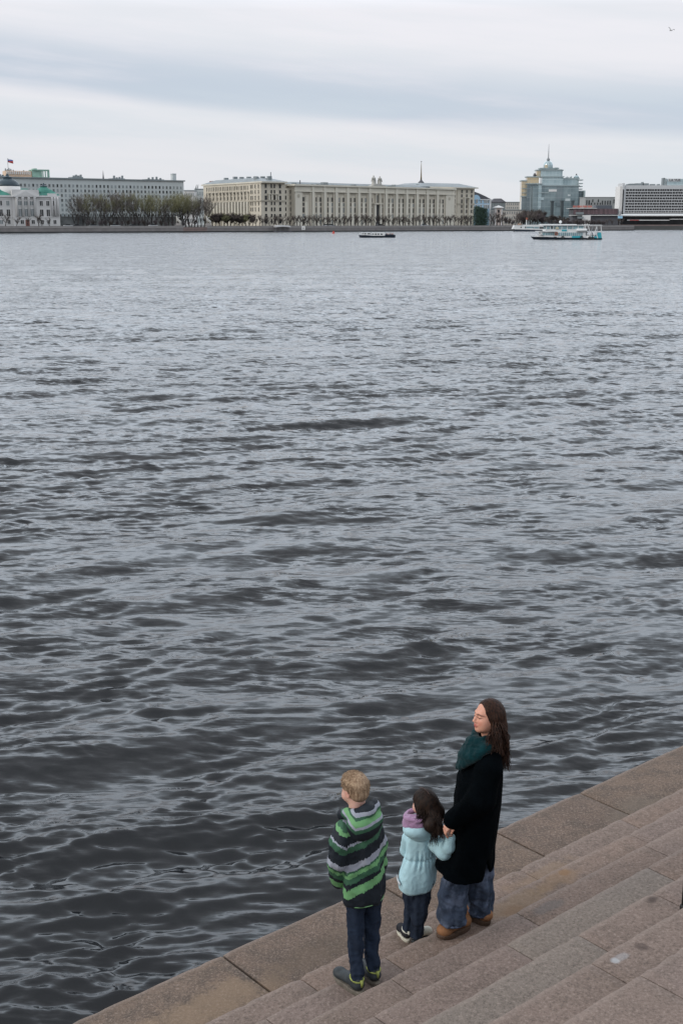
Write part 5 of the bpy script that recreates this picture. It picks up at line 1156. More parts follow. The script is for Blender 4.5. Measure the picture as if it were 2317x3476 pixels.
def small_boat():
    c = onz(1281, 806.5, 0); Y = c[1]; o = empty('river_tour_boat', (c[0], c[1], 0), 'low dark river tour boat with long white glazed cabin left of the bigger boats', 'boat'); X = lambda px: float(ray(px, 748.5)[0] / ray(px, 748.5)[1] * Y - c[0]); k = lambda py: zp(py, Y); B = 1.9
    h = MB(); st = [(X(1222), .05), (X(1232), .6), (X(1245), .95), (X(1262), 1), (X(1338), 1), (X(1340), .9)]; tp = [(X(1217), .05, k(797.5)), (X(1224), .6, k(798)), (X(1242), .95, k(798.5)), (X(1262), 1, k(800.5)), (X(1338), 1, k(797.5)), (X(1341.5), .92, k(798))]
    vs = []; fs = []
    for (x, w), (x2, w2, z2) in zip(st, tp): vs += [(x, -B * w * .8, -.5), (x, B * w * .8, -.5), (x2, B * w2, z2), (x2, -B * w2, z2)]
    for i in range(5):
        a = i * 4
        for j in range(4): fs.append((a + (j + 1) % 4, a + 4 + (j + 1) % 4, a + 4 + j, a + j))
    fs.append((3, 2, 1, 0)); fs.append((20, 21, 22, 23)); h.add(vs, fs); h.build('hull', m_bd, o)
    for (x0, x1, y0, y1, w0, w1) in ((1228, 1257, 797.5, 789.5, None, None), (1262, 1305, 800, 789, None, None)):
        q = MB(); q.xprism([(X(x0), k(y0)), (X(x1), k(y0)), (X(x1), k(y1)), (X(x0 - 2 if x0 < 1250 else x0), k(y1))], -B * 1.0, B * 1.0); q.build('cabin', m_bw, o)
    q = MB(); q.box(X(1257.02), X(1261.98), -B * .7, B * .7, k(798), k(791.5)); q.build('link_cabin', m_bw, o)
    for a, b, y0, y1 in ((1229.5, 1232.5, 795, 791.5), (1236, 1241, 795, 791.5), (1247, 1255, 795, 791.5), (1264, 1267, 796.5, 792.5), (1272, 1277, 797, 792.5), (1281, 1286, 797, 792.5), (1291, 1296.5, 797, 792.5)):
        q = MB(); q.box(X(a), X(b), -B * 1.02, -B * 1.0 - .002, k(y0), k(y1)); q.build('window', m_bgd if a not in (1280, 1235) else m_bg, o)
    q = MB(); q.box(X(1306), X(1337), -B * .99, B * .99, k(799), k(796.2)); q.build('stern_bulwark', m_bd, o)
    q = MB(); q.box(X(1305), X(1340), -B * .95, -B * .9, k(791.3), k(790.8)); 
    for px in (1306, 1315, 1325, 1336): q.box(X(px), X(px) + .05, -B * .95, -B * .9, k(796.5), k(791))
    q.build('stern_rail', m_bw, o); q = MB(); q.tube([(X(1224), -1, k(797)), (X(1219), -.3, k(790)), (X(1226), -1, k(789.5))], .05, 5); q.build('bow_rail', m_bw, o)
    # seated passengers at the stern
    mc = [mat('dark_coat_cloth', (.05, .05, .07)), mat('rust_coat_cloth', (.22, .09, .07)), mat('grey_coat_cloth', (.2, .2, .22))]; skin = mat('passenger_skin', (.42, .26, .20))
    for i, px in enumerate((1311, 1315.5, 1322, 1325, 1330.5, 1334)):
        yy = -B * .45 if i % 2 else -B * .1; q = MB(); z0 = k(797); hh = k(791.5 + (i % 3) * .6) - z0 
        q.lathe((0, 0, -.25), [(.17, 0), (.22, .2), (.24, hh + .02), (.10, hh + .12)], 8, sy=.8); q.tube([(-.2, 0, hh - .2), (-.26, -.08, hh - .5), (-.12, -.25, hh - .6)], .07, 6); q.tube([(.2, 0, hh - .2), (.26, -.08, hh - .5), (.12, -.25, hh - .6)], .07, 6)
        P = q.build('person', mc[i % 3], None, True); P.location = (c[0] + X(px), c[1] + yy, z0); tag(P, nth(i) + ' from the left of the passengers seated on the dark tour boat stern', 'person', 'passengers seated at the stern of the tour boat')
        g = MB(); g.lathe((0, 0, hh - .16), [(.05, 0), (.10, .07), (.115, .15), (.09, .24), (.03, .28)], 10); g.build('head', skin, P, True)
small_boat()

# ---------------------------------------------------------------- people: smooth solids from distance fields
def V3(*a): return np.array(a, float)
class Vox:
    def __init__(s, lo, hi, h):
        s.lo = np.array(lo, float); s.h = h; s.n = np.ceil((np.array(hi) - s.lo) / h).astype(int) + 1
        s.f = np.full(s.n, 0.15, np.float32)
    def _block(s, lo, hi, m):
        i0 = np.clip(np.floor((np.array(lo) - m - s.lo) / s.h).astype(int), 0, s.n - 1); i1 = np.clip(np.ceil((np.array(hi) + m - s.lo) / s.h).astype(int) + 1, 1, s.n)
        ax = [(s.lo[a] + s.h * np.arange(i0[a], i1[a])).astype(np.float32) for a in range(3)]
        return tuple(slice(i0[a], i1[a]) for a in range(3)), ax[0][:, None, None], ax[1][None, :, None], ax[2][None, None, :]
    def _put(s, sl, d, k, op):
        a = s.f[sl]
        if op == 'add':
            h = np.maximum(k - np.abs(a - d), 0) / max(k, 1e-6); s.f[sl] = np.minimum(a, d) - h * h * k * .25
        elif op == 'sub':
            d = -d; h = np.maximum(k - np.abs(a - d), 0) / max(k, 1e-6); s.f[sl] = np.maximum(a, d) + h * h * k * .25
    def cone(s, a, b, ra, rb, k=.02, op='add', flat=None):
        a = np.array(a, float); b = np.array(b, float); r = max(ra, rb); fac = 1.0
        if flat is not None: fac = flat[1]
        sl, X, Y, Z = s._block(np.minimum(a, b) - r * max(1, fac), np.maximum(a, b) + r * max(1, fac), k + 2 * s.h)
        px, py, pz = X - a[0], Y - a[1], Z - a[2]; ab = b - a; L2 = max(ab @ ab, 1e-9)
        t = np.clip((px * ab[0] + py * ab[1] + pz * ab[2]) / L2, 0, 1)
        dx, dy, dz = px - t * ab[0], py - t * ab[1], pz - t * ab[2]
        if flat is not None:
            w = np.array(flat[0], float); w /= np.linalg.norm(w); q = dx * w[0] + dy * w[1] + dz * w[2]; g = q * (1 / fac - 1)
            dx, dy, dz = dx + g * w[0], dy + g * w[1], dz + g * w[2]
        s._put(sl, np.sqrt(dx * dx + dy * dy + dz * dz) - (ra + (rb - ra) * t), k, op); return s
    def chain(s, pts, rad, k=.02, **kw):
        for i in range(len(pts) - 1): s.cone(pts[i], pts[i + 1], rad[i], rad[i + 1], k, **kw)
        return s
    def ell(s, c, r, k=.02, B=None, op='add'):
        c = np.array(c, float); r = np.array(r, float); R_ = r.max(); sl, X, Y, Z = s._block(c - R_, c + R_, k + 2 * s.h)
        x, y, z = X - c[0], Y - c[1], Z - c[2]
        if B is not None: B = np.array(B, float); x, y, z = (x * B[0][0] + y * B[0][1] + z * B[0][2]), (x * B[1][0] + y * B[1][1] + z * B[1][2]), (x * B[2][0] + y * B[2][1] + z * B[2][2])
        k0 = np.sqrt((x / r[0]) ** 2 + (y / r[1]) ** 2 + (z / r[2]) ** 2); k1 = np.sqrt((x / r[0] ** 2) ** 2 + (y / r[1] ** 2) ** 2 + (z / r[2] ** 2) ** 2)
        s._put(sl, k0 * (k0 - 1) / np.maximum(k1, 1e-6), k, op); return s
    def loft(s, lv, yaw=0.0, k=.02, fold=None, op='add', bend=None):
        """lv: rows (z, cx, cy, a, b)"""
        lv = np.array(sorted(lv), float); R_ = max(lv[:, 3].max(), lv[:, 4].max()) + .03
        lo = V3(lv[:, 1].min() - R_, lv[:, 2].min() - R_, lv[0, 0]); hi = V3(lv[:, 1].max() + R_, lv[:, 2].max() + R_, lv[-1, 0])
        sl, X, Y, Z = s._block(lo, hi, k + 2 * s.h); zz = Z.ravel()
        zs = zz if bend is None else zz
        cx, cy, a, b = [np.interp(zz, lv[:, 0], lv[:, j])[None, None, :] for j in (1, 2, 3, 4)]
        dx, dy = X - cx, Y - cy; c_, s_ = math.cos(yaw), math.sin(yaw); u = dx * c_ + dy * s_; v = -dx * s_ + dy * c_
        k0 = np.sqrt((u / a) ** 2 + (v / b) ** 2) + 1e-6; k1 = np.sqrt((u / a ** 2) ** 2 + (v / b ** 2) ** 2) + 1e-6
        d = k0 * (k0 - 1) / k1
        if fold is not None: d = d - fold(np.arctan2(v, u), Z, u, v)
        d = np.maximum(d, np.maximum(Z - lv[-1, 0], lv[0, 0] - Z)); s._put(sl, d.astype(np.float32), k, op); return s
    def mesh(s, name, org, disp=None, smooth=1):
        f = s.f; h = s.h; ins = f < 0; n = f.shape
        c = np.zeros((n[0] - 1, n[1] - 1, n[2] - 1), np.int8)
        for i in (0, 1):
            for j in (0, 1):
                for k in (0, 1): c += ins[i:n[0] - 1 + i, j:n[1] - 1 + j, k:n[2] - 1 + k]
        act = np.argwhere((c > 0) & (c < 8)); idx = np.full(c.shape, -1, np.int32); idx[tuple(act.T)] = np.arange(len(act))
        P = np.zeros((len(act), 3)); W = np.zeros(len(act)); cor = [(i, j, k) for i in (0, 1) for j in (0, 1) for k in (0, 1)]
        vals = {q: f[act[:, 0] + q[0], act[:, 1] + q[1], act[:, 2] + q[2]].astype(float) for q in cor}
        for q in cor:
            for ax in range(3):
                if q[ax] == 0:
                    q2 = list(q); q2[ax] = 1; q2 = tuple(q2); a, b = vals[q], vals[q2]; m_ = (a < 0) != (b < 0)
                    t = np.where(m_, a / np.where(m_, a - b, 1), 0); p = np.array(q, float)[None, :] + np.eye(3)[ax][None, :] * t[:, None]
                    P += p * m_[:, None]; W += m_
        P = P / W[:, None] + act
        Q = []
        for ax in range(3):
            o1, o2 = [a for a in range(3) if a != ax]
            sl0 = [slice(1, n[a] - 1) for a in range(3)]; sl1 = list(sl0); sl0[ax] = slice(0, n[ax] - 1); sl1[ax] = slice(1, n[ax])
            A, B = ins[tuple(sl0)], ins[tuple(sl1)]; e = np.argwhere(A != B)
            if not len(e): continue
            av = A[tuple(e.T)]; g = e.copy(); g[:, o1] += 1; g[:, o2] += 1
            def cell(d1, d2): q = g.copy(); q[:, o1] += d1; q[:, o2] += d2; return idx[tuple(q.T)]
            quad = np.stack([cell(-1, -1), cell(0, -1), cell(0, 0), cell(-1, 0)], 1)
            flip = av if ax != 1 else ~av
            quad = np.where(flip[:, None], quad, quad[:, ::-1]); Q.append(quad)
        Q = np.concatenate(Q); Q = Q[(Q >= 0).all(1)]
        co = P * h + s.lo
        for _ in range(smooth):                          # light relaxation
            acc = np.zeros_like(co); cnt = np.zeros(len(co))
            for a in range(4):
                i, j = Q[:, a], Q[:, (a + 1) % 4]; np.add.at(acc, i, co[j]); np.add.at(cnt, i, 1); np.add.at(acc, j, co[i]); np.add.at(cnt, j, 1)
            co = co * .5 + .5 * acc / np.maximum(cnt, 1)[:, None]
        me = bpy.data.meshes.new(name); me.vertices.add(len(co)); me.loops.add(Q.size); me.loops.foreach_set('vertex_index', Q.ravel().astype(np.int32))
        me.polygons.add(len(Q)); me.polygons.foreach_set('loop_start', np.arange(0, Q.size, 4, dtype=np.int32)); me.vertices.foreach_set('co', (co - org).astype(np.float32).ravel()); me.update(); me.validate()
        me.polygons.foreach_set('use_smooth', np.ones(len(me.polygons), bool))
        if disp is not None:
            nr = np.zeros(len(co) * 3, np.float32); me.vertices.foreach_get('normal', nr); nr = nr.reshape(-1, 3)
            d = np.array([disp(p) for p in (co - org)]); co2 = co - org + nr * d[:, None]; me.vertices.foreach_set('co', co2.astype(np.float32).ravel()); me.update()
        return me
def put(name, me, m_, parent): return link(name, me, m_, parent)
def creases(amp, sc=(9, 9, 4), seed=0.0, hf=0.35):
    def f(p):
        v = Vector((p[0] * sc[0] + seed, p[1] * sc[1], p[2] * sc[2])); a = mnoise.noise(v); b = 1 - 2 * abs(mnoise.noise(v * 1.9 + Vector((5, 3, seed))))
        return amp * (a * .6 + b * hf)
    return f
def cloth(name, c, rough=.9, var=.15, scale=14, weave=260, bump=.25, spec=.15, fuzz=0.0, extra=None):
    m_ = bpy.data.materials.new(name); m_.use_nodes = True; t = NT(m_.node_tree); b = t.n['Principled BSDF']; co = t.new('ShaderNodeTexCoord').outputs['Object']
    nf = t.noise(co, scale, 4.0, .6); cc = t.ramp(nf, [(.3, tuple(q * (1 - var) for q in c)), (.7, tuple(q * (1 + var) for q in c))])
    if extra: cc = extra(t, co, cc)
    t.l.new(cc, b.inputs['Base Color']); b.inputs['Roughness'].default_value = rough; b.inputs['Specular IOR Level'].default_value = spec
    if fuzz: b.inputs['Sheen Weight'].default_value = fuzz; b.inputs['Sheen Roughness'].default_value = .5
    bn = t.new('ShaderNodeBump'); bn.inputs['Strength'].default_value = bump; bn.inputs['Distance'].default_value = .003
    t.l.new(t.m('ADD', t.noise(co, weave, 2.0, .7), t.m('MULTIPLY', t.noise(co, 35, 3.0), 2.2)), bn.inputs['Height']); t.l.new(bn.outputs[0], b.inputs['Normal'])
    return m_
def skin_mat(name, base, seed=0):
    m_ = bpy.data.materials.new(name); m_.use_nodes = True; t = NT(m_.node_tree); b = t.n['Principled BSDF']
    a = t.new('ShaderNodeAttribute', attribute_name='paint'); nf = t.noise(t.new('ShaderNodeTexCoord').outputs['Object'], 25, 3.0)
    cc = t.mix(a.outputs['Alpha'], c4(base), a.outputs['Color']); cc = t.mix(t.m('MULTIPLY', nf, .18), cc, c4((base[0] * .9, base[1] * .62, base[2] * .55)))
    t.l.new(cc, b.inputs['Base Color']); b.inputs['Roughness'].default_value = .5; b.inputs['Specular IOR Level'].default_value = .35
    b.inputs['Subsurface Weight'].default_value = .12; b.inputs['Subsurface Radius'].default_value = (.012, .005, .003); b.inputs['Subsurface Scale'].default_value = .5
    return m_
def paint(me, fn):
    at_ = me.color_attributes.new('paint', 'FLOAT_COLOR', 'POINT'); n = len(me.vertices); co = np.zeros(n * 3, np.float32); me.vertices.foreach_get('co', co); co = co.reshape(-1, 3)
    at_.data.foreach_set('color', fn(co).astype(np.float32).ravel())
def frame(alpha, pitch=0.0, roll=0.0):
    """forward, left, up unit vectors of a head turned to azimuth alpha"""
    f = V3(math.cos(alpha) * math.cos(pitch), math.sin(alpha) * math.cos(pitch), math.sin(pitch)); l = V3(-math.sin(alpha), math.cos(alpha), 0)
    u = np.cross(f, l); l2 = l * math.cos(roll) + u * math.sin(roll); u2 = np.cross(f, l2); return f, l2, u2
def head(v, c, fr, s=1.0, child=False, k=1.0):
    f, l, u = fr; B = (f, l, u)
    def P(a, b, d): return c + s * (f * a + l * b + u * d)
    if not child:
        v.ell(P(-.014, 0, .034), (.094 * s, .076 * s, .086 * s), .02, B); v.ell(P(.026, 0, -.028), (.060 * s, .060 * s, .086 * s), .03, B)
        v.ell(P(.060, 0, -.098), (.024 * s, .026 * s, .020 * s), .035, B)
        for q in (-1, 1): v.ell(P(.052, q * .036, -.036), (.028 * s, .026 * s, .028 * s), .03, B); v.ell(P(.02, q * .048, -.075), (.035 * s, .014 * s, .025 * s), .03, B)
        v.ell(P(.076, 0, .022), (.014 * s, .046 * s, .012 * s), .02, B)
        for q in (-1, 1): v.ell(P(.094, q * .031, .000), (.012 * s, .018 * s, .013 * s), .014, B, 'sub'); v.ell(P(.074, q * .031, .000), (.0145 * s, .0150 * s, .0130 * s), .004, B)
        v.cone(P(.086, 0, .008), P(.108, 0, -.034), .0065 * s, .0105 * s, .012)
        for q in (-1, 1): v.ell(P(.094, q * .012, -.040), (.011 * s, .007 * s, .007 * s), .006, B)
        v.ell(P(.089, 0, -.064), (.009 * s, .021 * s, .0055 * s), .006, B); v.ell(P(.087, 0, -.0745), (.0095 * s, .018 * s, .0065 * s), .006, B)
    else:
        v.ell(P(-.010, 0, .030), (.090 * s, .076 * s, .082 * s), .02, B); v.ell(P(.028, 0, -.028), (.056 * s, .060 * s, .072 * s), .03, B)
        v.ell(P(.056, 0, -.082), (.020 * s, .024 * s, .018 * s), .03, B)
        for q in (-1, 1): v.ell(P(.050, q * .036, -.042), (.030 * s, .027 * s, .028 * s), .025, B); v.ell(P(.088, q * .030, -.004), (.010 * s, .016 * s, .011 * s), .012, B, 'sub'); v.ell(P(.071, q * .030, -.004), (.013 * s, .014 * s, .012 * s), .004, B)
        v.cone(P(.082, 0, -.006), P(.096, 0, -.030), .006 * s, .010 * s, .012); v.ell(P(.083, 0, -.058), (.008 * s, .017 * s, .005 * s), .006, B); v.ell(P(.081, 0, -.066), (.009 * s, .015 * s, .006 * s), .006, B)
    for q in (-1, 1):                                     # ears
        v.ell(P(-.006, q * .077, -.012), (.017 * s, .008 * s, .029 * s), .008, B); v.ell(P(.000, q * .086, -.010), (.008 * s, .006 * s, .016 * s), .004, B, 'sub')
    return P
def face_paint(c, fr, s, org, brow=(.10, .055, .04), lip=(.34, .06, .055), child=False):
    f, l, u = fr
    def fn(co):
        d = (co + org - c) / s; a = d @ f; b = d @ l; e = d @ u; out = np.zeros((len(co), 4)); ab = np.abs(b)
        def sm(x, w): return np.clip(1 - x / w, 0, 1)
        def put_(m_, col_): out[:, :3] = np.where(m_[:, None] > out[:, 3:4], np.array(col_)[None, :], out[:, :3]); out[:, 3] = np.maximum(out[:, 3], m_)
        fr_ = a > .03
        put_(.55 * np.exp(-((ab - .042) / .018) ** 2 - ((e + .042) / .02) ** 2) * fr_, (.55, .20, .15))
        put_(np.clip(1.35 - np.sqrt((b / .025) ** 2 + ((e + .068) / .0125) ** 2), 0, 1) * (a > .07), lip)
        put_(.95 * np.clip(1.9 - np.sqrt(((ab - .033) / .020) ** 2 + ((e - .0215 + .25 * np.abs(ab - .030)) / .0045) ** 2), 0, 1) * (a > .03), brow)
        put_(1.0 * np.clip(2.0 - np.sqrt(((ab - .031) / .016) ** 2 + ((e + .0065 - 8 * (ab - .031) ** 2 * 1.5) / .0030) ** 2), 0, 1) * (a > .04), (.06, .035, .03))
        put_(.55 * np.exp(-((ab - .078) / .012) ** 2 - ((e + .012) / .03) ** 2) * (np.abs(a) < .03), (.55, .22, .16))
        return out
    return fn
def hand(v, wrist, d, palm_n, s=1.0, curl=.6, thumb_side=1, kk=.003):
    """palm from the wrist along d; palm_n points out of the palm; four fingers curl towards palm_n"""
    d = d / np.linalg.norm(d); nrm = palm_n - (palm_n @ d) * d; nrm /= np.linalg.norm(nrm); sd_ = np.cross(d, nrm) * thumb_side
    v.cone(wrist, wrist + d * .035 * s, .021 * s, .024 * s, .012, flat=(nrm, .75)); pc = wrist + d * .052 * s
    v.ell(pc, (.042 * s, .038 * s, .015 * s), .012, (d, sd_, nrm))
    for i, (o, L) in enumerate(((.028, .072), (.0095, .080), (-.0095, .075), (-.027, .060))):
        base = wrist + d * .088 * s + sd_ * o * s; p = [base - d * .02 * s]; q = base.copy(); dd = d.copy(); p.append(q.copy()); ang = curl * (1 + .12 * i)
        for seg, fl in enumerate((.44, .31, .25)):
            ca, sa = math.cos(ang * (.5 if seg == 0 else 1)), math.sin(ang * (.5 if seg == 0 else 1)); nd = dd * ca + nrm * sa; nrm2 = nrm * ca - dd * sa; dd, n_ = nd, nrm2; q = q + dd * L * fl * s; p.append(q.copy()); nrm = nrm
        v.chain(p, [.0092 * s, .0090 * s, .0085 * s, .0078 * s, .0068 * s], kk)
    b0 = wrist + d * .025 * s + sd_ * .026 * s; b1 = b0 + (d * .6 + sd_ * .55 + nrm * .35) * .038 * s; b2 = b1 + (d * .85 + sd_ * .1 + nrm * .5) * .032 * s; v.chain([b0, b1, b2], [.0125 * s, .0105 * s, .0085 * s], .006)
def foot_outline(L, W):
    pts = []
    for i in range(28):
        t = 2 * math.pi * i / 28; x = math.cos(t); y = math.sin(t)
        w = W / 2 * (1.0 + .10 * x - (.20 if -.35 < x < .25 and y > 0 else 0) * (1 - abs(x + .05) / .3 if abs(x + .05) < .3 else 0))
        pts.append((L / 2 * x, w * (abs(y) ** .8) * (1 if y > 0 else -1)))
    return pts
def shoe(parent, org, heel, toe, z, W, sole_h, upper_m, sole_m, ankle_h, name='shoe', boot=False, tongue=None, trim=None, h=.0042):
    heel = V3(*heel, z); toe = V3(*toe, z); ax = toe - heel; L = np.linalg.norm(ax); f = ax / L; l = V3(-f[1], f[0], 0); mid = (heel + toe) / 2
    v = Vox(np.minimum(heel, toe) - .09, np.maximum(heel, toe) + np.array([.09, .09, ankle_h + .1]), h); B = (f, l, V3(0, 0, 1))
    def P(a, b, c): return heel + f * a * L + l * b + V3(0, 0, c)
    v.cone(P(.16, 0, sole_h + .03), P(.80, 0, sole_h + .018), W * .36, W * .40, .02, flat=((0, 0, 1), .72)); v.ell(P(.80, 0, sole_h + .015), (L * .19, W * .45, .042 if boot else .034), .02, B)
    v.cone(P(.17, 0, sole_h + .03), P(.20 if not boot else .27, 0, ankle_h - .02), W * .40, W * (.34 if boot else .42), .03); v.cone(P(.55, 0, sole_h + .04), P(.30, 0, ankle_h - .015), W * .26, W * .30, .04)
    v.ell(P(.5, 0, sole_h - .05), (L * .8, W * .9, .05), .002, B, 'sub')
    if not boot: v.ell(P(.22, 0, ankle_h + .035), (.045, .040, .05), .004, B, 'sub')
    o = put(name, v.mesh(name, org, creases(.0016, (30, 30, 30))), upper_m, parent)
    so = MB(); pts = foot_outline(L * 1.02, W); rows = []
    for zz, sc in ((0, .96), (sole_h * .4, 1.0), (sole_h * .8, 1.02), (sole_h * 1.05, .97)): rows.append([mid + f * x * sc + l * y * sc + V3(0, 0, zz + (.012 if (x > L * .38 and zz < .01) else 0)) - org for x, y in pts])
    n = len(pts); vs = [q for r_ in rows for q in r_]; fs = [(i * n + j, i * n + (j + 1) % n, (i + 1) * n + (j + 1) % n, (i + 1) * n + j) for i in range(3) for j in range(n)] + [tuple(range(n))[::-1], tuple(3 * n + j for j in range(n))]
    so.add(vs, fs)
    if boot:                                             # cleats round the welt
        for j in range(0, n): p = rows[0][j]; q = (mid - org) ; 
    so.build('sole', sole_m, o)
    if tongue is not None:
        c_ = MB(); r0 = W * .46; cc = [P(.20, 0, ankle_h - .004) - org + f * r0 * math.cos(t) + l * r0 * math.sin(t) + V3(0, 0, .012 * math.cos(t)) for t in np.linspace(0, 2 * math.pi, 17)]
        c_.tube([tuple(p) for p in cc], .0052, 6, cap=False); c_.build('collar', tongue, o, True)
        c_ = MB(); c_.tube([tuple(P(.02, 0, ankle_h - .045) - org), tuple(P(.015, 0, ankle_h - .02) - org), tuple(P(.03, 0, ankle_h - .002) - org)], [.006, .010, .010], 6); c_.build('heel_tab', tongue, o, True)
    return o
def lvl(py, pl, pr, Yc, ratio, yaw):
    a = ony(pl, py, Yc); b = ony(pr, py, Yc); hw = (b[0] - a[0]) / 2; A = hw / math.sqrt(math.cos(yaw) ** 2 + (ratio * math.sin(yaw)) ** 2); return (a[2], (a[0] + b[0]) / 2, Yc, A, A * ratio)
def ell_angle(B0, Yc, yaw, px):
    best = None
    for i in range(720):
        t = R(i * .5); x_, y_ = B0[3] * math.cos(t), B0[4] * math.sin(t); X_ = B0[1] + x_ * math.cos(yaw) - y_ * math.sin(yaw); Y_ = Yc + x_ * math.sin(yaw) + y_ * math.cos(yaw)
        if Y_ > Yc + .04: continue
        d = (Y_ * cp - (B0[0] - HC) * sp); e = abs(CX + F_PX * X_ / d - px) + (0 if Y_ < Yc else 8)
        if best is None or e < best[0]: best = (e, t)
    return best[1]
def hairmesh(strands, wid=.0035, seg=4):
    m_ = MB()
    for p in strands: n = len(p); m_.tube([tuple(q) for q in p], [wid * (1.0 - .75 * (i / (n - 1)) ** 2) for i in range(n)], seg, cap=False)
    return m_
def hair_mat(name, c1, c2, rough=.45):
    m_ = bpy.data.materials.new(name); m_.use_nodes = True; t = NT(m_.node_tree); b = t.n['Principled BSDF']; mp = t.new('ShaderNodeMapping'); t.l.new(t.new('ShaderNodeTexCoord').outputs['Object'], mp.inputs[0]); mp.inputs['Scale'].default_value = (1, 1, .22)
    t.l.new(t.ramp(t.noise(mp.outputs[0], 75, 3.0, .7), [(.35, c1), (.68, c2)]), b.inputs['Base Color']); b.inputs['Roughness'].default_value = rough; b.inputs['Specular IOR Level'].default_value = .15; return m_

m_skin = skin_mat('warm_skin', (.56, .29, .205)); m_skinc = skin_mat('child_skin', (.58, .36, .29))
m_coat = cloth('black_wool_coat', (.0012, .0021, .0030), .95, .25, 20, 220, .5, .03, 0)
m_scarf = cloth('teal_scarf', (.0025, .021, .025), .95, .25, 20, 200, .5, .05, .08)
def fade(t, co, cc): return t.mix(t.m('MULTIPLY', t.rng(t.noise(co, 7, 4.0, .65), .46, .66), .75), cc, c4((.105, .128, .185)))
m_jean = cloth('washed_blue_denim', (.032, .044, .070), .9, .3, 9, 300, .35, .2, 0, fade)
def fade2(t, co, cc): return t.mix(t.m('MULTIPLY', t.rng(t.noise(co, 9, 4.0, .65), .56, .74), .6), cc, c4((.05, .065, .10)))
m_navy = cloth('dark_navy_denim', (.012, .018, .032), .9, .3, 9, 300, .35, .2, 0, fade2)
m_navy2 = cloth('navy_trousers', (.010, .017, .033), .85, .25, 9, 300, .3, .2)
m_lblue = cloth('pale_blue_shell', (.36, .545, .60), .75, .08, 12, 120, .25, .3)
m_pink = cloth('mauve_fleece', (.30, .18, .29), .9, .15, 14, 180, .4, .1, .3)
m_bootl = cloth('tan_suede', (.20, .095, .045), .8, .2, 22, 200, .3, .2); m_boots = mat('brown_rubber_sole', (.075, .045, .03), .8, .25, 25); m_cuff = cloth('denim_hem', (.055, .07, .11), .9, .6, 60, 300, .4, .1)
m_shoed = cloth('dark_sneaker', (.020, .026, .030), .6, .3, 25, 150, .2, .4); m_lime = mat('lime_trim', (.24, .27, .07), .7, .15, 30); m_soled = mat('worn_grey_sole', (.13, .115, .095), .8, .35, 25)
m_shoew = mat('white_sneaker', (.50, .49, .42), .6, .15, 25); m_solew = mat('white_sole', (.52, .50, .42), .6, .15, 20); m_shoeb = cloth('black_sneaker_knit', (.02, .02, .024), .8, .2, 20)
m_hairw = hair_mat('dark_brown_hair', (.009, .005, .004), (.050, .022, .013), .6); m_hairg = hair_mat('brown_hair', (.007, .0045, .004), (.026, .014, .009), .6); m_hairb = hair_mat('sandy_blond_hair', (.17, .105, .065), (.40, .29, .195), .7)

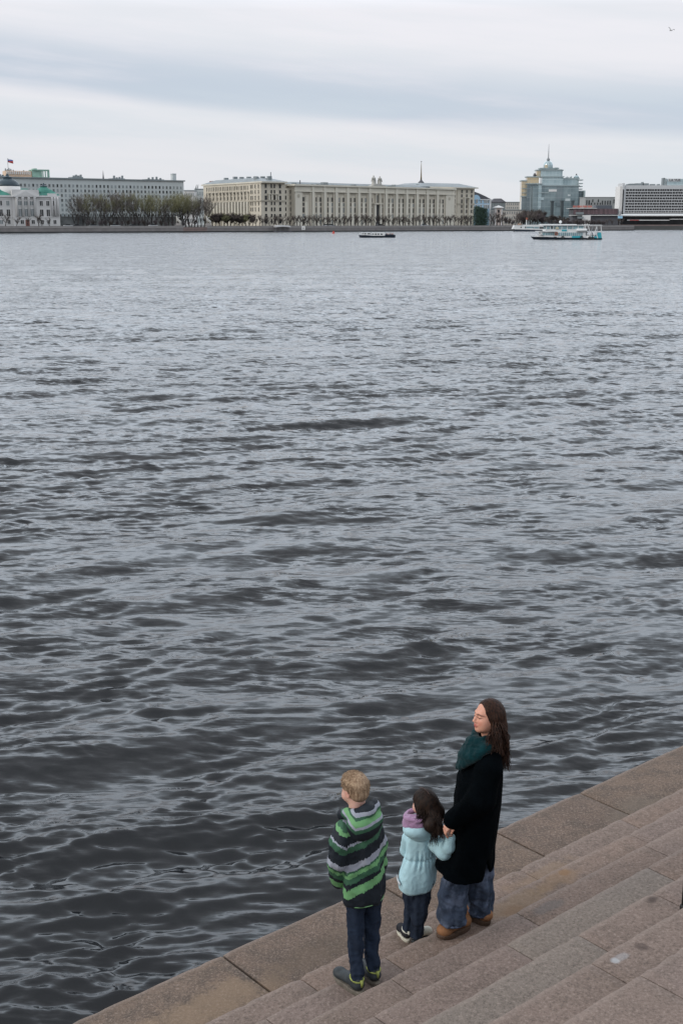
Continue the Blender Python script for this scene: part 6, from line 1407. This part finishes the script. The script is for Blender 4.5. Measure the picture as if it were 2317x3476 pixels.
# ---------------------------------------------------------------- the woman
def woman():
    org = V3(.80, 7.31, .78); o = empty('person', org, 'tall long-haired woman in a long black coat, teal scarf, wide jeans and tan boots', 'person')
    Yc = 7.32; f0 = R(192)
    J = lambda px, py, dy=0.0: ony(px, py, Yc + dy)
    hc = J(1652, 2430, -.02); fr = frame(R(203), R(7), R(3)); s = .86
    v = Vox(V3(.33, 6.98, .80), V3(1.30, 7.66, 2.62), .0042)
    P = head(v, hc, fr, s)
    nb = J(1662, 2545); v.cone(P(-.025, 0, -.05), nb, .050, .056, .03)
    sh = J(1640, 2600)
    zt = J(1640, 2570)[2]; zh = J(1600, 2880)[2]
    v.loft([(zt, nb[0] - .02, Yc, .06, .09), (zt - .05, nb[0] - .02, Yc, .09, .165), (zt - .30, nb[0] - .04, Yc, .09, .12), (zh + .05, nb[0] - .08, Yc, .08, .09), (zh - .02, nb[0] - .09, Yc, .07, .08)], 0, .05)
    LA = [J(1655, 2590, -.16), J(1630, 2720, -.20), J(1545, 2786, -.15)]; v.chain(LA, [.045, .036, .026], .03)
    RA = [J(1650, 2590, .16), J(1640, 2720, .20), J(1590, 2800, .16)]; v.chain(RA, [.045, .036, .026], .03); hand(v, RA[2], V3(-.5, -.1, -.8), V3(0, -1, 0), .95, .5)
    # left hand reaches down to the girl's hand, fingers closed round it
    hand(v, J(1541, 2788, -.15), V3(-.62, -.05, -.55), V3(.30, .35, -.9), .80, 1.05, 1)
    hipL, hipR = J(1575, 2890, -.06), J(1600, 2890, .07)
    kneeL, ankL = J(1545, 3030, -.07), V3(.765, 7.265, .90); kneeR, ankR = J(1622, 3020, .05), V3(.93, 7.37, .90)
    v.chain([hipL, kneeL, ankL], [.05, .034, .025], .02); v.chain([J(1612, 2890, .06), kneeR, ankR], [.045, .032, .025], .02)
    for hx, tx, an in (((.825, 7.295), (.665, 7.19), ankL), ((.955, 7.345), (.855, 7.44), ankR)): v.cone(an - V3(.02, 0, .0), V3(*(V3(*hx, 0) * .6 + V3(*tx, 0) * .4)[:2], .835), .022, .018, .02)
    me = v.mesh('body', org); paint(me, face_paint(hc, fr, s, org)); put('body', me, m_skin, o)
    # jeans
    v = Vox(V3(.45, 7.0, .82), V3(1.22, 7.62, 1.65), .0065)
    def fl(ph0):
        def f(phi, Z, u, w): return .007 * np.sin(5 * phi + ph0 + 6 * Z) + .004 * np.sin(9 * phi - 14 * Z + ph0) + .004 * np.sin(40 * Z + 3 * phi) * (Z < 1.15)
        return f
    YL, YR = 7.235, 7.385
    v.loft([lvl(2930, 1545, 1600, 7.28, 1.0, 0), lvl(2975, 1505, 1588, 7.26, 1.0, 0), lvl(3040, 1489, 1584, 7.25, 1.0, 0), lvl(3100, 1490, 1580, YL, 1.0, 0), lvl(3126, 1491, 1579, YL, 1.05, 0)], 0, .02, fl(0.4))
    v.loft([lvl(2880, 1600, 1662, 7.36, 1.0, 0), lvl(2960, 1582, 1669, 7.37, 1.0, 0), lvl(3040, 1588, 1668, YR, 1.0, 0), lvl(3096, 1592, 1664, YR, 1.05, 0)], 0, .02, fl(2.0))
    jm = put('jeans', v.mesh('jeans', org, creases(.014, (8, 8, 10), 2.0, .6)), m_jean, o)
    for (py, pl, pr, YY) in ((3127, 1491, 1579, YL), (3097, 1592, 1664, YR)):
        z, cx_, cy_, a, b = lvl(py, pl, pr, YY, 1.05, 0); c_ = MB(); c_.tube([(cx_ + (a + .001) * math.cos(t) - org[0], cy_ + (b + .001) * math.sin(t) - org[1], z + .008 - org[2]) for t in np.linspace(0, 2 * math.pi, 33)], .008, 5, cap=False); c_.build('hem', m_cuff, jm, True)
    # coat
    v = Vox(V3(.36, 6.90, 1.00), V3(1.24, 7.72, 2.45), .0065)
    zc = [(2540, 1628, 1686, .115), (2556, 1598, 1698, .165), (2590, 1574, 1705, .205), (2640, 1553, 1704, .215), (2720, 1543, 1698, .215), (2800, 1545, 1684, .215), (2860, 1533, 1673, .225), (2920, 1514, 1668, .235)]
    lv = []
    for py, pl, pr, b in zc: z, cx_, _, a, _b = lvl(py, pl, pr, Yc, 1, 0); lv.append((z, cx_, Yc, a, b))
    z, cx_, _, a, _b = lvl(3004, 1483, 1676, Yc - .235, 1, 0); lv.append((z, cx_, Yc, a * .985, .240)); zhem = z
    def cf(phi, Z, u, w): return (.006 * np.sin(4 * phi + 2.2 * Z) + .004 * np.sin(7 * phi - 3 * Z + 1)) * np.clip((2.0 - Z) * 2, .2, 1)
    v.loft(lv, 0, .03, cf)
    SL = [J(1662, 2578, -.135), J(1655, 2610, -.18), J(1632, 2715, -.225), J(1536, 2783, -.165)]
    v.chain(SL, [.070, .082, .082, .058], .03, flat=None)
    v.chain([J(1652, 2580, .14), J(1645, 2700, .20), J(1600, 2790, .17)], [.075, .08, .07], .04)
    v.ell(J(1527, 2790, -.160), (.03, .033, .03), .006, op='sub')
    # back vent that shows the jeans
    sl, X, Y, Z = v._block(V3(.7, 6.9, 1.1), V3(1.25, 7.46, 1.75), 0)
    ap = ony(1649, 2900, 7.2); bl = ony(1622, 3012, 7.2); br = ony(1671, 3012, 7.2); t = np.clip((ap[2] - Z) / (ap[2] - bl[2]), -.2, 1.3)
    w = np.maximum(np.maximum((ap[0] + (bl[0] - ap[0]) * t) - X, X - (ap[0] + (br[0] - ap[0]) * t)), np.maximum(Y - 7.42, (Z - ap[2]))) ; v._put(sl, w.astype(np.float32), .008, 'sub')
    put('coat', v.mesh('coat', org, creases(.010, (7, 7, 3.4), 9.0, .5)), m_coat, o)
    # scarf: two wound folds and a falling end
    v = Vox(V3(.45, 7.05, 1.85), V3(1.15, 7.60, 2.52), .0052)
    for (py, pl, pr, b, r_, tilt) in ((2497, 1600, 1668, .082, .021, .10), (2513, 1594, 1676, .092, .024, .14), (2530, 1586, 1684, .102, .026, .20)):
        z, cx_, _, a, _b = lvl(py, pl, pr, Yc - .01, 1, 0); pts = [V3(cx_ + (a - r_) * math.cos(t), Yc - .01 + b * math.sin(t), z + tilt * (a) * math.cos(t) * .8 + .006 * math.sin(3 * t)) for t in np.linspace(0, 2 * math.pi, 25)]
        v.chain(pts, [r_ * (1 + .12 * math.sin(4 * t)) for t in np.linspace(0, 2 * math.pi, 25)], .008)
    for i, (x0, y0, x1, y1, r0, r1, dy) in enumerate(((1606, 2522, 1553, 2606, .038, .014, -.06), (1622, 2530, 1560, 2606, .038, .014, -.10), (1638, 2536, 1574, 2600, .034, .014, -.135), (1598, 2520, 1552, 2604, .036, .014, -.02), (1655, 2540, 1592, 2590, .028, .012, -.165))):
        v.chain([J(x0, y0, dy), J((x0 + x1) / 2 - 3, (y0 + y1) / 2, dy - .01), J(x1, y1, dy + .02)], [r0, r0 * .85, r1], .020)
    put('scarf', v.mesh('scarf', org, creases(.007, (12, 12, 22), 4.0, .6)), m_scarf, o)
    # hair
    f, l, u = fr; v = Vox(V3(.60, 6.95, 1.75), V3(1.40, 7.72, 2.66), .0050)
    v.ell(P(-.022, 0, .040), (.100 * s, .086 * s, .090 * s), .02, (f, l, u)); v.ell(P(.085, -.012, -.030), (.085, .070, .100), .012, (f, l, u), 'sub'); v.ell(P(.095, .0, .035), (.058, .055, .050), .012, (f, l, u), 'sub')
    back = [P(-.060, .02, -.00), P(-.085, .02, -.08), J(1700, 2520, -.03), J(1706, 2565, -.04)]; v.chain(back, [.064, .056, .042, .026], .04)
    v.chain([P(-.02, .066, -.005), P(-.045, .068, -.07), J(1690, 2515, -.11), J(1700, 2560, -.12)], [.024, .026, .028, .016], .03)
    v.chain([P(-.02, -.066, -.005), P(-.04, -.068, -.07), J(1672, 2510, .08)], [.026, .030, .028], .03)
    hm = v.mesh('hair', org, creases(.003, (60, 60, 10), 1.0)); hb = put('hair', hm, m_hairw, o)
    rr = random.Random(5); st = []
    for i in range(330):
        side = rr.uniform(-1, 1); ph = rr.uniform(.1, 1.0)
        a0 = P(.030 - .11 * ph, .078 * side * (1 - .2 * ph), .105 - .05 * ph - .05 * abs(side)); a1 = P(-.035 - .065 * (1 - abs(side)) , .086 * side, .01 - .05 * rr.random()); 
        ex = J(rr.choice((1697, 1709, 1721)) + rr.gauss(0, 4), rr.uniform(2515, 2618), -.05 + .085 * (-side) ); mid_ = a1 * .45 + ex * .55 + V3(.018, -.02 * side, .02); w_ = rr.uniform(.010, .026); fq = rr.uniform(1.8, 3.0); p0 = rr.uniform(0, 6)
        pts = []
        for k in range(15):
            t = k / 14
            if t < .25: q = a0 + (a1 - a0) * (t / .25)
            elif t < .6: q = a1 + (mid_ - a1) * ((t - .25) / .35)
            else: q = mid_ + (ex - mid_) * ((t - .6) / .4)
            am = w_ * max(0, t - .3) * 1.5; pts.append(q + V3(am * math.sin(fq * 6.28 * t + p0), am * math.cos(fq * 5.2 * t + p0), 0) - org)
        for _ in range(2): pts = [pts[0]] + [(pts[k - 1] + 2 * pts[k] + pts[k + 1]) / 4 for k in range(1, 14)] + [pts[-1]]
        st.append(pts)
    for i in range(60):                                   # flyaway ends over the shoulder
        a1 = P(-.04, .075, -.06 * rr.random()); ex = J(rr.uniform(1650, 1700), rr.uniform(2500, 2560), -.20); q = [a1 + (ex - a1) * t + V3(.012 * math.sin(5 * t + i), 0, .01 * math.sin(4 * t)) - org for t in np.linspace(0, 1, 8)]; st.append(q)
    hairmesh(st[:390], .0046).build('hair_strands', m_hairw, hb, True)
    for hx, tx, q in (((.838, 7.312), (.622, 7.165), 1), ((.972, 7.328), (.838, 7.462), 1)): shoe(o, org, hx, tx, .78, .105, .036, m_bootl, m_boots, .102, 'boot', True)
woman()

# ---------------------------------------------------------------- the little girl
def girl():
    org = V3(.47, 7.38, .64); o = empty('person', org, 'small girl in a pale blue coat with mauve hood, holding the woman\'s hand', 'person')
    Yc = 7.40; J = lambda px, py, dy=0.0: ony(px, py, Yc + dy); yaw = R(30); al = R(125)
    hc = J(1438, 2727, .01); fr = frame(al, R(-6)); s = .85; f, l, u = fr
    v = Vox(V3(.22, 7.0, .66), V3(.84, 7.68, 1.90), .0042); P = head(v, hc, fr, s, True)
    nk = J(1428, 2815); v.cone(P(-.02, 0, -.04), nk, .040, .044, .02); zt = J(1425, 2830)[2]; zh = J(1425, 2990)[2]
    v.loft([(zt + .02, nk[0], Yc, .045, .045), (zt - .03, nk[0], Yc, .07, .045), (zt - .2, nk[0] - .01, Yc, .06, .045), (zh, nk[0] - .02, Yc, .07, .05)], yaw, .02)
    RA = [J(1462, 2850, .03), J(1508, 2893, -.08), J(1528, 2838, -.14)]; v.chain(RA, [.024, .020, .016], .01); hand(v, J(1527, 2832, -.14), V3(-.05, .02, 1), V3(-.7, .5, .2), .68, .9, -1)
    LA = [J(1392, 2852, .02), J(1384, 2888, .07), J(1392, 2900, .20)]; v.chain(LA, [.024, .020, .016], .01); hand(v, LA[2], V3(.3, 1, .1), V3(1, 0, 0), .68, .6)
    aL, aR = V3(.435, 7.385, .74), V3(.498, 7.362, .74)
    v.chain([J(1400, 2985, .0), J(1392, 3060, .0), aL], [.035, .024, .017], .01); v.chain([J(1440, 2985, .0), J(1427, 3060, -.01), aR], [.035, .026, .018], .01)
    v.cone(aL, V3(.42, 7.41, .69), .015, .014, .01); v.cone(aR, V3(.52, 7.385, .69), .015, .014, .01)
    me = v.mesh('body', org); paint(me, face_paint(hc, fr, s, org, child=True)); put('body', me, m_skinc, o)
    v = Vox(V3(.26, 7.18, .68), V3(.75, 7.62, 1.28), .0055)
    def ff(phi, Z, u_, w): return .004 * np.sin(55 * Z + 2 * phi) + .003 * np.sin(6 * phi + 9 * Z)
    v.loft([lvl(2980, 1362, 1420, Yc, 1, 0), lvl(3060, 1371, 1413, Yc, 1, 0), lvl(3110, 1373, 1406, 7.40, 1, 0), (.735, .436, 7.385, .032, .036), (.712, .436, 7.383, .033, .038)], 0, .01, ff)
    v.loft([lvl(2980, 1405, 1470, Yc, 1, 0), lvl(3060, 1399, 1456, 7.385, 1, 0), lvl(3120, 1397, 1444, 7.365, 1, 0), (.72, .500, 7.362, .038, .042), (.685, .499, 7.360, .040, .044)], 0, .01, ff)
    put('trousers', v.mesh('trousers', org, creases(.0055, (15, 15, 17), 6.0, .6)), m_navy, o)
    v = Vox(V3(.20, 7.12, 1.0), V3(.85, 7.68, 1.66), .0052)
    lv = [lvl(*q, Yc, .74, yaw) for q in ((2812, 1402, 1462), (2822, 1386, 1472), (2845, 1379, 1478), (2880, 1377, 1476), (2903, 1374, 1474), (2925, 1364, 1479), (2960, 1353, 1481), (2988, 1349, 1479), (3008, 1353, 1474), (3016, 1362, 1466))]
    def gf(phi, Z, u_, w):
        zw = J(1425, 2905)[2]; g = np.exp(-((Z - zw) / .05) ** 2); return .006 * g * np.sin(17 * phi) * (1 + .5 * np.sin(5 * phi)) - .006 * np.exp(-((Z - zw) / .010) ** 2) + .004 * np.sin(5 * phi + 8 * Z)
    v.loft(lv, yaw, .02, gf)
    v.chain([J(1462, 2846, .0), J(1478, 2866, -.05), J(1506, 2893, -.10), J(1520, 2872, -.135), J(1527, 2846, -.145)], [.046, .048, .048, .043, .034], .015)
    v.chain([J(1386, 2846, .03), J(1380, 2885, .08), J(1392, 2898, .18)], [.044, .042, .034], .02)
    v.ell(J(1527, 2832, -.145), (.026, .026, .02), .004, op='sub')
    cj = put('jacket', v.mesh('jacket', org, creases(.0042, (15, 15, 11), 3.0, .55)), m_lblue, o)
    v = Vox(V3(.24, 7.10, 1.30), V3(.78, 7.62, 1.75), .0045)
    B3 = (V3(math.cos(yaw), math.sin(yaw), 0), V3(-math.sin(yaw), math.cos(yaw), 0), V3(0, 0, 1))
    v.ell(J(1424, 2808, -.045), (.118, .088, .070), .02, B3); v.ell(J(1420, 2785, -.035), (.104, .085, .075), .006, B3, 'sub')
    v.ell(J(1432, 2830, -.03), (.09, .07, .04), .02, B3)
    put('hood', v.mesh('hood', org, creases(.003, (16, 16, 16), 8.0)), m_lblue, cj)
    v = Vox(V3(.24, 7.10, 1.36), V3(.78, 7.62, 1.78), .0045)
    v.ell(J(1415, 2792, -.040), (.096, .082, .082), .02, B3); v.ell(J(1420, 2757, .0), (.080, .072, .050), .01, B3, 'sub')
    pts = [V3(*J(1418, 2768, -.035)) + B3[0] * .083 * math.cos(t) + B3[1] * .072 * math.sin(t) + V3(0, 0, .004 * math.sin(2 * t)) for t in np.linspace(0, 2 * math.pi, 21)]; v.chain(pts, [.013] * 21, .01)
    put('inner_hood', v.mesh('inner_hood', org, creases(.007, (14, 14, 26), 12.0, .6)), m_pink, o)
    pt = MB(); B0 = lv[-3]; th = [ell_angle(B0, Yc, yaw, px_) for px_ in (1358, 1363, 1368, 1374, 1380, 1386)]; zz = B0[0] + .045
    vs = []
    for t in th:
        for dz in (-.010, .010):
            cu, su = math.cos(t), math.sin(t); A, Bb = B0[3] + .0075, B0[4] + .0075; xx = A * math.cos(t - yaw); yy = Bb * math.sin(t - yaw); X_ = B0[1] + xx * math.cos(yaw) - yy * math.sin(yaw); Y_ = Yc + xx * math.sin(yaw) + yy * math.cos(yaw); vs.append((X_ - org[0], Y_ - org[1], zz + dz - org[2] - .05 * (t - th[0])))
    pt.add(vs, [(2 * i, 2 * i + 2, 2 * i + 3, 2 * i + 1) for i in range(5)]); po = pt.build('reflective_patch', mat('silver_patch', (.52, .55, .58), .4), cj, True); so = po.modifiers.new('thick', 'SOLIDIFY'); so.thickness = .004; so.offset = 0
    # hair
    v = Vox(V3(.30, 7.10, 1.42), V3(.80, 7.62, 1.92), .0042)
    v.ell(P(-.014, 0, .034), (.098 * s, .086 * s, .088 * s), .02, (f, l, u)); v.ell(P(.09, 0, -.03), (.07, .07, .09), .01, (f, l, u), 'sub')
    v.chain([P(-.05, -.01, -.005), P(-.075, -.035, -.06), J(1462, 2800, -.13), J(1478, 2828, -.15)], [.070, .062, .044, .022], .03)
    v.chain([P(-.02, -.07, -.0), J(1478, 2775, -.04), J(1490, 2808, -.14), J(1496, 2830, -.18)], [.026, .026, .018, .009], .03)
    v.chain([P(-.02, .07, -.0), P(-.04, .075, -.05)], [.024, .022], .02)
    hb = put('hair', v.mesh('hair', org, creases(.0025, (70, 70, 12), 2.0)), m_hairg, o)
    rr = random.Random(9); st = []
    for i in range(260):
        side = rr.uniform(-1, 1); a0 = P(-.01 - .04 * rr.random(), .03 * side, .122 * s); a1 = P(-.075 * math.cos(side * 1.3), .088 * math.sin(side * 1.3), .005 - .03 * rr.random())
        if rr.random() < .5: ex = J(rr.choice((1462, 1474, 1484)) + rr.gauss(0, 3), rr.uniform(2810, 2876), -.185)
        elif rr.random() < .7: ex = J(rr.uniform(1488, 1508), rr.uniform(2800, 2852), -.20)
        else: ex = J(rr.uniform(1425, 1460), rr.uniform(2778, 2805), -.14)
        if side > .5: ex = J(rr.uniform(1405, 1440), rr.uniform(2765, 2790), -.12)
        w_ = rr.uniform(.006, .018); p0 = rr.uniform(0, 6); pts = []; md = (a1 + ex) / 2 + V3(.01, -.02, .0)
        for k in range(13):
            t = k / 12; q = a0 + (a1 - a0) * (t / .35) if t < .35 else (a1 + (md - a1) * ((t - .35) / .3) if t < .65 else md + (ex - md) * ((t - .65) / .35)); am = w_ * max(0, t - .3) * 1.4; pts.append(q + V3(am * math.sin(14 * t + p0), am * math.cos(12 * t + p0) * .4, 0) - org)
        for _ in range(2): pts = [pts[0]] + [(pts[k - 1] + 2 * pts[k] + pts[k + 1]) / 4 for k in range(1, 12)] + [pts[-1]]
        st.append(pts)
    hairmesh(st, .0034).build('hair_strands', m_hairg, hb, True)
    pl = MB(); pl.tube([tuple(P(a_, .012, .034 + .0925 * math.sqrt(max(0, 1 - (a_ + .014) ** 2 / .0105)) + .002) - org) for a_ in np.linspace(.03, -.085, 9)], .0022, 5, cap=False); pl.build('parting', m_skinc, hb, True)
    shoe(o, org, (.444, 7.352), (.388, 7.500), .64, .066, .022, m_shoeb, m_solew, .085, 'shoe', tongue=m_shoew, h=.0035)
    shoe(o, org, (.468, 7.343), (.598, 7.452), .64, .066, .022, m_shoew, m_shoed, .080, 'shoe', h=.0035)
girl()

# ---------------------------------------------------------------- the boy
def stripes(name, stops, slope, slope2, xs, amp, hem):
    m_ = bpy.data.materials.new(name); m_.use_nodes = True; t = NT(m_.node_tree); b = t.n['Principled BSDF']; co = t.new('ShaderNodeTexCoord').outputs['Object']; x, y, z = t.sep(co)
    dx = t.m('SUBTRACT', x, xs); sl = t.m('ADD', t.m('MULTIPLY', t.m('MAXIMUM', dx, 0.0), -slope), t.m('MULTIPLY', t.m('MINIMUM', dx, 0.0), slope2))
    wob = t.m('MULTIPLY', t.m('SUBTRACT', t.noise(co, 13, 3.0, .6), .5), amp); jag = t.m('MULTIPLY', t.m('SUBTRACT', t.noise(t.comb(t.m('MULTIPLY', x, 3.0), y, t.m('MULTIPLY', z, .6)), 45, 2.0), .5), amp * .55)
    v = t.m('ADD', t.m('ADD', t.m('SUBTRACT', z, hem), sl), t.m('ADD', wob, jag)); f = t.m('DIVIDE', v, .60)
    cc = t.ramp(f, [(max(0, p / .60), c) for p, c in stops], 'CONSTANT'); gr = t.noise(co, 30, 3.0); cc = t.mix(t.m('MULTIPLY', gr, .3), cc, c4((.01, .015, .02)))
    t.l.new(cc, b.inputs['Base Color']); b.inputs['Roughness'].default_value = .7; b.inputs['Specular IOR Level'].default_value = .3
    bn = t.new('ShaderNodeBump'); bn.inputs['Strength'].default_value = .3; bn.inputs['Distance'].default_value = .004; t.l.new(t.noise(co, 40, 3.0), bn.inputs['Height']); t.l.new(bn.outputs[0], b.inputs['Normal']); return m_
def boy():
    org = V3(.10, 6.70, .78); o = empty('person', org, 'blond boy in a green, grey and black striped hooded jacket, navy trousers and lime-trimmed shoes', 'person')
    Yc = 6.76; J = lambda px, py, dy=0.0: ony(px, py, Yc + dy); yaw = R(38); al = R(139)
    hc = J(1202, 2679, .0); fr = frame(al, R(-8)); s = .86; f, l, u = fr
    v = Vox(V3(-.16, 6.45, .80), V3(.45, 7.14, 2.28), .0042); P = head(v, hc, fr, s, True)
    nk = J(1212, 2770); v.cone(P(-.02, 0, -.04), nk, .048, .050, .02)
    zt = J(1215, 2790)[2]; zh = J(1230, 3040)[2]
    v.loft([(zt + .02, nk[0], Yc, .06, .06), (zt - .04, nk[0], Yc, .11, .06), (zt - .25, nk[0] + .01, Yc, .09, .06), (zh, nk[0] + .03, Yc, .09, .06)], yaw, .02)
    v.chain([J(1155, 2825, -.07), J(1135, 2925, -.08), J(1146, 2985, .0)], [.038, .030, .022], .02); hand(v, J(1144, 2962, -.02), V3(.1, .45, -.9), V3(1, 0, 0), .62, .9)
    v.chain([J(1278, 2825, .08), J(1292, 2925, .13), J(1282, 2985, .20)], [.038, .030, .022], .02); hand(v, J(1280, 2990, .20), V3(-.3, .3, -.9), V3(-1, 0, 0), .82, .6)
    aL, aR = V3(.092, 6.606, .90), V3(.195, 6.70, .90)
    v.chain([J(1209, 3040, -.02), J(1206, 3190, -.07), aL], [.045, .030, .022], .01); v.chain([J(1259, 3040, .03), J(1260, 3180, .0), aR], [.045, .030, .022], .01)
    v.cone(aL, V3(.06, 6.65, .83), .018, .017, .01); v.cone(aR, V3(.165, 6.745, .83), .018, .017, .01)
    me = v.mesh('body', org); paint(me, face_paint(hc, fr, s, org, (.25, .16, .09), (.45, .2, .17), True)); put('body', me, m_skinc, o)
    v = Vox(V3(-.10, 6.45, .82), V3(.42, 7.02, 1.52), .0055)
    def ff(phi, Z, u_, w): return .005 * np.sin(50 * Z + 2 * phi) * np.clip((1.35 - Z) * 3, .2, 1) + .004 * np.sin(5 * phi + 7 * Z)
    v.loft([lvl(3030, 1172, 1250, 6.75, 1, 0), lvl(3090, 1176, 1236, 6.73, 1, 0), lvl(3180, 1181, 1231, 6.69, 1, 0), lvl(3260, 1185, 1230, 6.65, 1, 0), (.915, .094, 6.615, .036, .039), (.875, .093, 6.608, .035, .038)], 0, .012, ff)
    v.loft([lvl(3030, 1215, 1296, 6.80, 1, 0), lvl(3090, 1228, 1290, 6.79, 1, 0), lvl(3180, 1236, 1286, 6.76, 1, 0), lvl(3240, 1236, 1282, 6.73, 1, 0), (.915, .190, 6.702, .036, .039), (.875, .193, 6.700, .035, .038)], 0, .012, ff)
    put('trousers', v.mesh('trousers', org, creases(.007, (12, 12, 15), 7.0, .6)), m_navy2, o)
    K, LG, DG, GY = (.006, .010, .016), (.150, .350, .150), (.034, .105, .058), (.32, .34, .40)
    hem = J(1240, 3072, -.10)[2] - org[2]; xs = J(1176, 2900)[0] - org[0]
    off = .43 * (J(1215, 2900)[0] - J(1176, 2900)[0])
    st = [(0, K), (.050, LG), (.108, K), (.140, DG), (.178, LG), (.205, DG), (.220, GY), (.265, K), (.345, DG), (.385, GY), (.400, K), (.455, LG), (.480, DG), (.52, GY), (.55, K)]
    st = [(0, K)] + [(p - off + .02, c) for p, c in st[1:]]
    mj = stripes('striped_jacket_shell', st, .43, .62, xs, .048, hem)
    mh = stripes('striped_hood_shell', [(0, K), (.060, DG), (.085, GY), (.105, LG), (.140, DG), (.155, GY), (.182, K)], .20, .9, J(1205, 2800)[0] - org[0], .016, J(1235, 2850, -.1)[2] - org[2])
    v = Vox(V3(-.24, 6.36, 1.18), V3(.50, 7.18, 2.22), .0055)
    lv = [lvl(*q, Yc, .72, yaw) for q in ((2768, 1186, 1256), (2782, 1166, 1278), (2802, 1156, 1290), (2840, 1154, 1297), (2900, 1160, 1300), (2960, 1164, 1303), (3005, 1161, 1306), (3038, 1161, 1307), (3052, 1168, 1300))]
    def jf(phi, Z, u_, w): return .006 * np.sin(4 * phi + 5 * Z) + .005 * np.sin(7 * phi - 6 * Z) + .003 * np.sin(24 * Z + 3 * phi)
    v.loft(lv, yaw, .02, jf)
    v.chain([J(1169, 2814, -.05), J(1151, 2862, -.09), J(1142, 2925, -.10), J(1144, 2968, -.04), J(1149, 2994, .01)], [.058, .057, .052, .046, .040], .015)
    v.chain([J(1266, 2814, .08), J(1278, 2860, .11), J(1282, 2925, .14), J(1278, 2980, .20)], [.056, .056, .052, .046], .03)
    jb = put('jacket', v.mesh('jacket', org, creases(.0075, (11, 11, 9), 5.0, .55)), mj, o)
    v = Vox(V3(-.20, 6.38, 1.70), V3(.48, 7.08, 2.24), .0048); B3 = (V3(math.cos(yaw), math.sin(yaw), 0), V3(-math.sin(yaw), math.cos(yaw), 0), V3(0, 0, 1))
    v.ell(J(1238, 2790, -.07), (.125, .075, .085), .03, B3); v.ell(J(1236, 2818, -.085), (.085, .055, .060), .03, B3)
    v.chain([J(1178, 2762, -.05), J(1210, 2768, -.10), J(1248, 2752, -.09), J(1268, 2735, -.02), J(1262, 2735, .06)], [.030, .036, .040, .034, .030], .02)
    v.chain([J(1178, 2762, -.05), J(1165, 2765, .02), J(1180, 2775, .10)], [.030, .032, .03], .02)
    v.ell(J(1218, 2738, .0), (.066, .062, .07), .01, B3, 'sub')
    put('hood', v.mesh('hood', org, creases(.006, (12, 12, 12), 15.0)), mh, jb)
    # hem piping and round badge
    B0 = lvl(3050, 1168, 1302, Yc, .72, yaw); pts = []
    for t in np.linspace(0, 2 * math.pi, 41): xx, yy = B0[3] * 1.0 * math.cos(t), B0[4] * math.sin(t); pts.append((B0[1] + xx * math.cos(yaw) - yy * math.sin(yaw) - org[0], Yc + xx * math.sin(yaw) + yy * math.cos(yaw) - org[1], B0[0] + .004 - org[2]))
    pp = MB(); pp.tube(pts, .0035, 5, cap=False); pp.build('hem_piping', mat('green_piping', (.13, .26, .12), .8), jb, True)
    dg = MB(); t = ell_angle(B0, Yc, yaw, 1283); A, Bb = B0[3] * 1.02, B0[4] * 1.02; xx, yy = A * math.cos(t), Bb * math.sin(t); c_ = V3(B0[1] + xx * math.cos(yaw) - yy * math.sin(yaw), Yc + xx * math.sin(yaw) + yy * math.cos(yaw), B0[0] + .045); nn_ = V3(math.cos(t) / A * math.cos(yaw) - math.sin(t) / Bb * math.sin(yaw), math.cos(t) / A * math.sin(yaw) + math.sin(t) / Bb * math.cos(yaw), 0); nn_ = nn_ / np.linalg.norm(nn_); tt = V3(-nn_[1], nn_[0], 0)
    c_ = c_ + nn_ * .008; ring = [(c_ + tt * .018 * math.cos(q) + V3(0, 0, .021 * math.sin(q)) - org) for q in np.linspace(0, 2 * math.pi, 18, endpoint=False)]; back_ = [p - nn_ * .02 for p in ring]
    dg.add(ring + back_, [tuple(range(18)), tuple(range(35, 17, -1))] + [((i + 1) % 18, i, 18 + i, 18 + (i + 1) % 18) for i in range(18)]); dg.build('reflective_badge', mat('silver_badge', (.42, .44, .47), .4), jb)
    # hair: cropped cap and short tufts
    v = Vox(V3(-.10, 6.55, 1.85), V3(.36, 7.0, 2.30), .0038)
    v.ell(P(-.014, 0, .040), (.099 * s, .084 * s, .086 * s), .02, (f, l, u)); v.ell(P(-.045, 0, -.015), (.062 * s, .070 * s, .066 * s), .03, (f, l, u)); v.ell(P(.105, 0, -.025), (.075, .085, .075), .01, (f, l, u), 'sub')
    for q in (-1, 1): v.ell(P(.012, q * .085, -.030), (.030, .024, .042), .008, (f, l, u), 'sub')
    hb = put('hair', v.mesh('hair', org, creases(.0022, (24, 24, 24), 2.0, .6)), m_hairb, o)
    rr = random.Random(3); st = []
    for i in range(2400):
        th_ = rr.uniform(0, 2 * math.pi); ph_ = math.acos(rr.uniform(-.35, 1)); d = V3(math.sin(ph_) * math.cos(th_), math.sin(ph_) * math.sin(th_), math.cos(ph_))
        p = P(-.014 + .097 * d[0], .082 * d[1], .040 + .084 * d[2])
        if d[0] > .75 and d[2] < .35: continue
        if d[2] < 0 and d[0] > .1: continue
        nrm = f * d[0] + l * d[1] + u * d[2]; fl_ = f * .8 * (1 if d[2] > .3 else -.1) - u * (.9 if d[2] < .6 else 0) + l * rr.uniform(-.5, .5) + nrm * rr.uniform(.05, .25); fl_ = fl_ / np.linalg.norm(fl_); L_ = rr.uniform(.008, .017)
        st.append([p - org - nrm * .003, p - org + (nrm * .35 + fl_ * .5) * L_, p - org + (nrm * .35 + fl_) * L_])
    hairmesh(st, .0016, 3).build('hair_tufts', m_hairb, hb, True)
    shoe(o, org, (.125, 6.560), (-.040, 6.775), .78, .088, .030, m_shoed, m_soled, .105, 'shoe', tongue=m_lime)
    shoe(o, org, (.222, 6.655), (.085, 6.880), .78, .088, .030, m_shoed, m_soled, .105, 'shoe', tongue=m_lime)
boy()
